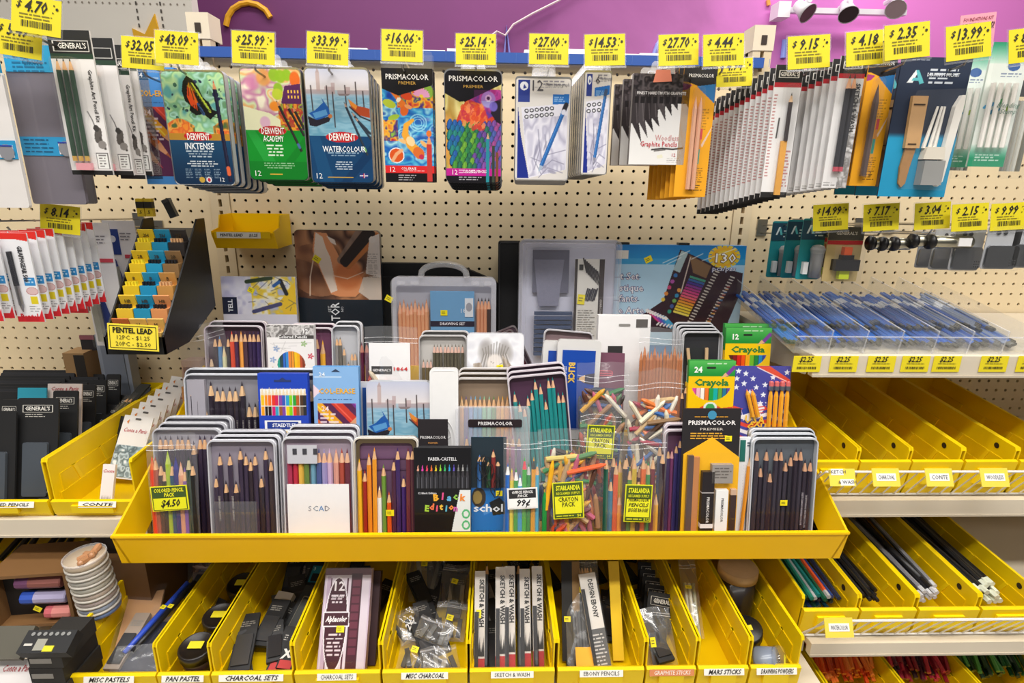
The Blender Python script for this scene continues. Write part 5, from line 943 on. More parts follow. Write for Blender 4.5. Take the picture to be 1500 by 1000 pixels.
g = G(); [g.box(-w*.42, w*.42, .008, .0092, h*q, h*q+.002, '5a3c58') for q in (.8, .7)]; g.to('tray_ridge', 'plastic', T)
T, w, h = place('eraser_card', 'black card with a grey eraser and orange corner, behind the black pencil box', 'eraser pack', None, (612, 656, 614), .955, zC+.02, .16)
box_pack(T, w, h, .002, '221c20'); text(T, 'PRISMACOLOR', 0, h*.82, .006, 'e8e4e4', .01, y=-.001, wid=w*.85); text(T, 'PREMIER', 0, h*.765, .0035, 'd89850', 0, y=-.001)
g = G(); g.prism([(-w*.28, h*.4), (w*.2, h*.4), (w*.2, h*.6), (w*.1, h*.67), (-w*.18, h*.67), (-w*.28, h*.6)], -.009, -.001, '8a8488'); g.to('eraser', 'plastic', T)
g = G(); g.prism([(-w*.5, h*.3), (w*.5, h*.3), (w*.5, h*.42), (0, h*.62), (-w*.5, h*.46)], -.012, -.0095, 'f0b020'); g.to('orange_corner', 'paper', T); g = G(); g.box(-w*.4, -w*.05, -.0135, -.0125, h*.38, h*.46, 'e07850'); g.to('picture_print', 'paper', T)
T, w, h = place('pencil_box', 'black pencil box with graffiti style lettering and rainbow pencil tips', 'pencil box', None, (606, 690, 656), .885, zC, .16)
box_pack(T, w, h, .014, '1a1a1e'); a_blackedition().obj(w-.001, h, T, y=-.0005); text(T, 'FABER-CASTELL', 0, h*.895, .0065, 'e8e8ec', .01, y=-.001, wid=w*.5)
text(T, '12 Black Edition', -w*.27, h*.565, .0036, 'e8e8ec', .02, y=-.001, wid=w*.32)
for i, (ch, c) in enumerate(zip('Black', ('f0b030', 'e0508c', '60b0e0', '90c850', 'f09040'))): text(T, ch, -w*.12+i*w*.115, h*(.52+.012*(i % 2)), .0125, c, .06, .1*(i % 3), rot=.1*(1-i % 3), y=-.0012)
for i, (ch, c) in enumerate(zip('Edition', ('a8d040', 'f07848', 'e85878', 'f0c040', '60b8d0', 'f09040', 'd060b0'))): text(T, ch, -w*.28+i*w*.085, h*(.415+.015*(i % 2)), .0115, c, .06, .1*(i % 3), rot=.1*(i % 3-1), y=-.0012)
T, w, h = place('pencil_blister', 'blue and black blister pack of school pencils beside the graffiti box', 'pencil pack', None, (690, 742, 640), .90, zC, .16)
box_pack(T, w, h, .002, '20506a'); a_scholar().obj(w, h, T); text(T, 'schol', 0, h*.345, .0145, 'f0f4fa', .03, y=-.001, wid=w*.84); penrow(T, [('3a6aa8', .86), ('202428', .84), ('2a5a3c', .8), ('8a3030', .9), ('2c2c34', .8)], w*.9, h, -.005, z0=h*.55); sticker(T, w*.3, h*.5, .012, rot=0, y=-.009)
g = G(); P = [(w*(-.3+.6*k/40)+.008*math.cos(k*.9), -.012, h*.66+.02*math.sin(k*.9)+.02*math.sin(k*.13)) for k in range(40)]; g.tube(P, .0009, '141418', 5); g.to('black_scribble', 'ink', T); g = G(); g.prism(rr(w, h, .006, 3), -.0155, -.0148, 'fff'); g.to('blister', 'film', T)
def sub_tag(T, x, y, z, w, h, rows, seed, bottom, rot=0., yb='dede20'):
    g = G(); g.box(-w/2, w/2, -.001, 0, -h/2, h/2, yb); g.box(-w*.46, w*.46, -.0014, -.001, -h*.475, h*.475, '485c1c'); g.box(-w*.43, w*.43, -.0018, -.0014, -h*.36, h*.12, 'eae620'); o = g.to('price_label', 'paper', T, False, (x, y, z), (0, rot, 0))
    text(o, 'STARLANDIA', 0, h*.345, h*.13, 'e8e828', .05, y=-.0022, wid=w*.78); text(o, 'RECLAIMED SUPPLY', 0, h*.2, h*.07, 'e8e828', .02, y=-.0022, wid=w*.76)
    for k, r_ in enumerate(rows): text(o, r_, 0, h*(.03-.14*(k-(len(rows)-2)*.5)), h*(.13 if len(rows) < 3 else .10), '343414', .02 if len(rows) < 3 else .03, 0 if len(rows) < 3 else .25, y=-.0022, wid=w*min(.74, .105*len(r_)))
    text(o, bottom, w*.33, -h*.42, h*.075, 'e8e828', .02, y=-.0022); g = G(); g.fine(-w*.4, w*.18, -h*.4, 1, h*.06, 'd0d428', -.0022, .5); g.to('fine_print', 'ink', o)
def crayon(c, L_=.075, r=.0042):
    def mk(): g = G(); g.lathe([(r, 0), (r, L_*.1), (r*1.04, L_*.1), (r*1.04, L_*.84), (r, L_*.84), (r*.95, L_*.88), (r*.35, L_)], [c, '2a2622', c, '2a2622', c, c, c], 8); return g.mesh('crayon', 'plastic')
    return M_(('cr', c, L_), mk)
CR = ['c04828', 'd8a030', '5a382c', '387848', '5a3a70', 'b86078', '304878', 'd8d0c0', '402c24', 'd87840', '588058', '883848', 'b89870', '303c50', 'c8b468', '704448', 'a07858', '38302c']
def pile(T, w, h, z0, n, seed, t=.02, mk=crayon, cs=CR, up=.4, y0=0., L_=.062):
    rd = random.Random(seed)
    for k in range(n):
        c = rd.choice(cs); a = rd.uniform(-1.5, 1.5) if rd.random() > up else rd.uniform(-.35, .35); m = max(0, w/2-.006-abs(math.sin(a))*L_/2); x = rd.uniform(-m, m); z = rd.uniform(z0+abs(math.cos(a))*L_/2, max(z0+.04, h-abs(math.cos(a))*L_/2*.8)); b = rd.uniform(-.12, .12)
        link('crayon', mk(c, L_, .0046), T, (x-math.sin(a)*L_/2, y0+rd.uniform(-t/2, t/2), z-math.cos(a)*L_/2), (b, a, 0))
T, w, h = place('pencil_bag', 'zip bag of printed office pencils labelled OFFICE PENCIL PACK 99 cents', 'pencil pack', None, (738, 794, 632), .88, zC, .16)
penrow(T, [('2a6ac0', .8, 'f0f0f0'), ('e8d048', .72), ('40a048', .74, 'f4f0f0'), ('3aa0d8', .70, 'f0f4f8'), ('48b048', .83, 'e85868'), ('2c8c48', .78, 'c8c8c8'), ('e8a030', .84, '484848'), ('58a8c8', .8)], w, h*.96, 0, z0=.004, r=.0042, inset=.003); bag(T, w, h, .014, 5, amp=.002)
g = G(); g.box(-.0265, .0265, -.001, 0, -.019, .019, 'ececec'); g.box(-.0235, .0235, -.0016, -.001, .0005, .0165, '26262a'); g.box(-.0235, .0235, -.0016, -.001, -.0165, .0005, 'f6f6f6'); o = g.to('price_label', 'paper', T, False, (0, -.0105, h*.47), (0, -.05, 0))
text(o, 'OFFICE PENCIL', 0, .0115, .005, 'ececec', .04, .2, y=-.002, wid=.037); text(o, 'PACK', 0, .005, .005, 'ececec', .04, .2, y=-.002); text(o, '99¢', 0, -.008, .012, '1c1c1e', .04, .2, y=-.002, wid=.024)
T, w, h = place('crayon_bag', 'front zip bag of mixed crayons labelled CRAYON PACK $4', 'crayon pack', None, (787, 884, 628), .885, zC, .16)
pile(T, w, h*.82, .004, 120, 3); link('crayon', crayon('f0b020', .09), T, (-w*.36, -.012, h*.36), (0, .12, 0)); link('crayon', crayon('1c8c40', .08), T, (-w*.38, -.012, h*.14)); link('crayon', crayon('e86030', .07), T, (-w*.05, -.012, h*.66), (0, 1.35, 0)); bag(T, w, h, .034, 7, amp=.004)
sub_tag(T, -.004, -.019, h*.45, .054, .066, ['CRAYON', 'PACK'], 1, '$4', -.06)
T, w, h = place('pencil_bag', 'zip bag of colour pencils labelled PRISMACOLOR PENCILS BIGGIE BAGGIE $12', 'pencil pack', None, (884, 978, 632), .885, zC, .16)
penrow(T, [('1e5a48', .78), ('2a7090', .60), ('e0582c', .76), ('e89030', .46), ('3c3034', .8), ('48803c', .7), ('d0b030', .82), ('30202c', .6), ('e06828', .8), ('388848', .74), ('701c2c', .8), ('e8a828', .5), ('301c28', .84)], w, h, 0, z0=.004, r=.0046, inset=.003)
penrow(T, [(c, rnd.uniform(.72, .9)) for c in ('c84838', '484050', 'e8c038', '3868a0', 'e07838', '6a3050', '388058', 'a02838', '304068')], w, h, .010, z0=.004, r=.0045, inset=.004); bag(T, w, h, .030, 9, amp=.004)
sub_tag(T, .004, -.018, h*.43, .048, .068, ['PRISMACOLOR', 'PENCILS', 'BIGGIE BAGGIE'], 2, '$12', .03)
tin('purple lined tin left of the yellow house kit', 'front row tins', (974, 1030, 630), .905, zC, [('50406a', .8), ('7a3a68', .78, 'd8a0a0'), ('48407a', .84), ('3a3868', .87), ('e0dcdc', .84, 'e0b090'), ('2e7a3c', .8), ('8a3848', .83), ('302838', .8)], rim='c8bcc4', tray='5c3c54', reps=1, dy=.014)
T, w, h = place('pencil_blister', 'black topped pencil kit with a yellow house shaped insert and eraser', 'pencil kit', None, (1001, 1086, 598), .887, zC, .16)
g = G(); g.box(-w/2, w/2, 0, .002, h*.05, h, '1e1a1e'); g.to('backing_card', 'paper', T); text(T, 'PRISMACOLOR', 0, h*.90, .008, 'eeeaea', .03, y=-.001, wid=w*.82); text(T, 'PREMIER', 0, h*.855, .0046, 'd8d0c8', 0, y=-.001, wid=w*.4); g = G(); g.fine(-w*.36, w*.36, h*.83, 3, .0045, 'd8a030', -.0008, .5, 3); g.fine(-w*.3, w*.3, h*.945, 1, .004, 'e0a030', -.0008); g.disc(0, h*.955, .008, '3a8ab0', -.001); g.to('fine_print', 'ink', T); sticker(T, w*.3, h*.79, .0125, rot=0)
g = G(); g.prism([(-w*.47, 0), (w*.5, 0), (w*.5, h*.66), (w*.02, h*.80), (-w*.47, h*.68)], -.0035, -.0008, 'f2b414'); g.to('yellow_insert', 'paper', T)
for x, c, hh in ((-.36, '5a4a48', .68), (-.26, 'c08050', .67)): g = G(); g.box(w*(x-.05), w*(x+.05), -.010, -.0036, h*.02, h*hh, c); g.to('pencil', 'gloss', T)
g = G(); g.box(-w*.16, w*.05, -.014, -.0036, h*.02, h*.57, '221c20'); g.box(-w*.165, w*.055, -.0142, -.0036, h*.17, h*.2, 'e8e4e4'); g.box(-w*.165, w*.055, -.0142, -.0036, h*.42, h*.426, 'c8c0c0'); o = g.to('marker', 'plastic', T); text(T, 'PRISMACOLOR', -w*.05, h*.3, .0052, 'e8e4e4', .02, rot=-PI/2, y=-.0146)
g = G(); g.box(0, w*.36, -.014, -.0036, h*.49, h*.62, '96908c'); g.fine(w*.04, w*.33, h*.6, 4, .0055, '6a6460', -.0143, .4, 5); g.to('grey_eraser', 'plastic', T)
g = G(); g.box(w*.09, w*.3, -.014, -.0036, h*.15, h*.44, 'efefef'); g.to('white_eraser', 'plastic', T); text(T, 'PRISMACOLOR', w*.2, h*.3, .0048, '3a3436', .02, rot=-PI/2, y=-.0144)
g = G(); g.box(w*.36, w*.46, -.010, -.0036, h*.04, h*.40, '3a2a2a'); g.box(w*.36, w*.46, -.0102, -.0036, h*.4, h*.44, 'c8a890'); g.to('pencil_extender', 'plastic', T)
g = G(); g.prism([(-w*.48, 0), (w*.5, 0), (w*.5, h*.66), (w*.4, h*.71), (-w*.38, h*.71), (-w*.48, h*.66)], -.0165, -.0158, 'fff'); g.to('blister', 'film', T)
T, w, h = place('paper_pad', 'dotted white paper pad with an orange pencil on it', 'pad', None, (1084, 1128, 641), .90, zC, .16)
box_pack(T, w, h, .008, 'eceef2', name='paper_block'); g = G(); g.box(-w*.48, -w*.3, -.0008, 0, h*.78, h*.98, '1c6a60'); g.fine(-w*.25, w*.4, h*.96, 2, .005, '4a5a68', -.0008, .5, 2)
for i in range(9):
    for j in range(26): g.rect(-w*.34+i*w*.09, -w*.34+i*w*.09+.0007, h*.04+j*h*.028, h*.04+j*h*.028+.0007, '8898a8', -.0006)
o = g.to('dot_print', 'ink', T); link('pencil', pencil_mesh('ec9a30', h*.82, .0036, 'e0b890', dip='d85850'), T, (-w*.34, -.0045, h*.02), (0, .06, 0))
T, w, h = tin('dark sketching pencil tin at right end, front row', 'front row tins', (1104, 1200, 642), .885, zC, [(c, tp, 'c89878') for c, tp in (('38323e', .88), ('2e2632', .72), ('38323e', .86), ('302634', .66), ('38323e', .88), ('38323e', .84), ('38323e', .79), ('2c2832', .82), ('2e2632', .84), ('38323e', .86), ('302834', .80), ('2e2632', .8))], rim='c0c4cc', tray='5a6068', reps=2, dy=.011, dx=.002, dz=.004)
sticker(T, w*.02, h*.42, .013, rot=0)
for x, z_ in ((.31, .45), (.37, .42)): text(T, 'SKETCHING WATERCOLOR', w*x, h*z_*.8, .0036, 'c8c0c8', rot=-PI/2, y=.0012)
# ---------- middle row
T, w, h = tin('very wide flat tin of dark pencils on the left of the middle row', 'middle row tins', (268, 480, 548), .985, zB, [('2e2632', rnd.uniform(.84, .9) if k not in (2, 9, 10, 20) else .72, 'e0b88c') for k in range(22)], rim='ccd0d8', tray='8c8a92', r=.013, reps=1, dy=.014, dx=-.004, lab2='second wide tin behind the wide tin of dark pencils')
g = G(); g.box(-w*.48, -w*.36, .001, .009, h*.03, h*.95, 'a8a4ae'); g.to('grey_insert', 'plastic', T)
for k in range(2, 12): text(T, 'DERWENT', -w/2+.008+(k+.5)*(w-.016)/22, h*.55, .0034, 'b8b4ac', rot=-PI/2, y=.0012)
T, w, h = place('pencil_box', 'blue cardboard box of twenty-four colour pencils with hang hole', 'pencil box', None, (377, 450, 547), .955, zB-.012, .16)
h = aspect(T, w, h, 76, 150); a_staedtler().obj(w, h, T); box_pack(T, w, h, .012, '2446b8'); text(T, 'STAEDTLER', .01*w, h*.455, .0066, 'f0f2fa', .04, y=-.001, wid=w*.5); text(T, 'club.com', w*.44, h*.33, .006, 'e8ecfa', .02, rot=-PI/2, y=-.001); g = G(); g.box(-w*.17, w*.17, -.001, 0, h*.915, h*.935, '24346a'); g.poly([(-w*.07, h*.935), (w*.07, h*.935), (0, h*.96)], '24346a', -.001); g.to('hang_hole', 'ink', T)
T, w, h = place('pencil_box', 'light blue colour pencil box with fanned pencils and hang hole', 'pencil box', None, (458, 525, 537), .965, zB-.012, .16)
h = aspect(T, w, h, 66, 165); box_pack(T, w, h, .014, '5a9ad8'); a_colerase(66, 165, '88b4e4').obj(w, h, T); f_ce(T, w, h); g = G(); g.poly([(-w*.1, h*.955), (w*.1, h*.955), (0, h*.98)], '2a3a58', -.001); g.to('hang_hole', 'ink', T)
T, w, h = place('pencil_tin', 'closed tin with gondolas on a lagoon in the middle row', 'pencil tin', 'middle row tins', (536, 630, 558), .98, zB, .16)
g = G(); g.prism(rr(w, h, .009, 5), 0, .014, 'c8ccd4'); g.to('tin_body', 'gloss', T); A_ = Art(95, round(95*h/w), '8ab'); A_.rect(0, 99, 95, 300, '12406a'); venice(A_, 95, 104); A_.rect(0, 103, 95, 300, '12406a'); A_.obj(w-.002, h-.002, T, r=.009, z0=.001, y=-.0006)
T, w, h = place('paint_tin', 'tall tin behind the gondola tin, its blue edge showing', 'tin', None, (520, 556, 560), 1.005, zB, .16); g = G(); g.prism(rr(w, h, .008, 4), 0, .012, 'd8d8de'); g.to('tin_body', 'gloss', T); g = G(); g.box(-w*.2, w*.1, -.001, 0, h*.1, h*.95, '2454a0'); g.to('blue_print', 'paper', T)
T, w, h = place('tin_case', 'narrow plain white embossed tin standing upright', 'tin', None, (629, 671, 540), .975, zB, .14)
g = G(); g.prism(rr(w, h, .008, 5), 0, .016, 'f0efef'); g.to('tin_body', 'gloss', T)
g = G(); g.ring(rr(w-.006, h-.006, .007, 5, 0, h/2), rr(w-.008, h-.008, .006, 5, 0, h/2), -.0006, .0004, 'f4f4f4')
for k, (rx, rz) in enumerate(((.36, .17), (.26, .12), (.13, .06))): g.ring([(w*rx*math.cos(t*PI/12), h*.42+h*rz*math.sin(t*PI/12)) for t in range(24)], [((w*rx-.0012)*math.cos(t*PI/12), h*.42+(h*rz-.0012)*math.sin(t*PI/12)) for t in range(24)], -.0012, .0002, 'e2e0e0')
for k in range(8): a = k*PI/4; g.tube([(w*.08*math.cos(a), -.0004, h*.42+h*.04*math.sin(a)), (w*.26*math.cos(a+.3), -.0004, h*.42+h*.12*math.sin(a+.3))], .0007, 'e4e2e2', 5)
g.to('embossing', 'gloss', T)
T, w, h = tin('short tin of pastel pencils, orange to blue, above the clear case', 'middle row tins', (668, 758, 554), 1.0, zB+.05, [('d89858', .75, 'e8c090'), ('6a5a90', .75), ('7a98c8', .76), ('60a0c0', .74), ('5a98b8', .73), ('80b890', .77), ('8cc0a0', .75), ('5c8848', .76), ('d8a060', .78), ('e8a838', .75), ('e89838', .77), ('e08030', .74)], rim='c8c0bc', tray='8c7864', reps=2, dy=.012, dx=.002)
T, w, h = place('clear_case', 'clear plastic pencil case with a dark band reading PRISMACOLOR', 'pencil case', None, (667, 777, 598), .955, zB-.01, .12)
g = G(); g.prism(rr(w, h, .006, 4), 0, .016, 'fff'); g.to('case_shell', 'frost', T); g = G(); g.prism(rr(w*.72, .015, .003, 3, .03*w, h-.028), -.002, -.0006, '2a2024'); g.to('name_band', 'gloss', T); text(T, 'PRISMACOLOR', .03*w, h-.028, .0066, 'eae6e6', .03, y=-.003, wid=w*.46)
penrow(T, [(c, .9) for c in ('7a4a90', '5858a0', '9a6ab0', 'c89858', 'e0c048', 'e87848', 'e85848', 'c04868', 'a85890', '6a4a88')], w*.9, h*.8, .008, r=.0042)
T, w, h = tin('tilted tin of twelve teal pencils in purple lining', 'middle row tins', (760, 846, 548), .975, zB+.012, [('1c8c8c', tp, 'e0b08c') for tp in (.82, .74, .7, .8, .84, .92, .86, .76, .95, .94, .8, .8)], rim='c8bcc4', tray='4a2c44', roll=-.10, reps=2, dy=.012, dx=-.001)
def crayon_bag(box, Y, z, lab, n, seed, cs=CR, big=False):
    T, w, h = place('crayon_bag', lab, 'crayon pack', 'crayon bags in the middle row', box, Y, z, .14); pile(T, w, h*.8, .01, n, seed, .024, cs=cs, up=.15); bag(T, w, h, .036, seed+20, amp=.006, top=.006); return T, w, h
crayon_bag((846, 922, 533), 1.0, zB, 'loose zip bag of crayons and pencils with orange and green on top', 100, 11); crayon_bag((916, 1002, 545), .985, zB, 'loose zip bag of crayons with pale charcoal sticks on top', 100, 12, ['e8e0d0', '6a3a2c', 'c8a878', '483020', 'e07838', 'e8dcc0', '3868a8', 'a83048', 'd8d0b8', '8a6a48'])
T, w, h = crayon_bag((850, 912, 592), .945, zC+.03, 'zip bag of crayons whose CRAYON PACK label is half hidden', 50, 13); sub_tag(T, -.004, -.02, h*.70, .050, .062, ['CRAYON', 'PACK'], 1, '$4', .04)
def craybox(n, box, Y, z, lab, grp=None, zz=.0):
    T, w, h = place('crayon_box', lab, 'pencil box', grp, box, Y, z, .14); h = aspect(T, w, h, 62, 118); box_pack(T, w, h*.74, .016, 'f0c010'); g = G(); g.box(-w/2+.001, w/2-.001, .004, .012, h*.7, h, '2a8a38'); g.to('inner_sleeve', 'paper', T)
    A_ = crayola(n); A_.obj(w, h, T); text(T, str(n), -w*.3, h*.895, .011, 'f0f6ea', .05, y=-.001); text(T, 'Crayola', 0, h*.75, .0125, '2a7a34', .05, y=-.001, wid=w*.74); g = G(); g.prism(rr(w*.2, .004, .0018, 2, -.02*w, h*.92), -.0008, .001, '1a2c1a'); g.to('hang_hole', 'ink', T); return T
craybox(24, (1010, 1078, 528), .965, zB, 'yellow and green box of 24 colour pencils, front one', 'yellow and green pencil boxes')
T, w, h = place('pencil_card', 'star spangled card with yellow pencils reading U.S.A GOLD', 'pencil pack', None, (1073, 1159, 536), .965, zB, .15)
h = aspect(T, w, h, 94, 130); box_pack(T, w, h, .002, '3c3c98'); a_usagold().obj(w, h, T); text(T, 'U.S.A', -.08*w, h*.335, .014, 'f4c030', .06, 0, rot=-.05, y=-.0035, wid=w*.34); text(T, 'GOLD', .0, h*.245, .013, 'f4c030', .06, 0, rot=-.02, y=-.0035, wid=w*.4)
for k in range(4): link('pencil', pencil_mesh('eda428', h*.74, .0043, 'eda428', 'eda428'), T, (w*(.16+k*.095), -.005, h*.04)); g = G(); g.lathe([(.0046, 0), (.0046, .008)], 'c8d0dc', 8); g.to('ferrule', 'metal', T, False, (w*(.16+k*.095), -.005, h*.71)); g = G(); g.lathe([(.0044, 0), (.0044, .010), (.003, .0115)], 'd86a68', 8); g.to('rubber_tip', 'plastic', T, False, (w*(.16+k*.095), -.005, h*.745))
for k in range(2): link('pencil', pencil_mesh('eda428', h*.36, .0043, 'eda428', 'd86a68'), T, (w*(-.12+k*.09), -.005, h*.38), (0, -.28, 0))
g = G(); g.prism(rr(w*.98, h*.97, .006, 3, 0, h/2), -.0115, -.0108, 'fff'); g.to('blister', 'film', T)
T, w, h = place('pencil_bundle', 'bare wood and black pencils standing between crayon bag and yellow box', 'pencil pack', None, (998, 1016, 560), .975, zB, .14); penrow(T, [('3a3038', .95), ('4a4048', .98), ('806a58', .9), ('6a5a50', .97)], w, h, 0, r=.003, inset=.001)
g = G(); g.box(-w/2, w/2, -.004, .004, h*.4, h*.46, 'd8d0c0'); g.to('paper_band', 'paper', T)
# ---------- back row of the tray
T, w, h = place('plastic_bag_pack', 'crumpled clear bag sticking up behind the tin at the left end', 'bag', None, (272, 345, 472), 1.10, zA, .05, -.12); bag(T, w, h, .02, 31, amp=.008); g = G(); g.box(-w*.3, w*.3, -.002, .0, h*.1, h*.5, 'b8bcc8'); g.to('paper_card', 'paper', T)
T, w, h = tin('purple lined mixed pencil tin, left end, back row', 'back row tins', (298, 383, 477), 1.075, zA, [('3c2a38', .66, 'e0c0a0'), ('403038', .86), ('5a88b8', .88), ('dcd8b0', .78, 'e0c8a0'), ('4a484c', .89), ('e0543c', .93), ('4a2c4c', .92), ('f0a048', .92), ('503440', .92), ('382648', .93), ('34244c', .93), ('3c2c5c', .93)], rim='c0b4bc', tray='4a3040', reps=1, dy=.014)
sticker(T, w*.12, h*.52, .014, rot=-.45)
T, w, h = place('pencil_box', 'white floral cardboard pencil box with a round window', 'pencil box', None, (390, 459, 476), 1.06, zA, .14); h = aspect(T, w, h, 74, 84); box_pack(T, w, h, .014, 'eceaea'); a_pencilbox().obj(w, h, T); text(T, 'Colored Pencils', .05*w, h*.775, .0056, 'f4f2f0', .03, y=-.001, wid=w*.62); text(T, '12', .32*w, h*.88, .009, 'f4f2f0', .03, y=-.001)
tin('tin half hidden by the white floral box', 'back row tins', (420, 487, 480), 1.085, zA, [('503848', .8), ('503848', .8), ('e8902c', .88), ('3c2030', .84), ('6a3058', .9), ('f0b030', .86), ('5a2c48', .6)], rim='c8b8c0', tray='6a3c58', reps=1, dy=.012)
tin('grey tin with grey and silver drawing pencils, back row', 'back row tins', (485, 525, 477), 1.075, zA, [('8a8480', .86), ('6a645c', .88), ('8a8278', .8), ('787068', .62), ('b0aca8', .7), ('a8a8ac', .72)], rim='c8c8cc', tray='b8b8bc', reps=1, dy=.012)
T, w, h = place('pencil_bundle', 'row of maroon pencils standing beside the grey tin', 'pencil pack', None, (526, 548, 492), 1.08, zA, .12); penrow(T, [('5c2038', .92, 'b87868'), ('6a2440', .96, 'b87868'), ('4c1c30', .9, 'b87868')], w, h, 0, r=.0042, inset=.001); g = G(); g.box(-w/2, w/2, -.006, -.0048, h*.3, h*.36, 'a89098'); g.to('paper_band', 'paper', T)
T, w, h = place('pencil_bag', "zip bag of charcoal pieces with a white header reading GENERAL'S", 'pencil pack', None, (533, 612, 478), 1.055, zA, .13); pile(T, w, h*.6, .01, 26, 17, .014, cs=['c8b8a0', '6a6054', '8a8878', 'b8b4a8', '4a5a48', 'a85048', '786858'], up=.7); g = G(); g.box(-w*.4, w*.36, -.009, -.008, h*.52, h*.86, 'f0eeee'); o = g.to('header_card', 'paper', T); g = G(); g.box(-w*.36, w*.02, -.0096, -.009, h*.585, h*.655, '3a3838'); g.to('name_band', 'paper', o); text(o, "GENERAL'S", -w*.17, h*.62, .005, 'f0ecec', .02, y=-.0102, wid=w*.34); text(o, '1864', w*.17, h*.63, .007, 'd03838', .03, y=-.0102, wid=w*.26); bag(T, w, h, .026, 33, amp=.003)
T, w, h = tin('grey tin of graphite pencils in two heights, back row centre', 'back row tins', (613, 684, 491), 1.06, zA, [(('5a5444' if k > 2 else '6a5c40'), (.88+.03*math.sin(k) if k > 2 else .7), 'd8b0a0') for k in range(12)], rim='b8b4b4', tray='c0bcb8', reps=1, dy=.012); sticker(T, w*.1, h*.42, .012, rot=.7)
T, w, h = place('pencil_tin', 'white tin printed with a drawing of hands over a face', 'pencil tin', 'back row tins', (684, 768, 488), 1.05, zA, .14); g = G(); g.prism(rr(w, h, .008, 5), 0, .014, 'd8d8de'); g.to('tin_body', 'gloss', T); hh = min(h, w*110/82); a_hands().obj(w-.002, hh-.002, T, r=.008, z0=h-hh+.001); sticker(T, w*.08, h-hh*.45, .013, rot=-.15)
for k in range(3):
    T, w, h = place('pencil_tin', ['dark pencil tin leaning steeply to the left, front of three', 'dark pencil tin leaning steeply to the left, middle of three', 'dark pencil tin leaning steeply to the left, rear of three'][k], 'pencil tin', 'leaning tins in the back row', (770+k*4, 812+k*4, 490-k*6), 1.075+k*.02, zA, .1, -.42); g = G(); g.prism(rr(w, h*1.05, .008, 5), 0, .014, ['4a2c38', '5a1c30', '3c3038'][k]); g.to('tin_body', 'gloss', T); g = G(); g.ring(rr(w+.001, h*1.05+.001, .008, 5), rr(w-.004, h*1.05-.004, .007, 5, 0, h*.525), -.001, .001, 'd0c8c8'); g.to('rim', 'metal', T)
    penrow(T, [('3c2c34', .96), ('503840', .94), ('2c2428', .95), ('601c34', .97)], w, h, -.004, r=.0035)
T, w, h = tin('grey rimmed tin of brown pencils tilted behind the blue tins', 'back row tins', (786, 858, 484), 1.09, zA, [('6a5054', .86)]*9, rim='b0acb0', tray='8a7478', roll=.08)
def blick(box, Y, lab):
    T, w, h = place('pencil_tin', lab, 'pencil tin', 'white and blue tins', box, Y, zA, .12, .03); g = G(); g.prism(rr(w, h, .008, 5), 0, .014, 'dcdad8'); g.to('tin_body', 'gloss', T); g = G(); g.box(-w*.38, w*.38, -.0012, 0, h*.1, h*.90, '1848a8'); g.to('blue_print', 'gloss', T)
    text(T, 'BLICK', -w*.16, h*.68, .0125, 'e8c050', .05, rot=-PI/2, y=-.0018, wid=.042); text(T, 'STUDIO', -w*.30, h*.68, .005, 'dce4f4', .02, rot=-PI/2, y=-.0018, wid=.024); g = G(); g.poly([(-w*.02, h*.62), (w*.16, h*.66), (w*.16, h*.58)], 'e0b888', -.002); g.poly([(w*.16, h*.66), (w*.38, h*.68), (w*.38, h*.56), (w*.16, h*.58)], '343048', -.002); g.poly([(-w*.02, h*.62), (w*.03, h*.632), (w*.03, h*.608)], '202028', -.0022); g.to('pencil_print', 'ink', T); return T
blick((792, 858, 500), 1.065, 'white and blue studio pencil tin, the half hidden rear one'); blick((813, 877, 498), 1.045, 'white and blue studio pencil tin, the front one')
T, w, h = place('eraser_box', 'white hang box with a dark picture of an eraser', 'box', None, (877, 954, 462), 1.09, zA, .1); box_pack(T, w, h, .02, 'eeecec'); g = G(); g.box(w*.22, w*.44, -.0008, 0, h*.90, h*.97, '5a5654'); g.box(-w*.3, -w*.02, -.0008, 0, h*.58, h*.74, '2c2a2c'); g.box(-w*.32, -w*.1, -.0012, -.0008, h*.56, h*.66, 'a88c90'); g.to('picture_print', 'paper', T); g = G(); g.prism(rr(w*.22, .005, .002, 2, 0, h*.92), -.001, .001, '8a8884'); g.to('hang_hole', 'ink', T)
T, w, h = place('pencil_box', 'small maroon box with red script lying tilted in front of the blue tins', 'box', None, (850, 911, 516), 1.02, zB+.05, .3, .03); box_pack(T, w, h, .012, '6a3a50'); g = G(); g.ring(rr(w*.44, .010, .004, 4, 0, h*.8), rr(w*.42, .008, .003, 4, 0, h*.8), -.001, 0, 'e06070'); g.to('red_print', 'ink', T); text(T, 'Koh-i-noor', 0, h*.8, .005, 'e86070', .02, .3, y=-.0012)
T, w, h = place('pencil_bag', 'bagged row of bare cedar pencils, back row right', 'pencil pack', None, (937, 1004, 480), 1.06, zA, .12); penrow(T, [('b8744c', .80+.03*math.sin(k*2), 'c8845c', 'a86848') for k in range(13)], w, h, 0, r=.0036, inset=.002); bag(T, w, h, .014, 41, amp=.004)
T, w, h = tin('black lined tin with two pale wooden sticks, back row right', 'back row tins', (1001, 1060, 486), 1.06, zA, [], rim='b8b8bc', tray='2e2e32', reps=3, dy=.010, dx=-.003, dz=.004)
g = G(); g.box(-w*.34, w*.34, .006, .0094, h*.3, h*.68, 'c8c8c4'); g.to('white_paper', 'paper', T)
for x, a in ((-.16, -.14), (.14, -.02)): g = G(); g.box(-.003, .003, -.002, .002, 0, h*.55, 'c8a880'); g.to('wooden_stick', 'wood', T, False, (w*x, .003, h*.3), (0, a, 0))
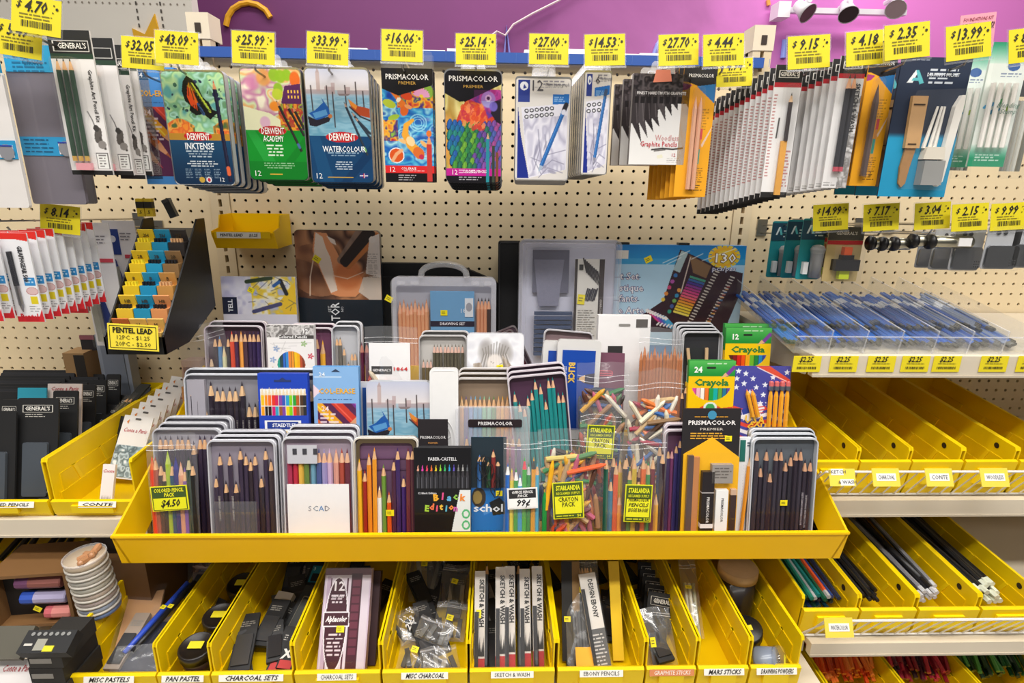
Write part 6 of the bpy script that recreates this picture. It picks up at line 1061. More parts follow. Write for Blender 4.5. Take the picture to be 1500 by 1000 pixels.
craybox(12, (1064, 1131, 480), 1.055, zA, 'yellow and green box of 12 colour pencils, front of the pair', 'yellow and green pencil boxes'); craybox(12, (1062, 1129, 474), 1.085, zA, 'yellow and green box of 12 colour pencils, rear of the pair', 'yellow and green pencil boxes')
# ---------- large sets on the rear ledge
T, w, h = place('sketch_pad', 'clear wrapped pad with blue and yellow pencil drawing, rear left', 'pad', None, (323, 432, 405), 1.23, ZR, .1); h = aspect(T, w, h, 110, 150); box_pack(T, w, h, .01, 'dcdce8', name='pad_block'); a_pad().obj(w, h, T); text(T, 'TELL', -w*.39, h*.70, .010, 'e8ecf4', .03, rot=PI/2, y=-.001, wid=h*.13); sticker(T, -w*.1, h*.86, .014, rot=.5); g = G(); g.prism(rr(w+.004, h+.012, .004, 2), -.002, -.0014, 'fff'); g.to('sleeve', 'film', T)
T, w, h = place('art_tin', 'tall tin printed with an orange sepia still life, rear left', 'art set', None, (430, 556, 337), 1.27, ZR, .06); h = aspect(T, w, h, 127, 205); g = G(); g.prism(rr(w, h, .01, 5), 0.0005, .016, '28323c'); g.to('tin_body', 'gloss', T); a_sepia().obj(w-.001, h-.001, T, r=.01, z0=.0005); sticker(T, -w*.25, h*.79, .017, rot=.6)
text(T, 'TOR', -w*.06, h*.40, .020, 'e8ecf0', .02, rot=PI/2, y=-.001, wid=.042); text(T, 'SET', -w*.13, h*.42, .007, 'd8dce0', 0, rot=PI/2, y=-.001); text(T, 'NO', w*.02, h*.42, .006, 'd8dce0', 0, rot=PI/2, y=-.001)
T, w, h = place('portfolio_case', 'black zipped portfolio case behind the clear drawing set', 'case', None, (527, 738, 384), 1.315, ZR, .05)
g = G(); g.prism([(-w/2+.004, 0), (w/2, 0), (w/2, h*.72), (w*.44, h*.82), (w*.2, h*.96), (w*.1, h*.985), (-w*.36, h*.985), (-w*.44, h*.93), (-w*.5, h*.86)], .002, .028, '1c1c1e'); g.to('case_body', 'fabric', T)
g = G(); g.prism([(-w/2, 0), (w*.3, 0), (w*.3, h*.84), (-w/2, h*.86)], -.006, .0018, '222224'); g.to('front_pocket', 'fabric', T); g = G(); g.tube([(-w*.46, .012, h*.88), (-w*.38, .012, h*.955), (w*.1, .012, h*.955), (w*.3, .012, h*.88), (w*.44, .012, h*.79)], .0022, '3a3a3c', 6); g.to('zipper', 'plastic', T)
T, w, h = place('drawing_set', 'clear plastic case with handle, blue DRAWING SET card and bare pencils', 'art set', None, (572, 727, 406), 1.22, ZR, .08); h = aspect(T, w, h, 155, 165)
g = G(); g.prism(rr(w, h, .014, 5), .014, .03, 'a8a8b4'); g.to('case_back', 'plastic', T); g = G(); g.ring(rr(w, h, .014, 5), rr(w-.022, h-.03, .006, 5, 0, h/2-.004), -.002, .012, 'fff'); g.to('case_frame', 'frost', T)
hp = [(w*.22*math.cos(PI*k/10)*(1.0), h-.002+.030*math.sin(PI*k/10)**.7) for k in range(11)]; g = G(); g.tube([(x, .008, z) for x, z in hp], .007, 'b0b0b8', 8); g.to('carry_handle', 'frost', T, True)
for x in (-.4, -.27, .3, .42): g = G(); g.prism(rr(.018, .008, .003, 3, x*w, h-.012), -.006, -.002, 'c8c8d0'); g.to('latch', 'frost', T)
g = G(); g.box(-w*.13, w*.29, .002, .006, 0, h*.86, '6a9cc8'); g.box(-w*.13, w*.29, .001, .002, h*.50, h*.555, '241c30'); o = g.to('blue_card', 'paper', T); text(o, 'DRAWING SET', w*.08, h*.527, .0062, 'ece8f0', .02, y=.0004, wid=w*.24); text(o, '18', w*.18, h*.66, .010, 'dce4f0', 0, y=.0008)
g = G(); g.box(w*.20, w*.28, .0006, .002, h*.60, h*.79, 'd8dce4'); g.disc(w*.24, h*.70, .007, '9a9aa4', .0002, 10, .010); g.fine(-w*.06, w*.02, h*.44, 5, .006, 'b8d0e4', .0016, .35, 2); g.fine(w*.08, w*.2, h*.44, 5, .006, 'b8d0e4', .0016, .35, 4); g.to('fine_print', 'paper', o); sticker(o, w*.0, h*.64, .015, rot=0, y=.0006)
for k in range(8): link('pencil', pencil_mesh('d89a74', h*(.76+.02*math.sin(k*2)), .0055, 'e0a888', 'c88a68'), T, (-w*.42+k*w*.036, .004, .0))
for k in range(4): link('pencil', pencil_mesh('d09070' if k < 3 else '4a3a38', h*.80, .005, 'd8a080', '3a3030'), T, (w*.33+k*w*.033, .004, 0))
sticker(T, -w*.52, h*.78, .016, rot=.5)
T, w, h = place('portfolio_case', 'upright black fabric portfolio left of the clear plastic box', 'case', None, (730, 850, 354), 1.30, ZR, .04); g = G(); g.prism(rr(w, h, .005, 3), 0, .03, '1e1e20'); g.to('case_body', 'fabric', T); g = G(); g.tube([(x, -.0006, z) for x, z in rr(w-.006, h-.006, .004, 2, 0, h/2)], .0012, '3a3a3e', 5, True); g.to('piping', 'fabric', T)
T, w, h = place('storage_case', 'large translucent plastic box with a white charcoal card inside', 'art set', None, (761, 912, 351), 1.24, ZR, .06)
g = G(); g.prism(rr(w, h, .014, 5), .030, .033, 'dcdcee'); g.to('back_panel', 'plastic', T); g = G(); g.ring(rr(w, h, .014, 5), rr(w-.016, h-.016, .009, 5, 0, h/2), -.003, .03, 'fff'); g.to('frame', 'frost', T); g = G(); g.ring(rr(w-.03, h-.03, .008, 5, 0, h/2), rr(w-.034, h-.034, .006, 5, 0, h/2), -.004, .0, 'fff'); g.prism(rr(w-.017, h-.017, .009, 5, 0, h/2), -.001, 0, 'fff'); g.to('lid_panel', 'acrylic', T)
g = G(); g.box(-w*.36, w*.0, .02, .026, h*.6, h*.92, '6c6c80'); g.prism([(-w*.3, h*.5), (-w*.1, h*.5), (-w*.05, h*.85), (-w*.35, h*.85)], .018, .02, '8a8aa0'); g.to('dark_pouch', 'fabric', T)
for k in range(10): g = G(); g.box(-w*.34, w*.04, .008, .018, h*(.12+k*.035), h*(.145+k*.035), ['4a5a7c', '3c4c6c'][k % 2]); g.to('pastel_stick', 'plastic', T)
g = G(); g.box(w*.05, w*.34, .003, .007, 0, h*.86, 'e4e0da'); g.box(w*.05, w*.075, .002, .003, 0, h*.86, '2e2426'); g.box(w*.29, w*.34, .002, .003, 0, h*.86, '34282a'); o = g.to('charcoal_card', 'paper', T)
g = G(); rd = random.Random(3)
for k in range(9): x = w*(.12+k*.018); z = h*(.8-.012*k); g.poly([(x, z+.02), (x+.003, z+.021), (x+.012, z-.012-.001*k), (x+.009, z-.013)], '26222a', .0014)
for k in range(7): x = w*(.15+k*.016); z = h*(.60-.004*(k % 3)); g.poly([(x+.006, z+.014), (x+.009, z+.013), (x+.002, z-.014), (x-.001, z-.013)], '2a2a38', .0014)
g.fine(w*.09, w*.27, h*.48, 26, .0052, '9a9690', .0014, .3, 4); g.box(w*.09, w*.13, .001, .002, h*.78, h*.82, '1c1a1c'); g.to('charcoal_print', 'ink', o); sticker(o, w*.12, h*.56, .016, rot=.1, h=.022, y=.001); text(o, 'CHARCOAL DRAWING SET', w*.315, h*.42, .005, 'e0d8d4', .01, rot=-PI/2, y=.001)
T, w, h = place('art_set_box', 'wide shrink wrapped light blue art set box reading 130 pcs/pzs', 'art set', None, (903, 1094, 359), 1.27, ZR, .05)
h = aspect(T, w, h, 192, 150); box_pack(T, w, h, .03, '7a9cc4'); a_blue130().obj(w, h, T)
for s, z_, sz in (('t Set', .64, .0165), ('stique', .525, .0165), ('fants', .42, .0165), ('e Arte', .30, .0165), ('les', .2, .012)): text(T, s, -w*.46, h*z_+.012, sz, '5c4c8c', .07, y=-.001, al='LEFT'); text(T, s, -w*.46, h*z_+.012, sz, 'f4f4fa', .012, y=-.0014, al='LEFT')
text(T, '130', w*.335, h*.875, .021, '9a6a38', .07, y=-.0012, wid=w*.17); text(T, '130', w*.335, h*.875, .021, 'fff', .01, y=-.0016, wid=w*.155); text(T, 'pcs/pzs', w*.34, h*.775, .0105, '5c6aa8', .07, y=-.0012, wid=w*.19); text(T, 'pcs/pzs', w*.34, h*.775, .0105, 'f4f4fa', .01, y=-.0016, wid=w*.18); sticker(T, -w*.25, h*.86, .017, rot=-.45)
g = G(); g.prism(rr(w+.002, h+.002, .002, 2), -.003, -.0024, 'fff'); g.to('shrink_wrap', 'film', T); g = G(); g.box(-w*.5, -w*.4, .0, .02, h, h+.005, '222'); g.to('top_clip', 'plastic', T); g = G(); g.box(-w*.02, w*.06, .0, .02, h, h+.005, '222'); g.to('top_clip', 'plastic', T)
# ================================================================ left section
def f_gg(T, w, h):
    text(T, 'Pentel', -.02*w, h*.055, .011, 'c8202c', .05, y=-.0014, wid=w*.66); text(T, 'GRAPHGEAR 500', w*.14, h*.66, .0075, '3a3a3e', .05, 0, rot=-PI/2, y=-.0014, wid=h*.4)
    g = G(); g.tube([(-w*.22, -.004, h*.8), (-w*.2, -.004, h*.42)], .0038, '26262c', 8); g.to('pencil_grip', 'plastic', T); g = G(); g.tube([(-w*.2, -.004, h*.42), (-w*.18, -.004, h*.2)], .0035, 'b0b0b4', 8); g.tube([(-w*.18, -.004, h*.2), (-w*.17, -.004, h*.12)], .0028, 'a0a0a4', 8, r2=.0008); g.to('pencil_barrel', 'metal', T); g = G(); g.prism(rr(w*.3, h*.76, .005, 3, -w*.2, h*.47), -.0092, -.0086, 'fff'); g.to('blister', 'film', T)
def a_gg():
    a = Art(40, 130, 'e8e8ec'); a.rect(0, 0, 40, 9, 'd8281c'); a.poly([(0, 8), (22, 9), (40, 12), (40, 0), (0, 0)], 'd8281c'); a.rect(0, 122, 40, 130, 'd0202c'); a.poly([(30, 130), (40, 110), (40, 130)], 'd0202c'); a.rect(22, 64, 38, 76, '2a88c8'); a.tl(24, 36, 66, 2, 4, 'e8f4fc', 1); a.ell(31, 84, 9, 6, 'b87878'); a.ell(31, 84, 8, 5, 'd8b8b8'); a.rect(26, 92, 37, 103, 'dcc820'); a.tl(22, 38, 106, 3, 3.5, '7a7a80', 2); return a
GGA = a_gg()
hung('pencil_card', 'red topped mechanical pencil card, leftmost stack', 'pencil card', 'mechanical pencil cards, left stack', (-64, -24, 342, 470), .93, GGA, .002, 3, .02, .002, side='dcdce0', m='paper', tab=False, fin=f_gg)
hung('pencil_card', 'red topped mechanical pencil card, middle stack', 'pencil card', 'mechanical pencil cards, middle stack', (-2, 38, 341, 471), .96, GGA, .002, 8, .0155, .003, side='dcdce0', m='paper', tab=False, fin=f_gg, dz=.001)
hung('pencil_card', 'red topped mechanical pencil card, right stack', 'pencil card', 'mechanical pencil cards, right stack', (76, 108, 344, 458), 1.12, GGA, .002, 5, .018, .004, side='dcdce0', m='paper', tab=False, fin=f_gg)
ptag(88, 321, '8.14', 1.02, rot=.1); hk(88, 339, 1.06, 'the red topped mechanical pencils'); hk(10, 329, 1.0, 'the leftmost mechanical pencils')
loc, w, h = hang(108, 158, 326, 506, 1.12); T = thing('eraser_pack', 'white blue-cornered hang card holding a long grey eraser stick', 'eraser pack', None, loc); box_pack(T, w, h, .002, 'e8e6ea'); g = G(); g.box(-w*.46, -w*.05, -.001, 0, h*.72, h*.93, '24408c'); g.disc(-w*.25, h*.85, w*.11, 'e0e4f0', -.0014); g.poly([(-w*.46, h*.68), (-w*.25, h*.68), (w*.3, 0), (-w*.1, 0)], '2a3c84', -.001); g.box(w*.05, w*.46, -.001, 0, h*.69, h*.72, 'd04858'); g.fine(0, w*.4, h*.9, 3, .006, '8a8890', -.001); g.to('blue_print', 'paper', T); g = G(); g.tube([(-w*.28, -.006, h*.62), (-w*.22, -.006, h*.05)], .008, '9a9a90', 8); g.to('eraser_stick', 'plastic', T); g = G(); g.prism(rr(w*.5, h*.68, .008, 3, -w*.2, h*.33), -.0155, -.015, 'fff'); g.to('blister', 'clear', T)
T2 = dup(T, loc+Vector((.012, .06, .0)), 'white blue-cornered hang card, second one behind the grey eraser stick card')
# lead dispenser
Yd, Yt = .99, 1.15; a, b = U(152, 497, Yd), U(240, 497, Yd); zb = Z(200, 519, Yd); zt = Z(240, 318, 1.2); xa, xb = a.x, b.x; xc = (xa+xb)/2; W_ = xb-xa
T = thing('lead_dispenser', 'black stepped counter display of pencil leads at left', 'display', None, (xc, Yd, zb)); g = G(); g.off = T.location.copy(); zf = zb+.032
for x in (xa, xb-.003): g.prism([(Yd, zb), (Yd, zf), (Yt+.01, zt), (1.19, zt), (1.19, zb+.045), (1.07, zb)], x, x+.003, '121214', ax='x')
g.to('side_panel', 'plastic', T); g = G(); g.off = T.location.copy(); g.box(xa, xb, Yd, Yd+.003, zb, zf, '161618'); g.prism([(Yd+.03, zb), (Yd+.03, zf-.002), (1.15, zt-.035), (1.19, zt-.02), (1.19, zb+.05), (1.07, zb)], xa+.003, xb-.003, '161618', ax='x'); g.to('stepped_body', 'plastic', T)
cols = [['b8642c', 'e8c030', 'e8c420', 'e8c420', 'e8c828'], ['e0b860', '1c90b8', '1c94c0', '2098c0', '1c90b8'], ['d8b060', 'd89058', 'c89048', '8a6840', '2a2422']]
nm = [['orange', 'gold', 'yellow', 'yellow', 'yellow'], ['tan', 'blue', 'blue', 'blue', 'blue'], ['tan', 'orange', 'brown', 'brown', 'black']]; rows = ['front', 'second', 'third', 'fourth', 'top']
for c in range(3):
    for r in range(5):
        t = r/5; y = Yd+.006+t*.145; z = zf-.02+t*(zt-zf-.01); bw = (W_-.012)/3
        B = thing('lead_box', f'{nm[c][r]} flip-top box of pencil leads, {rows[r]} row, {["left", "middle", "right"][c]} column of the black display', 'lead box', 'lead boxes in the black display', (xa+.006+bw*(c+.5), y, z)); bx = bw-.002
        g = G(); g.box(-bx/2, bx/2, 0, .028, 0, .026, cols[c][r]); g.to('box_body', 'paper', B); g = G(); g.prism([(.018, .026), (.012, .048), (.014, .049), (.021, .026)], -bx/2, bx/2, cols[c][r], ax='x'); o = g.to('open_flap', 'paper', B)
        text(B, ['H', 'HB', 'B', '2B', '2H'][r]+'', 0, .037, .0065, '3a2c14', .02, y=.0135)
        g = G()
        for q in range(4): g.lathe([(.0032, 0), (.0032, .008)], 'c', 6) if 0 else g.box(-bx/2+.003+q*(bx-.006)/4, -bx/2+.0005+(q+1)*(bx-.006)/4, .004, .011, .024, .033, ['f0dc30', '202024', 'd8a878'][(0 if c == 0 and r > 1 else 1 if r % 2 or c == 1 else 2)])
        g.to('lead_case', 'plastic', B)['kind'] = 'stuff'
p_ = U(195, 494, Yd-.006); o = thing('sign_card', 'yellow card reading PENTEL LEAD 12PC $1.25 20PC $2.50', 'sign', None, p_, (-.1, .05, 0)); g = G(); g.box(-.043, .043, 0, .001, -.023, .023, 'f0da3c'); g.to('card', 'paper', o); g = G(); g.ring(rr(.08, .040, .001, 2, 0, 0), rr(.078, .038, .001, 2, 0, 0), -.0004, 0, '2a2410'); g.to('border_print', 'ink', o)
text(o, 'PENTEL LEAD', 0, .0115, .0095, '1c1a10', .05, 0, y=-.0008, wid=.068); text(o, '12PC - $1.25', 0, -.001, .0075, '2a2614', 0, y=-.0008, wid=.056); text(o, '20PC - $2.50', 0, -.0125, .0075, '2a2614', 0, y=-.0008, wid=.060)
for k, (px, c, lab) in enumerate(((207, 'e8c828', 'yellow and black lead box standing on the display, left one'), (219, 'e0c028', 'yellow and black lead box standing on the display, right one'))):
    p = U(px, 317, 1.165); B = thing('lead_box', lab, 'lead box', None, p); g = G(); g.box(-.007, .007, 0, .01, 0, .034, c); g.box(-.0072, .0072, -.0004, .0104, .016, .028, '26221a'); g.to('box_body', 'paper', B); text(B, '.5', 0, .008, .006, '26221a', .02, y=-.0006)
p = U(254, 318, 1.165); B = thing('marker', 'small black marker sticking up from the black display', 'marker', None, p, (0, -.35, 0)); g = G(); g.box(-.007, .007, 0, .01, 0, .03, '26282c'); g.to('barrel', 'plastic', B); g = G(); g.box(-.0075, .0075, -.0005, .0105, .03, .036, '3a3c40'); g.to('cap', 'plastic', B)
# small hung yellow bin
Yy = 1.26; a, b = U(309, 316, Yy), U(398, 312, Yy); zb = Z(350, 362, Yy+.03); w = b.x-a.x; T = thing('storage_bin', 'small yellow bin hung on the pegboard with a lead label', 'bin', None, ((a.x+b.x)/2, Yy, zb)); hh = a.z-zb
g = G(); x = w/2
for sg in (-1, 1): g.prism([(.012, 0), (-.004, hh*.45), (-.004, hh*.55), (.03, hh*.62), (.04, hh), (.1, hh), (.1, 0)], sg*x if sg > 0 else -x, (x+.0025)*1 if sg > 0 else -x-.0025, 'f0c40c', ax='x')
g.prism([(.012, 0), (-.004, hh*.5), (-.002, hh*.5), (.015, .003), (.1, .003), (.1, 0)], -x, x, 'ecc00a', ax='x'); g.box(-x, x, .098, .1, 0, hh, 'ecc00a'); g.to('bin_body', 'bin', T)
g = G(); g.box(-w*.46, w*.46, -.0065, -.004, hh*.34, hh*.54, 'f4c80e'); g.to('front_lip', 'bin', T); g = G(); g.box(-w*.42, w*.30, -.0072, -.0065, hh*.34, hh*.52, 'eeeae0'); g.to('bin_label', 'paper', T); text(T, 'PENTEL LEAD', -w*.18, hh*.43, .006, '2a2622', .04, .2, y=-.0076, wid=w*.38); text(T, '$1.25', w*.18, hh*.43, .006, '2a2622', .04, .2, y=-.0076)
# black hang cards standing in the far left bin
def gcard(xl, xr, yt, Y, z, lab, grp='black hang cards on the left shelf', txt=True, c='1a1a1c', lean=.3, roll=0., inner='c8c4bc', h0=None):
    T, w, h = place('pencil_card', lab, 'pencil card', grp, (xl, xr, yt), Y, z, lean, roll); g = G(); g.prism(rr(w, h, .004, 3), 0, .004, c); g.to('backing_card', 'paper', T)
    if txt: g = G(); g.ring(rr(w*.74, .014, .001, 2, 0, h-.020), rr(w*.70, .0125, .001, 2, 0, h-.020), -.0006, 0, inner); g.to('name_frame', 'ink', T); text(T, "GENERAL'S", 0, h-.020, .0075, 'e8e4dc', .03, y=-.001, wid=w*.6); g = G(); g.fine(-w*.3, w*.3, h-.03, 2, .004, 'b8b4ac', -.0006); g.to('fine_print', 'ink', T)
    g = G(); g.prism(rr(w*.6, h*.5, .004, 3, 0, h*.34), -.006, -.0005, '4a5058'); g.to('blister_content', 'plastic', T); return T
zs = ZSL+.002
for k, (xl, xr, yt, Y, tx, lab) in enumerate([(-30, 24, 602, .97, 0, 'clear fronted dark box at the left edge among black cards'), (26, 86, 583, .985, 1, "black hang card reading GENERAL'S, the nearest one on the left shelf"), (0, 28, 585, 1.0, 1, 'black hang card behind the clear fronted dark box'), (78, 114, 572, 1.03, 1, 'black hang card with white frame, right of the nearest one'), (118, 140, 563, 1.10, 1, 'black hang card near the pale script card'), (134, 156, 556, 1.16, 1, 'black hang card second from the right end'), (156, 176, 548, 1.22, 1, 'rightmost black hang card before the grey carton')]): gcard(xl, xr, yt, Y, zs, lab, txt=bool(tx))
for k in range(9): gcard(-20+k*3, 60+k*7, 574-k*4, 1.06+k*.022, zs, f'black hang card seen edge on in the packed row, {ORD[k]} of nine' if k else 'black hang card seen edge on in the packed row, front of nine', 'packed black cards', txt=False, c=['1a1a1c', '26262a', '1e1e20'][k % 3])
for k in range(4): gcard(66+k*10, 128+k*8, 560-k*4, 1.15+k*.03, zs, f'black hang card in the rear row beside the brown carton, {ORD[k]} from the front', 'rear black cards', txt=False, c=['222226', '1a1a1c'][k % 2])
T, w, h = place('pencil_card', 'pale hang card with red script among the black cards', 'pencil card', None, (70, 120, 562), 1.06, zs, .3); box_pack(T, w, h, .003, 'd8c8c0'); text(T, 'Conte a Paris', 0, h-.010, .0075, 'b03848', .01, .4, y=-.001, wid=w*.8)
T, w, h = place('paper_strip', 'teal edged card lying among the black cards', 'pencil card', None, (26, 68, 568), 1.05, zs, .3); box_pack(T, w, h, .003, '2a98b0')
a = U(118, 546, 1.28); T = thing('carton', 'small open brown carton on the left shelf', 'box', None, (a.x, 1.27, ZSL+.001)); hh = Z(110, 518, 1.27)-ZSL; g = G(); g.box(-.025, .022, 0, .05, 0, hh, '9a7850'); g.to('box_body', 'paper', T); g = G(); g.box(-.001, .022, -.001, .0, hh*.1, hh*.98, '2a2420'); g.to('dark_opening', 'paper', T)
T, w, h = place('eraser_card', 'small black card with pink strip on the pegboard ledge', 'pencil card', None, (116, 137, 491), 1.30, Z(126, 513, 1.30), .0); box_pack(T, w, h, .003, '201e22'); g = G(); g.box(-w*.5, w*.5, -.001, 0, h*.72, h, '8a5058'); g.to('pink_strip', 'paper', T)
T, w, h = place('display_box', 'tall grey plastic stand behind the lead display', 'display', None, (138, 182, 490), 1.3, ZSL+.002, .0); g = G(); g.box(-w/2, w/2, 0, .03, 0, h, '9298a4'); g.to('stand_body', 'plastic', T); g = G(); g.box(-w*.36, w*.36, -.002, 0, h*.3, h*.94, '7c828e'); g.to('front_plate', 'plastic', T)
# contents of the two deep bins
bn, bw = LB[1]; bx_, by_, bz_ = bn.location
for k in range(7):
    T, w, h = place('pencil_card', f'white hang card with red script in the deep bin, {ORD[k]} from the front' if k else 'white hang card reading Conte a Paris over a stony picture, front of the deep bin', 'pencil card', 'white script cards in the deep bin', (172+k*11.5, 215+k*10.5, 609-k*9.5), by_+.10+k*.036, bz_+.02, .55, .12); box_pack(T, w, h, .003, 'ece8e4')
    text(T, 'Conte a Paris', 0, h-.030, .0085, 'b83848', .01, .4, y=-.001, wid=w*.8); g = G(); g.poly([(-w*.36, h-.013), (-w*.28, h-.008), (-w*.3, h-.018)], 'd88030', -.001); g.prism(rr(w*.2, .004, .0018, 2, 0, h-.006), -.001, -.0005, '5a5654'); g.to('orange_print', 'ink', T)
    A_ = Art(40, 40, 'c8d0d4'); A_.pal(['e8ecf0', '9ab0b8', '5a6a70', 'c8d8e0', '7a8c94'], 7, 30+k); A_.obj(w*.96, h*.5, T, z0=h*.02, y=-.0012)
for k in range(4):
    T, w, h = place('pencil_card', f'black glossy hang card in the deep bin behind the white ones, {ORD[k]} from the front', 'pencil card', 'black glossy cards in the deep bin', (130+k*17, 178+k*12, 607-k*14), by_+.15+k*.05, bz_+.02, .6, .1); box_pack(T, w, h, .003, '1c1c1e'); text(T, "GENERAL'S", 0, h-.016, .007, 'd8d4cc', .02, y=-.001, wid=w*.5)
    g = G(); g.box(-w*.3, w*.3, -.003, 0, h*.2, h*.7, '3a3a3c' if k else '343438'); g.to('blister_content', 'plastic', T); g = G(); g.box(-w*.3, w*.3, -.001, 0, h-.036, h-.030, 'd8662c'); g.to('orange_strip', 'paper', T)
T, w, h = place('pencil_pack', 'slim white pack with red script leaning inside the deep bin front', 'pencil pack', None, (148, 166, 680), by_+.02, bz_+.004, .35, .05); box_pack(T, w, h, .006, 'e8e2e0'); text(T, 'Conte', 0, h*.85, .006, 'b83848', .01, .4, y=-.001); g = G(); [g.poly([(-w*.4+i*w*.1, 0), (-w*.35+i*w*.1, h*.3), (-w*.3+i*w*.1, 0)], '4a4a48', -.0008) for i in range(8)]; g.to('fir_print', 'ink', T)
bn, bw = LB[0]; bx_, by_, bz_ = bn.location
g0 = U(45, 722, by_+.03); T = thing('pencil_pack', 'long dark pencil pack lying in the far left deep bin', 'pencil pack', None, (X(60, 715, by_+.03), by_+.02, bz_+.012), (-1.25, 0, -.12)); T.rotation_euler = (-1.2, 0, -.1); g = G(); g.box(-.012, .012, 0, .004, 0, .34, '24241e'); g.to('backing_card', 'paper', T)
for x in (-.005, .004): link('pencil', pencil_mesh('2c3424', .26, .0035), T, (x, -.004, .03))
text(T, '2B-4B', 0, .03, .006, 'e8e4dc', .02, rot=-PI/2, y=-.0086); g = G(); g.box(-.012, .012, -.009, -.0084, 0, .30, 'fff'); g.to('blister', 'film', T)
T, w, h = place('pencil_bin_box', 'orange and white small boxes stacked by the tray corner', 'box', None, (262, 292, 528), 1.22, ZSL+.06, .1); g = G(); g.box(-w/2, w/2, 0, .04, 0, h*.6, 'e0a060'); g.to('lower_box', 'paper', T); g = G(); g.box(-w*.4, w*.5, 0, .04, h*.6, h, 'd8b8a8'); g.box(-w*.3, w*.3, -.001, 0, h*.68, h*.9, '8a6058'); g.to('upper_box', 'paper', T)
# ---------------- bottom left
zl = ZBL+.001
T, w, h = place('carton', 'brown box lying open with three wrapped chalk sticks inside', 'box', None, (-20, 92, 842), .90, Z(40, 918, .90), .02, 0, .1); g = G(); z0 = T.location.z
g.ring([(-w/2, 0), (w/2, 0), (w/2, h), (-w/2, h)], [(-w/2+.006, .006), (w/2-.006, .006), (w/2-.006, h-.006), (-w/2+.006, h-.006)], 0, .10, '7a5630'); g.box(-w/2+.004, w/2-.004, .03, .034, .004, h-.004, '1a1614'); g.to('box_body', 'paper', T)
for z, c, c2, x0, x1, n in ((.78, '6a3a60', '8a5048', -.2, .36, 'purple'), (.48, '2a50b0', 'a8a0c0', -.18, .38, 'blue'), (.2, 'c86068', 'd88880', .1, .42, 'pink')): q = thing('chalk_stick', f'{n} wrapped thick chalk stick in the brown box', 'chalk', None, T.location+Vector((w*x0, .014, h*z))); q.rotation_euler = (0, .03, .08); g = G(); g.M = Matrix.Rotation(PI/2, 4, 'Y'); g.lathe([(h*.10, 0), (h*.105, .003), (h*.105, w*(x1-x0)*.3), (h*.105, w*(x1-x0)), (h*.09, w*(x1-x0)+.002)], [c, c, c2, c2, c2], 10); g.to('chalk_body', 'paper', q)
sticker(T, w*.05, h*.33, .013, y=.002, rot=.6)
p = U(118, 918, .86); a = U(88, 900, .86); b = U(152, 900, .86); R_ = .5*(X(148, 850, .86)-X(88, 850, .86)); zt_ = Z(118, 824, .86)+.0; zb_ = Z(120, 912, .86); hh = zt_-zb_; xx = X(120, 870, .86)
lb = ['top', 'second', 'third', 'fourth', 'fifth', 'sixth', 'seventh', 'lowest']
for k in range(8):
    c = ['c8b49c', 'd0c8c0', 'c8c4bc', 'ccc8bc', 'd0c0b4', 'c4b4b0', 'a8b4cc', '7a90c0'][k]; z = zb_+hh*(7-k)/8.6
    T = thing('jar', f'clear round pastel cup in the leaning stack, {lb[k]} one', 'jar', 'stacked round cups at the lower left', (xx+(7-k)*-.0012, .86+R_, z), (.04, -.03, 0)); g = G(); r = R_*.92; q = hh/8.6
    g.lathe([(r*.9, 0), (r, .001), (r, q*.72)], c, 20); g.to('content', 'plastic', T, True); g = G(); g.lathe([(r, q*.72), (r*1.06, q*.72), (r*1.06, q*.98), (r*1.0, q*.98)], 'bcb6ac', 20, k > 0); g.to('rim', 'zip' if k == 0 else 'plastic', T, True)
    if k == 0: [link('crayon', crayon('b8845c', .03, .006), T, (r*.3*math.cos(i*2), r*.3*math.sin(i*2), q*.6), (1.3, .1, i)) for i in range(4)]
for k, (px0, px1, yt, yb, c, lab) in enumerate(((28, 112, 922, 958, '1c1c1e', 'black printed flat set with a yellow sticker on the lower left deck'), )):
    Yq = .76; T, w, h = place('pencil_box', lab, 'box', None, (px0+14, px1+2, yt), Yq, Z(70, 956, Yq), 1.1); box_pack(T, w, h, .02, c); g = G(); g.box(-w*.2, 0, -.0012, 0, h*.1, h*.6, '9a988c'); g.box(0, w*.2, -.0012, 0, h*.05, h*.3, 'd8d020'); [g.disc(-w*.35+i*w*.12, h*.82, w*.04, '8a8a88', -.001, 8) for i in range(7)]; g.box(-w*.42, -w*.26, -.0012, 0, h*.3, h*.4, 'c8c4bc'); g.to('cover_print', 'ink', T)
T, w, h = place('pencil_card', 'white card reading Conte a Paris at the bottom left corner', 'box', None, (0, 62, 964), .72, zl, .8); box_pack(T, w, h, .01, 'e4dedc'); text(T, 'Conte a Paris', 0, h-.014, .010, 'b03840', .01, .4, y=-.001, wid=w*.7); A_ = Art(60, 30, 'b8b8c0'); A_.pal(['d8d8dc', '8a94a0', '4a5058'], 8, 4); A_.obj(w*.9, h*.4, T, z0=h*.2, y=-.0012)
T, w, h = place('paper_pack', 'dull clear sleeve of dark sheets left of the black set', 'paper pack', None, (-30, 52, 916), .78, Z(20, 965, .78), 1.0); box_pack(T, w, h, .012, '5a564a'); g = G(); g.box(-w/2, w/2, -.002, -.0015, 0, h, 'fff'); g.to('sleeve', 'film', T)
zq = Z(20, 842, 1.02); ybin(X(0, 830, 1.02), 1.02, zq, .30, .30, .06, .02, 'yellow bin of black crayons in shadow at the lower left', 'shaded bins at the lower left', hole=False)
T = thing('box', 'brown box under the shaded yellow bin at the lower left', 'box', None, (X(0, 830, 1.02), 1.03, zl)); g = G(); g.box(-.14, .14, 0, .25, 0, zq-zl-.001, '5a4228'); g.to('box_body', 'paper', T); g = G(); g.box(-.01, .01, -.0006, 0, 0, zq-zl-.002, '7a5c38'); g.to('tape', 'paper', T)
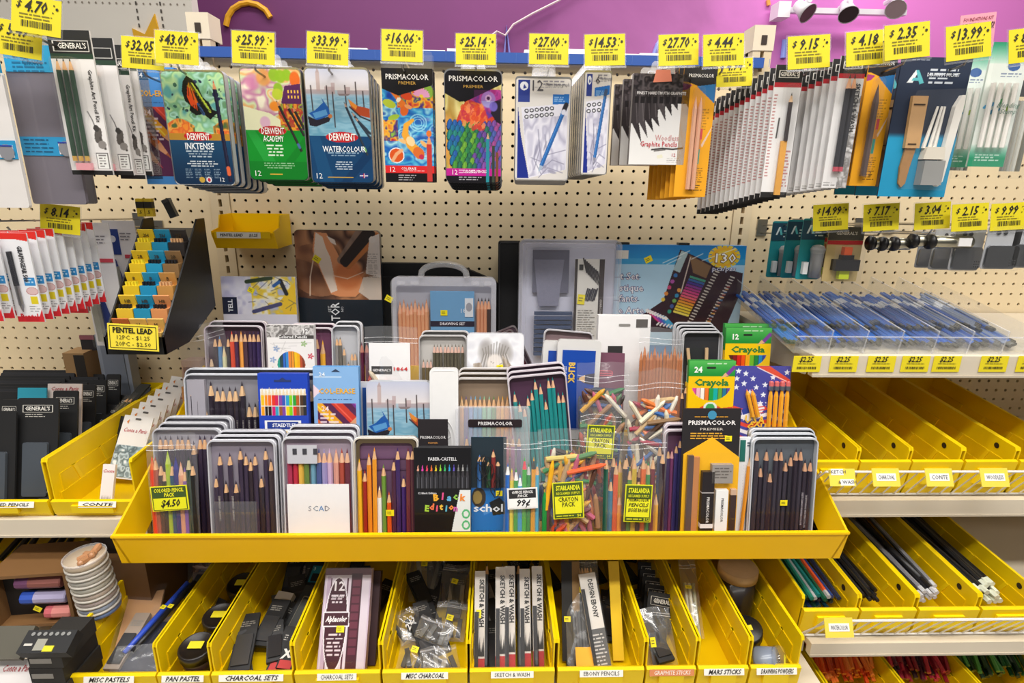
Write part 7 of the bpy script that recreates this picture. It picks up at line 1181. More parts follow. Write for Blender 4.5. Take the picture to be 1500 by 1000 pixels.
for k in range(9): T = thing('crayon', 'black stick lying in the shaded yellow bin', 'crayon', 'black sticks in the shaded yellow bin', (X(0, 830, 1.02)-.10+k*.025, 1.05, zq+.015+.004*(k % 3)), (-1.25, 0, .1*(k % 3-1))); g = G(); g.lathe([(.006, 0), (.006, .10), (.003, .105)], '201e1e', 8); g.to('stick_body', 'plastic', T)
T = thing('box_divider', 'brown cardboard divider box between the cups and the yellow bins', 'box', None, (X(172, 860, .95), .95, zl)); g = G(); g.box(-.05, .06, 0, .2, 0, .16, '6a4a2c'); g.to('box_body', 'paper', T); 
for k in range(5): g = G(); g.box(-.045, .055, .02+k*.03, .034+k*.03, .14, .22, ['2a2022', '382a28', '20181a', '443034', '2a2426'][k]); g.to('dark_pack', 'plastic', T)
zk = Z(70, 960, .76)-.003; n_ = 4
for k in range(n_): hq = (zk-ZBL-.002)/n_; T = thing('charcoal_box', f'flat black box in the stack under the yellow stickered set, {["lowest", "second from below", "third from below", "topmost"][k]}', 'box', 'flat black boxes stacked at the lower left', (X(70, 960, .78)+.003*(k % 2), .77, ZBL+.001+hq*k)); g = G(); g.box(-.027, .027, 0, .08, 0, hq-.0008, ['1e1c1c', '2a2826'][k % 2]); g.to('box_body', 'paper', T); g = G(); g.box(-.024, .01, -.0005, 0, hq*.3, hq*.6, '8a8680'); g.to('label_print', 'paper', T)
# ================================================================ right section, second hook row
for (px, py, s, Y) in ((1217, 318, '14.99', 1.04), (1291, 318, '7.17', 1.02), (1366, 316, '3.04', 1.02), (1421, 318, '2.15', 1.0), (1478, 317, '9.99', 1.0)): ptag(px, py, s, Y, rot=-.07, sc=.98); hk(px, py+17, Y+.04, 'items '+WHERE[s].replace('above', 'at')+' tag')
for k, (xl, xr, yt, yb, Y) in enumerate(((1178, 1213, 320, 409, 1.10), (1155, 1188, 322, 407, 1.18), (1133, 1164, 324, 406, 1.26))):
    loc, w, h = hang(xl, xr, yt, yb, Y); T = thing('eraser_card', ['teal hang card with a grey kneaded eraser, front one', 'teal hang card with a grey kneaded eraser, middle one', 'teal hang card with a grey kneaded eraser, rear one by the blue art set'][k], 'eraser pack', 'teal eraser cards', loc); g = G(); g.prism(rr(w, h, .004, 3), 0, .002, '1c9098'); g.to('backing_card', 'paper', T)
    g = G(); g.box(-w*.5, w*.5, -.0008, 0, h*.66, h*.97, '18445a'); g.poly([(-w*.32, h*.76), (-w*.2, h*.9), (-w*.12, h*.9), (-w*.24, h*.76)], 'dce8ec', -.0012); g.poly([(-w*.12, h*.9), (w*.02, h*.76), (-w*.08, h*.76), (-w*.16, h*.84)], '5ac0c8', -.0012); g.fine(w*.05, w*.4, h*.84, 3, .006, 'c8dce0', -.0012); g.to('header_print', 'paper', T)
    g = G(); g.M = Matrix.Translation((w*.14, -.012, h*.05)); g.lathe([(w*.24, 0), (w*.26, h*.4), (w*.3, h*.46), (w*.22, h*.52), (.002, h*.54)], ['8a8c90', '9a9c9e', 'b0b2b4', 'c8caca', 'c8caca'], 14); g.to('kneaded_eraser', 'gloss', T, True); g = G(); g.box(-w*.34, -w*.14, -.01, -.001, h*.1, h*.3, 'eceef0'); g.to('white_eraser', 'plastic', T)
loc, w, h = hang(1216, 1268, 332, 412, 1.08); T = thing('sharpener_card', 'tan hang card with black and orange sharpener, right of the teal cards', 'sharpener', None, loc); g = G(); g.prism(rr(w, h, .003, 3), 0, .002, 'c8b078'); g.box(-w/2, w/2, -.0006, 0, h*.76, h, '4a4840'); g.box(-w/2, w/2, -.0008, 0, h*.68, h*.75, 'b8282c'); g.to('backing_card', 'paper', T); text(T, "GENERAL'S", 0, h*.88, .006, 'dcd8d0', .02, y=-.001, wid=w*.6)
g = G(); g.box(-w*.32, w*.36, -.018, -.001, h*.22, h*.42, '1c1c20'); g.box(-w*.12, w*.2, -.014, -.001, h*.42, h*.5, '1c1c20'); g.to('sharpener_body', 'plastic', T); g = G(); g.box(-w*.08, w*.14, -.012, -.001, h*.5, h*.64, 'e8602c'); g.to('orange_sharpener', 'plastic', T); g = G(); g.box(-w*.12, w*.16, -.012, -.001, h*.06, h*.22, 'c8d828'); g.to('yellow_base', 'plastic', T); g = G(); g.prism(rr(w*.86, h*.66, .004, 3, 0, h*.36), -.021, -.0205, 'fff'); g.to('blister', 'clear', T)
dup(T, loc+Vector((-.004, .05, .0)), 'tan hang card with sharpener, the one behind'); T['label'] += ', front one'
for k, (px, py) in enumerate(((1274, 356), (1291, 357), (1308, 357), (1336, 353), (1361, 354))):
    p = U(px, py, 1.06-.012*k); T = thing('lead_holder', ['silver tube with black end cap, nearest the tan card', 'silver tube with black end cap, second from the tan card', 'silver tube with black end cap, third from the tan card', 'silver tube with black end cap, fourth from the tan card', 'long silver tube with white sticker, right end of the row'][k], 'tube', 'silver tubes on clear hooks', p, (0, 0, 0)); L_ = .03 if k < 4 else .075; g = G(); g.M = Matrix.Rotation(PI/2, 4, 'Y'); g.lathe([(.011, 0), (.011, L_)], 'b0ac9c', 16); g.to('tube_body', 'metal', T, True); g = G(); g.M = Matrix.Rotation(PI/2, 4, 'Y'); g.lathe([(.013, -.002), (.0135, .002), (.0125, .006)], '161416', 16); g.to('end_cap', 'plastic', T, True)
    g = G(); g.prism([(0, -.008), (.024, -.008), (.026, .03), (.004, .03)], .0, .001, 'fff'); g.to('clear_strap', 'clear', T)
    if k == 4: g = G(); g.box(.045, .068, -.0125, -.0105, -.006, .008, 'e8e6e6'); g.to('white_sticker', 'paper', T)
for k, (xl, xr, yt, yb, Y) in enumerate(((1402, 1446, 334, 396, 1.02), (1372, 1424, 336, 395, 1.08), (1350, 1392, 340, 392, 1.14), (1450, 1500, 332, 394, 1.0), (1490, 1540, 330, 392, 1.0))):
    loc, w, h = hang(xl, xr, yt, yb, Y); T = thing('eraser_shield_pack', ['bagged grey metal shield, second from the right edge group', 'bagged grey metal shield in the middle of the row', 'bagged grey metal shield nearest the silver tubes', 'bagged grey metal shield under the 9.99 tag', 'bagged grey metal shield cut by the right edge'][k], 'metal shield', 'bagged grey metal shields', loc); g = G(); g.prism(rr(w, h, .004, 3), 0, .002, 'b4b6ba'); g.to('backing_card', 'paper', T); g = G(); g.prism(rr(w*.94, h*.52, .006, 4, 0, h*.3), -.005, -.001, '9c9ea2'); g.to('metal_plate', 'metal', T)
    g = G(); [g.disc(-w*.2+i*w*.2, h*.86, .004, '2a2c30', -.0015, 10) for i in range(2)]; [g.disc(w*(.26+.07*(i % 3)), h*(.1+.06*(i//3)), .0012, '3a3c40', -.0055, 6) for i in range(9)]; g.to('hole_print', 'ink', T); g = G(); g.prism(rr(w*1.03, h*1.04, .003, 2, 0, h/2), -.0095, -.009, 'fff'); g.to('plastic_bag', 'clear', T)
# clear sloping trays
zs1 = S1.location.z; Yf = YS1-.004; tilt = .17; TW = .066; x0 = X(1162, 512, YS1)
for k in range(7):
    T = thing('clear_tray', f'clear acrylic tray of blue leads, {["leftmost", "second", "third", "fourth", "fifth", "sixth", "seventh"][k]} on the upper right shelf', 'tray', 'clear acrylic trays', (x0+TW*(k+.5), Yf+.004, zs1+.003), (tilt*.9, 0, 0)); w = TW-.001; d = .32; q = .0015; g = G()
    g.box(-w/2, w/2, 0, d, 0, q, 'fff'); g.box(-w/2, -w/2+q, 0, d, 0, .045, 'fff'); g.box(w/2-q, w/2, 0, d, 0, .045, 'fff'); g.to('tray_body', 'acrylic', T); g = G(); g.prism([(-w/2, 0), (w/2, 0), (w/2, .034), (-w/2, .034)], -.001, .001, 'fff'); g.prism(rr(w*.8, .022, .006, 3, 0, .013), -.003, -.0015, 'fff'); g.to('front_panel', 'acrylic', T)
    g = G(); g.tube([(-w/2, 0, .034), (w/2, 0, .034)], .0014, 'f4f6f8', 5); g.tube([(-w/2, 0, .045), (-w/2, d, .045)], .0011, 'e8ecf0', 5); g.tube([(w/2, 0, .045), (w/2, 0, .0)], .0011, 'e8ecf0', 5); g.to('bright_edge', 'frost', T)
    rd = random.Random(k); n = 9; M_t = Matrix.Translation(T.location) @ Matrix.Rotation(tilt*.9, 4, 'X')
    def led(c):
        g = G(); g.M = Matrix.Rotation(-PI/2, 4, 'X'); g.lathe([(.0032, 0), (.0032, .17), (.002, .172)], [c, c, c], 7); g.M = Matrix.Rotation(-PI/2, 4, 'X'); g.lathe([(.0034, .10), (.0034, .125)], 'e0e4ec', 7); g.M = Matrix.Rotation(-PI/2, 4, 'X'); g.lathe([(.0036, -.012), (.0036, 0)], '4a4a40', 7); return g.mesh('lead_tube', 'gloss')
    for i in range(n*2):
        c = rd.choice(['1c5cb8', '2468c0', '1850a8', '2a70c8']) if k < 5 else rd.choice(['1c5cb8', '3a6ab8', '8a98b0']); p = M_t @ Vector((-w/2+.006+(i % n)*(w-.012)/(n-1), [.03+rd.random()*.03, .09+rd.random()*.04][i//n], .006+.007*(i//n)))
        o = link('lead_tube', M_(('led', c), lambda: led(c)), None, p, (tilt*.9, 0, rd.uniform(-.06, .06))); tag(o, f'slim blue lead tube in the {["leftmost", "second", "third", "fourth", "fifth", "sixth", "seventh"][k]} clear tray', 'lead tube', f'blue lead tubes in the {["leftmost", "second", "third", "fourth", "fifth", "sixth", "seventh"][k]} clear tray')
for k, px in enumerate((1182, 1236, 1291, 1341, 1387, 1456, 1510)):
    p = U(px, 533, YS1-.014); T = thing('shelf_ticket', f'yellow shelf ticket reading $2.25, {["leftmost", "second from left", "third from left", "fourth from left", "fifth from left", "sixth from left", "at the right edge"][k]}', 'price tag', 'yellow tickets on the upper right shelf', p); g = G(); g.box(-.026, .026, 0, .001, -.0155, .0155, 'f4e01c'); g.fine(-.017, .018, .001, 1, .003, '7a7018', -.0004); g.bars(-.018, .018, -.010, -.005, '3c3810', seed=k); g.to('ticket', 'paper', T); text(T, '$2.25', -.003, .0085, .0105, '1c1a14', .03, .3, y=-.0006, wid=.026)
g = G(); g.box(-.35, .35, 0, .001, -.018, .018, 'fff'); tag(g.to('price_channel', 'film', None, False, (X(1330, 533, YS1-.017)+.05, YS1-.017, Z(1330, 533, YS1-.017))), 'clear price channel covering the yellow 2.25 tickets', 'channel')
# ================================================================ loose things in the bins
def inb(b, x, y, z): T, w = b; return T.location+Vector((x, y, z))
def loose(b, n, cols, L_, r, lab, grp, seed, zl=2, cover=.9, y0=.03, wood='c8a07c', spread=.05, x0=None, x1=None, tip=1, dip=None, z0=.006, kind='pencil', pitch=0.):
    T, w = b; rd = random.Random(seed); x0 = -w/2+.01 if x0 is None else x0; x1 = w/2-.01 if x1 is None else x1
    for i in range(n):
        c = rd.choice(cols); q = n//zl or 1; x = x0+((i % q)+.5)*(x1-x0)/q+rd.uniform(-.002, .002); z = z0+r+(i//q)*r*1.9; Lq = round(L_*rd.uniform(.88, 1), 2); y = y0+rd.random()*.03
        me = pencil_mesh(c, Lq, r, wood, None, dip)
        o = link(kind, me, None, inb(b, x, y, z), (-PI/2+pitch, rd.random(), rd.uniform(-spread, spread))); 
        if not tip: o.rotation_euler = (PI/2-pitch, 0, rd.uniform(-spread, spread)); o.location.y += Lq
        tag(o, lab, 'pencil', grp)
W3 = RC[0][1]
for i, c in enumerate(['22408c', '1c5a3c', '1c6a48', '20806c', '9aa0a0', '1c7c78', '1c5a40', 'e0582c', '28407c', '22304c']):
    x = -W3*.38+i*W3*.085; nm = ['navy', 'dark green', 'green', 'sea green', 'silver grey', 'teal', 'deep green', 'orange', 'blue', 'dark navy'][i]
    o = link('pencil', pencil_mesh(c, .30, .0046, 'c8a07c', None, 'b8b8b8' if i % 3 == 1 else None), None, inb(RC[0], x, .03+.004*(i % 3), .052+.003*(i % 2)), (-PI/2+.06, 0, .02*(i % 3-1))); tag(o, f'{nm} pencil in the nearest bin of the lower right shelf', 'pencil', 'blue and green pencils in the bin')
loose(RC[0], 16, ['1c4a5c', '204a3c', '2a3a6a'], .30, .0044, 'dark pencil underneath in the blue and green pencil bin', 'lower pencils of the blue and green bin', 2, 2, z0=.02)
loose(RC[1], 18, ['1c1c1e', '26262a', '181818'], .24, .0042, 'short black pencil in the second bin, lower right shelf', 'short black pencils', 3, 3, x0=-W3*.42, x1=W3*.22, z0=.035, pitch=.05)
loose(RC[2], 22, ['1c1c20', '26262c', '8a8a90', '2a2a30'], .30, .0045, 'black or silver pencil in the third bin, lower right shelf', 'black and silver pencils', 4, 3, x1=.032, z0=.035, dip='c8c8cc', pitch=.05)
loose(RC[3], 22, ['18181a', '1e1e20', '242426'], .33, .0055, 'thick black pencil with pale end in the fourth bin', 'thick black pencils', 5, 3, x1=.03, z0=.035, dip='d8dcc8', pitch=.05)
o = link('marker', None, None, inb(RC[2], .012, .08, .06), (-PI/2+.05, 0, .03)); tag(o, 'black marker with silver cap on the black and silver pencils', 'marker'); g = G(); g.lathe([(.006, 0), (.006, .2)], '1e1e22', 10); g.to('barrel', 'plastic', o, True); g = G(); g.lathe([(.0064, .2), (.0064, .25), (.004, .252)], 'b8b8bc', 10); g.to('cap', 'plastic', o, True)
# white marker and short bits in the mid right bin
b = RB[1]; o = link('marker', None, None, inb(b, .034, .025, .022), (-PI/2+.06, 0, .25)); tag(o, 'long white marker lying in a nearly empty yellow bin', 'marker'); g = G(); g.lathe([(.0055, 0), (.0055, .16)], 'e4e4e0', 10); g.to('barrel', 'plastic', o, True); g = G(); g.lathe([(.006, .16), (.006, .2)], 'c8b88c', 10); g.to('cap', 'plastic', o, True)
for i, (c, x, L_, rz, r, nm) in enumerate((('24282e', .0, .12, .3, .006, 'black'), ('d8903c', .012, .10, .15, .005, 'orange'), ('9aa040', -.008, .14, .2, .0045, 'olive'), ('3a4450', .022, .09, .35, .008, 'dark grey'), ('c8a060', -.018, .15, .22, .004, 'tan'))):
    o = link('pencil', pencil_mesh(c, L_, r), None, inb(b, x, .03+i*.01, .012+.003*i), (-PI/2, 0, rz)); tag(o, f'{nm} stub beside the white marker in the yellow bin', 'pencil')
for k in range(3): o = link('pencil', pencil_mesh(['d8b020', '2a2a20', '8a8a30'][k], .26, .0042), None, inb(RD[0], -.015+k*.016, .03, .06), (-PI/2+.1, 0, .04*k)); tag(o, f'{["yellow", "black", "olive"][k]} pencil in the leftmost bottom right bin', 'pencil')
loose(RD[1], 60, ['e0561c', 'e8742c', 'd84818', 'f08838', 'c84a20'], .20, .0042, 'orange coloured pencil standing in the bottom right bin', 'orange coloured pencils', 7, 4, z0=.05, y0=.05, pitch=.40, spread=.12)
loose(RD[2], 50, ['8a1c28', 'a02838', '5a1c2c', 'c03040', '301c24'], .20, .0042, 'dark red coloured pencil in the bottom right bin', 'dark red coloured pencils', 8, 4, z0=.05, y0=.05, pitch=.40, spread=.12)
loose(RD[3], 44, ['1c5a30', '3a8a40', '284828', '58a048', '203828'], .20, .0042, 'green coloured pencil in the bottom right bin', 'green coloured pencils', 9, 4, z0=.05, y0=.05, pitch=.40, spread=.12)
# ---- lower middle bins. lay(): a flat pack lying in bin b, local x, y, z; lean = how far it tips back from lying flat
def lay(b, kind, label, cat, x, y, z, w, h, t, c, lean=.25, rz=0., grp=None, m='paper', mat2=None):
    T = thing(kind, label, cat, grp, inb(b, x, y, z), (0, 0, 0)); T.rotation_euler = (Matrix.Rotation(rz, 3, 'Z') @ Matrix.Rotation(-(PI/2-lean*1.8), 3, 'X')).to_euler(); box_pack(T, w, h, t, c, m); return T
def wrapf(T, w, h, y=-.0025, m='clear'): g = G(); g.prism(rr(w, h, .003, 2), y-.0005, y, 'fff'); g.to('plastic_sleeve', m, T)
C = CBIN
# 0 misc pastels
T = thing('pastel_bag', 'zip bag of oil pastel stubs with a card reading OIL PASTELS $3.00', 'bag', None, inb(C[0], .03, .26, .01)); T.rotation_euler = (-.3, 0, 0); pile(T, .08, .11, .0, 30, 5, .02, cs=['8a6a60', '6a5048', 'a88878', '584038', '9a7a70']); bag(T, .09, .13, .035, 51, amp=.004); g = G(); g.box(-.022, .022, -.02, -.019, .10, .145, 'e0d0c4'); o = g.to('price_card', 'paper', T); text(o, 'OIL PASTELS', 0, .132, .006, '2a2220', .03, .2, y=-.021, wid=.034); text(o, '$3.00', 0, .115, .007, '2a2220', .03, .2, y=-.021)
T = lay(C[0], 'pencil_pack', 'bagged tan paper and sticks in the MISC PASTELS bin', 'bag', -.005, .03, .008, .06, .16, .006, 'b88858', .2, .25); wrapf(T, .07, .17, -.006)
T = lay(C[0], 'pencil_pack', 'dark navy flat pack with yellow sticker in the MISC PASTELS bin', 'pencil pack', .022, .02, .02, .075, .10, .006, '20243a', .15, -.05); sticker(T, .01, .05, .014, rot=.3, h=.006); wrapf(T, .08, .13, -.004)
for k in range(2): T = thing('marker', ['black marker with blue cap lying on the misc pastels', 'plain black marker beside the blue capped one'][k], 'marker', None, inb(C[0], -.01+k*.014, .045, .045+.002*k), (-PI/2+.22, 0, -.30)); g = G(); g.lathe([(.004, 0), (.0048, .03), (.0048, .15)], ['3050c0' if not k else '1c1c20', '3050c0' if not k else '1c1c20', '1a1a1c'], 8); g.to('barrel', 'plastic', T, True); sticker(T, 0, .09, .010, y=-.0055, rot=0)
T = lay(C[0], 'plastic_sheet', 'crumpled clear bag at the front of the MISC PASTELS bin', 'bag', .02, .012, .028, .08, .05, .001, 'c8c4c0', .3, .1, m='clear')
# 1 pan pastel jars
for k, (y, x) in enumerate(((.035, .006), (.11, .010), (.20, .014))):
    T = thing('jar', f'round black lidded jar in the PAN PASTEL bin, {["front", "middle", "rear"][k]} one', 'jar', 'round black jars', inb(C[1], x, y, .030-.003*k), (.15, 0, 0)); r = .029; g = G(); g.lathe([(r*.9, 0), (r*.94, .03)], '3a2a26', 24); g.to('jar_body', 'gloss', T, True); g = G(); g.lathe([(r, .028), (r, .044), (r*.9, .047), (r*.86, .045)], '1e1816', 24); g.to('lid', 'plastic', T, True)
    g = G(); g.box(-.012, .012, -.007, .007, .0473, .0478, 'e0d020'); g.to('price_sticker', 'paper', T)
# 2 charcoal sets: small packs
specs = [(-.030, .02, .006, .034, .085, .012, '26262a', .3, .5, 'dark pack with a white barcode'), (-.034, .10, .012, .034, .10, .014, 'd8d0c8', .22, -.25, 'white boxed charcoal pack'), (-.02, .21, .012, .04, .08, .012, 'a89890', .2, -.1, 'grey pink charcoal pack'), (.026, .20, .020, .04, .10, .012, '1a1c20', .2, -.08, 'black pack with a teal print'), (.012, .10, .012, .032, .11, .012, '2e3032', .25, -.3, 'dark clear fronted pack'), (.02, .03, .014, .035, .08, .010, '202022', .22, -.2, 'black pack printed XL, middle'), (.036, .03, .022, .03, .07, .010, '1a1a1c', .2, -.15, 'black pack printed XL, right'), (.036, .12, .020, .03, .09, .010, '3a3a3a', .22, -.15, 'dark grey pack by the right wall'), (0, .29, .02, .05, .07, .03, '2a2624', .4, 0, 'dark box at the back')]
for k, (x, y, z, w, h, t, c, ln, rz, nm) in enumerate(specs):
    T = lay(C[2], 'charcoal_pack', nm+' in the bold lettered CHARCOAL SETS bin', 'charcoal pack', x, y, z, w, h, t, c, ln, rz); y_ = -.0006
    g = G()
    if k == 0: g.box(-.012, .010, -.0005, 0, .03, .05, 'e0dcd8'); g.bars(-.010, .008, .033, .047, '2a2a2a', -.0008)
    elif k in (1, 4): g.ring(rr(w*.5, h*.6, .003, 3, 0, h*.5), rr(w*.44, h*.57, .003, 3, 0, h*.5), -.001, 0, '8a8478'); g.prism(rr(w*.4, h*.5, .003, 3, 0, h*.5), -.0008, 0, '3a3a34' if k == 1 else '4a4c4a')
    elif k == 3: g.box(-w*.36, w*.36, -.0005, 0, h*.4, h*.78, '1c7888'); g.box(-w*.25, w*.3, -.001, 0, h*.42, h*.6, '14181c'); g.box(-w*.4, w*.3, -.001, 0, h*.08, h*.2, 'c8c4bc')
    elif k == 2:
        rd = random.Random(4); [g.line if 0 else g.poly([(x_, z_), (x_+.006, z_+.014), (x_+.008, z_+.012), (x_+.003, z_)], '2a2626', -.0006) for x_, z_ in [(rd.uniform(-.015, .01), rd.uniform(.01, .05)) for _ in range(14)]]; g.fine(-.015, .015, h*.92, 3, .004, '5a5450')
    else: g.fine(-w*.3, w*.3, h*.8, 3, .004, 'b0aca8'); 
    if k in (5, 6): g.box(-w*.4, w*.4, -.0004, 0, 0, h*.2, 'c03838')
    g.to('cover_print', 'ink', T)
    if k in (5, 6): text(T, 'XL', 0, h*.36, .016, 'e8e4e0', .06, .2, rot=.2, y=-.001)
    if k == 3: text(T, '3', -w*.22, h*.70, .008, 'd0e8ec', .02, y=-.001)
# 3 tall box of soft pastels
T, w, h = place('pastel_box', 'tall maroon and lilac box of 12 soft pastels with oval label', 'pastel box', None, (478, 545, 832), YB+.012, ZB0+.006, .62); h = h; box_pack(T, w, h, .02, 'b8a0b0'); a_alpha().obj(w, h, T); text(T, '12', -w*.19, h*.835, .016, 'ece4e8', .03, y=-.001, wid=w*.22); text(T, 'Alphacolor', -w*.19, h*.545, .0095, 'f0e8ec', .05, .4, y=-.001, wid=w*.46); text(T, 'Soft Pastels', -w*.19, h*.745, .004, 'ece4e8', .01, y=-.001, wid=w*.26); sticker(T, -w*.08, h*.46, .014, rot=0); g = G(); g.prism(rr(w*1.04, h*1.02, .004, 2, 0, h/2), -.0035, -.003, 'fff'); g.to('shrink_wrap', 'film', T)
T, w2, h2 = place('pastel_box', 'second maroon pastel box leaning behind the tall one', 'pastel box', None, (540, 558, 836), YB+.05, ZB0+.006, .6); box_pack(T, w2, h2, .02, '3a2228')
# 4 misc charcoal bags
sp = [(-.02, .20, .02, .075, .13, .22, .2, '5a5650', 'clear bag with grey sticks standing at the back left'), (.032, .17, .025, .06, .09, .2, -.1, '3a2c2c', 'bag of dark brown and white sticks at the back right'), (-.032, .09, .02, .05, .06, .3, .5, '1c1a1a', 'black bag with white script'), (.03, .09, .02, .06, .07, .25, -.1, '2a2a28', 'dark bag with yellow sticker by the right wall'), (-.028, .03, .012, .06, .06, .2, -.1, '201e1e', 'black flat pack at the front left'), (.0, .06, .045, .07, .04, .5, -.5, '5c5c5a', 'shiny clear bag lying across the middle'), (.012, .02, .02, .05, .04, .3, .1, '6a665e', 'crumpled clear bag at the front'), (.04, .02, .012, .04, .05, .25, .3, '262424', 'small black bag at the front right'), (-.005, .29, .02, .09, .08, .5, 0, '1c1a18', 'dark bundle at the very back')]
for k, (x, y, z, w, h, ln, rz, c, nm) in enumerate(sp):
    T = thing('charcoal_bag', nm+' of the MISC CHARCOAL bin', 'bag', 'bags in the misc charcoal bin', inb(C[4], x, y, z)); T.rotation_euler = (Matrix.Rotation(rz, 3, 'Z') @ Matrix.Rotation(-(PI/2-ln)*.8, 3, 'X')).to_euler(); rd = random.Random(k)
    for q in range(4): g = G(); g.box(-.004, .004, -.003, .003, 0, h*rd.uniform(.4, .7), rd.choice([c, '1e1c1c', c, '8a8274' if k in (0, 1, 6) else '2a2828'])); g.to('charcoal_stick', 'wood', T, False, (-w*.3+q*w*.2, 0, h*.1), (0, rd.uniform(-.4, .4), 0))
    bag(T, w, h, .016, 60+k, amp=.004); 
    if k in (0, 1, 3, 4): sticker(T, 0, h*.55, .013, y=-.011, rot=.2)
    if k == 2: text(T, '2x3', 0, h*.5, .012, 'e8e4e0', .03, .3, rot=.8, y=-.012)
# 5 sketch and wash packs
for k, (px, yt) in enumerate(((703, 836), (733, 830), (746, 829), (768, 833), (786, 829))):
    T, w, h = place('pencil_pack', f'long white and red SKETCH & WASH pack, {["leftmost", "second from left", "middle", "second from right", "rightmost"][k]} in its bin', 'pencil pack', 'long sketch packs in the bin', (px-7, px+8, yt), YB+.012+.004*k, ZB0+.006, .62); box_pack(T, w, h, .008, 'd8d0c8'); g = G(); g.box(-w*.5, w*.5, -.0006, 0, 0, h*.2, 'b02028'); g.box(-w*.45, -w*.1, -.006, -.0006, h*.05, h*.62, '26262a'); [g.poly([(-w*.3+i*w*.12, h*.22), (-w*.2+i*w*.12, h*(.3+.05*(i % 3))), (-w*.12+i*w*.12, h*.22)], '2a2828', -.001) for i in range(6)]; g.to('cover_print', 'ink', T); text(T, 'SKETCH & WASH', w*.16, h*.70, .0085, '1e1c1c', .05, rot=-PI/2, y=-.001, wid=h*.44); sticker(T, -w*.1, h*.6, .009, rot=0, h=.014) if k == 0 else None; wrapf(T, w*1.1, h, -.0075)
for k in range(4): T = thing('pencil', 'black pencil with red end between the sketch packs', 'pencil', 'black pencils between the sketch packs', inb(C[5], -.045+.03*k, .02, .008), (-.75, 0, 0)); o = link('pencil_body', pencil_mesh('1e1e20', .19, .0042, dip='a82028'), T)
# 6 ebony pencils
T = thing('pencil_bag', 'open clear bag of dark pencils with a yellow label in the EBONY PENCILS bin', 'pencil pack', None, inb(C[6], -.016, .03, .012)); T.rotation_euler = (-.8, 0, 0)
penrow(T, [(c, .9) for c in ('2a2622', '3a3430', '2a2826', '34302c', '262422', '3a3632', '2c2a28', '302c28')], .06, .2, 0, r=.0036); g = G(); g.box(-.02, .022, -.007, -.006, .0, .035, 'e8a820'); g.to('yellow_card', 'paper', T); sticker(T, -.0, .13, .013, y=-.014, rot=0); bag(T, .068, .21, .02, 71, amp=.003)
T, w, h = place('pencil_pack', 'white and grey DESIGN EBONY pack leaning to the right', 'pencil pack', None, (866, 890, 838), YB+.02, ZB0+.006, .6, -.14); box_pack(T, w, h, .008, 'dcd6ce'); g = G(); g.box(-w*.5, w*.5, -.0006, 0, 0, h*.45, '5a5a5a'); g.fine(-w*.3, w*.4, h*.4, 12, .006, 'c8c4c0', -.0009); g.box(-w*.5, -w*.3, -.004, 0, 0, h*.85, '1c1c1e'); g.to('cover_print', 'ink', T); text(T, 'DESIGN EBONY', w*.1, h*.75, .009, '1e1c1a', .03, rot=-PI/2, y=-.001, wid=h*.38); wrapf(T, w*1.1, h, -.006)
for k, (x, c, nm) in enumerate(((.045, 'e0b818', 'yellow pencil card by the right wall'), (-.048, '1e1c1a', 'black pencil card with yellow sticker by the left wall'), (-.036, '8a6a3c', 'brown pencil card')) ): T = lay(C[6], 'pencil_card', nm+' of the EBONY PENCILS bin', 'pencil card', x, .05, .01, .02, .17, .003, c, .55, -.03*k); sticker(T, 0, .07, .012, rot=0) if k == 1 else None
# 7 graphite sticks: black cards in a bag
for k in range(5): T, w, h = place('pencil_card', f"black GENERAL'S card in the GRAPHITE STICKS bin, {ORD[k]} of five" if k else "black GENERAL'S card in the GRAPHITE STICKS bin, nearest of five", 'pencil card', 'black cards in the graphite bin', (941-k*2, 985+k*-1, 868-k*11), YB+.11+k*.035, ZB0+.02, .55, .18-.03*k); g = G(); g.prism(rr(w, h, .003, 2), 0, .003, '1a1a1c'); g.to('backing_card', 'paper', T); g = G(); g.ring(rr(w*.8, .016, .001, 2, 0, h-.016), rr(w*.76, .0145, .001, 2, 0, h-.016), -.0006, 0, 'b8b4ac'); g.to('name_frame', 'ink', T); text(T, "GENERAL'S", 0, h-.016, .008, 'e0dcd4', .03, y=-.001, wid=w*.62); g = G(); [g.box(-w*.36+i*w*.2, -w*.24+i*w*.2, -.006, 0, h*.1, h-.045, ['3a3c40', '26282c'][i % 2]) for i in range(4)]; g.to('graphite_sticks', 'gloss', T)['kind'] = 'stuff'
T = thing('plastic_bag_pack', 'clear zip bag of graphite at the front of the GRAPHITE STICKS bin', 'bag', None, inb(C[7], .0, .03, .01)); T.rotation_euler = (-.7, 0, .1); g = G(); g.box(-.018, -.004, -.002, .002, 0, .06, '3a3c40'); g.box(.002, .014, -.002, .002, .01, .07, '2a2c30'); g.to('graphite_block', 'gloss', T); bag(T, .058, .10, .022, 81, amp=.005); sticker(T, -.015, .045, .010, y=-.013, rot=0, h=.016)
# 8 mars sticks
T = thing('pencil_bag', 'bagged stubs lying against the left wall of the MARS STICKS bin', 'pencil pack', None, inb(C[8], -.012, .09, .02)); T.rotation_euler = (-.95, 0, -.1); g = G(); [g.tube([(-.008+i*.008, 0, 0), (-.008+i*.008, 0, .10)], .0035, ['a8a478', 'c8c4a8', '8a8860'][i], 6) for i in range(3)]; g.to('stick_body', 'gloss', T); bag(T, .034, .15, .016, 91, amp=.003); sticker(T, -.004, .09, .012, y=-.010, rot=0, h=.006)
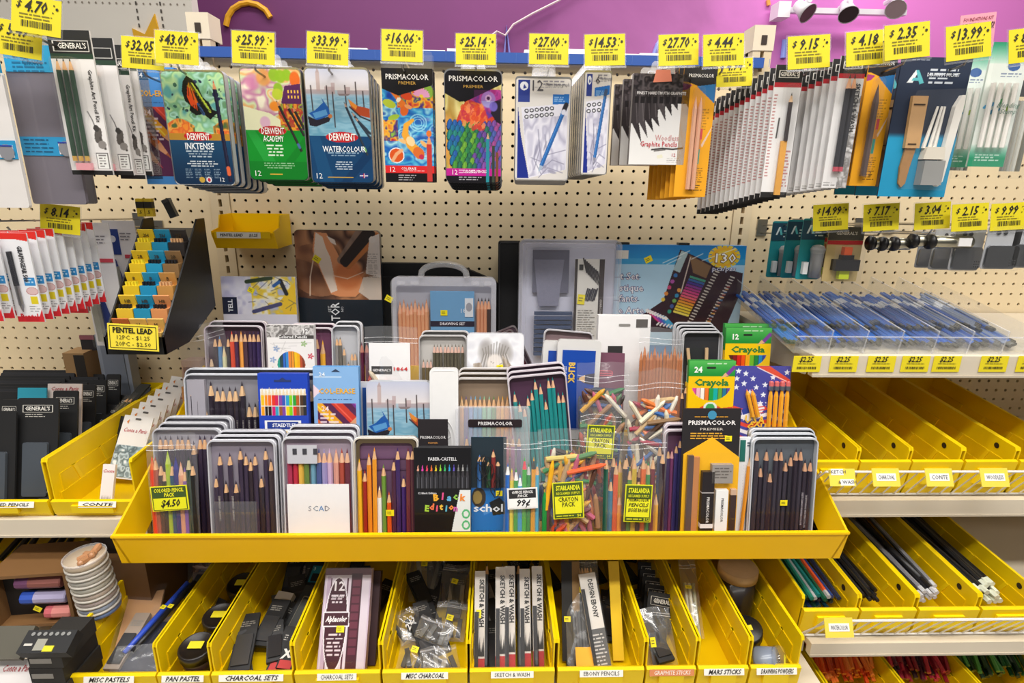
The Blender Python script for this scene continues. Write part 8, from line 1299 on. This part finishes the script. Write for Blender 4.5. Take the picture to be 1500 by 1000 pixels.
# 9 powders
T = thing('jar', 'tall dark jar with a pale wooden lid in the DRAWING POWDERS bin', 'jar', None, inb(C[9], -.003, .165, .003)); g = G(); g.lathe([(.034, 0), (.036, .005), (.036, .10)], '241c18', 28); g.to('jar_body', 'gloss', T, True); g = G(); g.lathe([(.038, .10), (.038, .118), (.036, .120)], ['c8a478', 'c8a478', 'd0b088'], 28); g.to('lid', 'wood', T, True)
T = thing('jar', 'short black jar with yellow sticker in the DRAWING POWDERS bin', 'jar', None, inb(C[9], -.008, .085, .012), (.25, -.2, 0)); g = G(); g.lathe([(.025, 0), (.026, .03)], '20201e', 24); g.to('jar_body', 'gloss', T, True); g = G(); g.lathe([(.028, .028), (.028, .046), (.026, .048)], '161616', 24); g.to('lid', 'plastic', T, True); g = G(); g.box(-.010, .010, -.005, .005, .0482, .0486, 'e0d020'); g.to('price_sticker', 'paper', T)
T = thing('jar', 'clear jar of grey powder tipped over at the front of the DRAWING POWDERS bin', 'jar', None, inb(C[9], -.016, .028, .03), (.3, 1.15, -.2)); g = G(); g.lathe([(.021, 0), (.0225, .004), (.0225, .036)], '7c8698', 24); g.to('powder_body', 'gloss', T, True); g = G(); g.lathe([(.0245, .034), (.0245, .046), (.022, .048)], 'a8b0bc', 24); g.to('lid', 'acrylic', T, True); g = G(); g.box(-.003, .003, -.012, .012, .0482, .0488, 'e0d828'); g.to('price_sticker', 'paper', T)

# flat packs lying under the others
def filler(i, n, cols, nm, seed, x0=None, x1=None, k=('flat dark pack',), zz=.035, cat='pencil pack'):
    T0, w = C[i]; rd = random.Random(seed); x0 = -w/2+.022 if x0 is None else x0; x1 = w/2-.022 if x1 is None else x1
    for q in range(n):
        pw = rd.uniform(.026, .036); ph = rd.uniform(.07, .11); y = .02+.34*q/n+rd.uniform(0, .01); x = rd.uniform(x0, x1); c = rd.choice(cols)
        T = lay(C[i], 'flat_pack', f'{k[q % len(k)]} lying under the others, {["front", "front", "middle", "middle", "rear", "rear"][q*6//n]} of the {nm} bin', cat, x, y, rd.uniform(.006, zz), pw, ph, .008, c, .16, rd.uniform(-.5, .5), f'flat packs under the others in the {nm} bin')
        g = G(); g.fine(-pw*.36, pw*.4, ph*.85, 3, .004, '8a8680', -.0006, .5, q); g.box(-pw*.4, pw*.4, -.004, 0, ph*.08, ph*.6, rd.choice(['2e2e30', '3a3a3c', '26262a'])); g.to('cover_print', 'gloss', T)
DK = ['1e1e20', '262628', '2c2a2a', '343436']
filler(0, 8, ['6a5a50', '8a7868', '4a4a50', '9a8a7c'], 'MISC PASTELS', 1, k=('bagged dull paper pack',)); filler(2, 14, DK+['4a4846'], 'bold lettered CHARCOAL SETS', 2, k=('flat black charcoal pack',)); filler(4, 14, DK, 'MISC CHARCOAL', 3, k=('flat black charcoal pack',)); filler(6, 10, DK+['4a3a20'], 'EBONY PENCILS', 4, k=('flat dark pencil card',)); filler(7, 6, DK, 'GRAPHITE STICKS', 5, -.006, .006, k=('flat black graphite pack',)); filler(5, 6, DK+['a8a09a'], 'SKETCH & WASH', 6, k=('flat dark pencil card',), zz=.012); filler(3, 5, DK, 'thin lettered CHARCOAL SETS', 7, k=('flat black pack',), zz=.012)
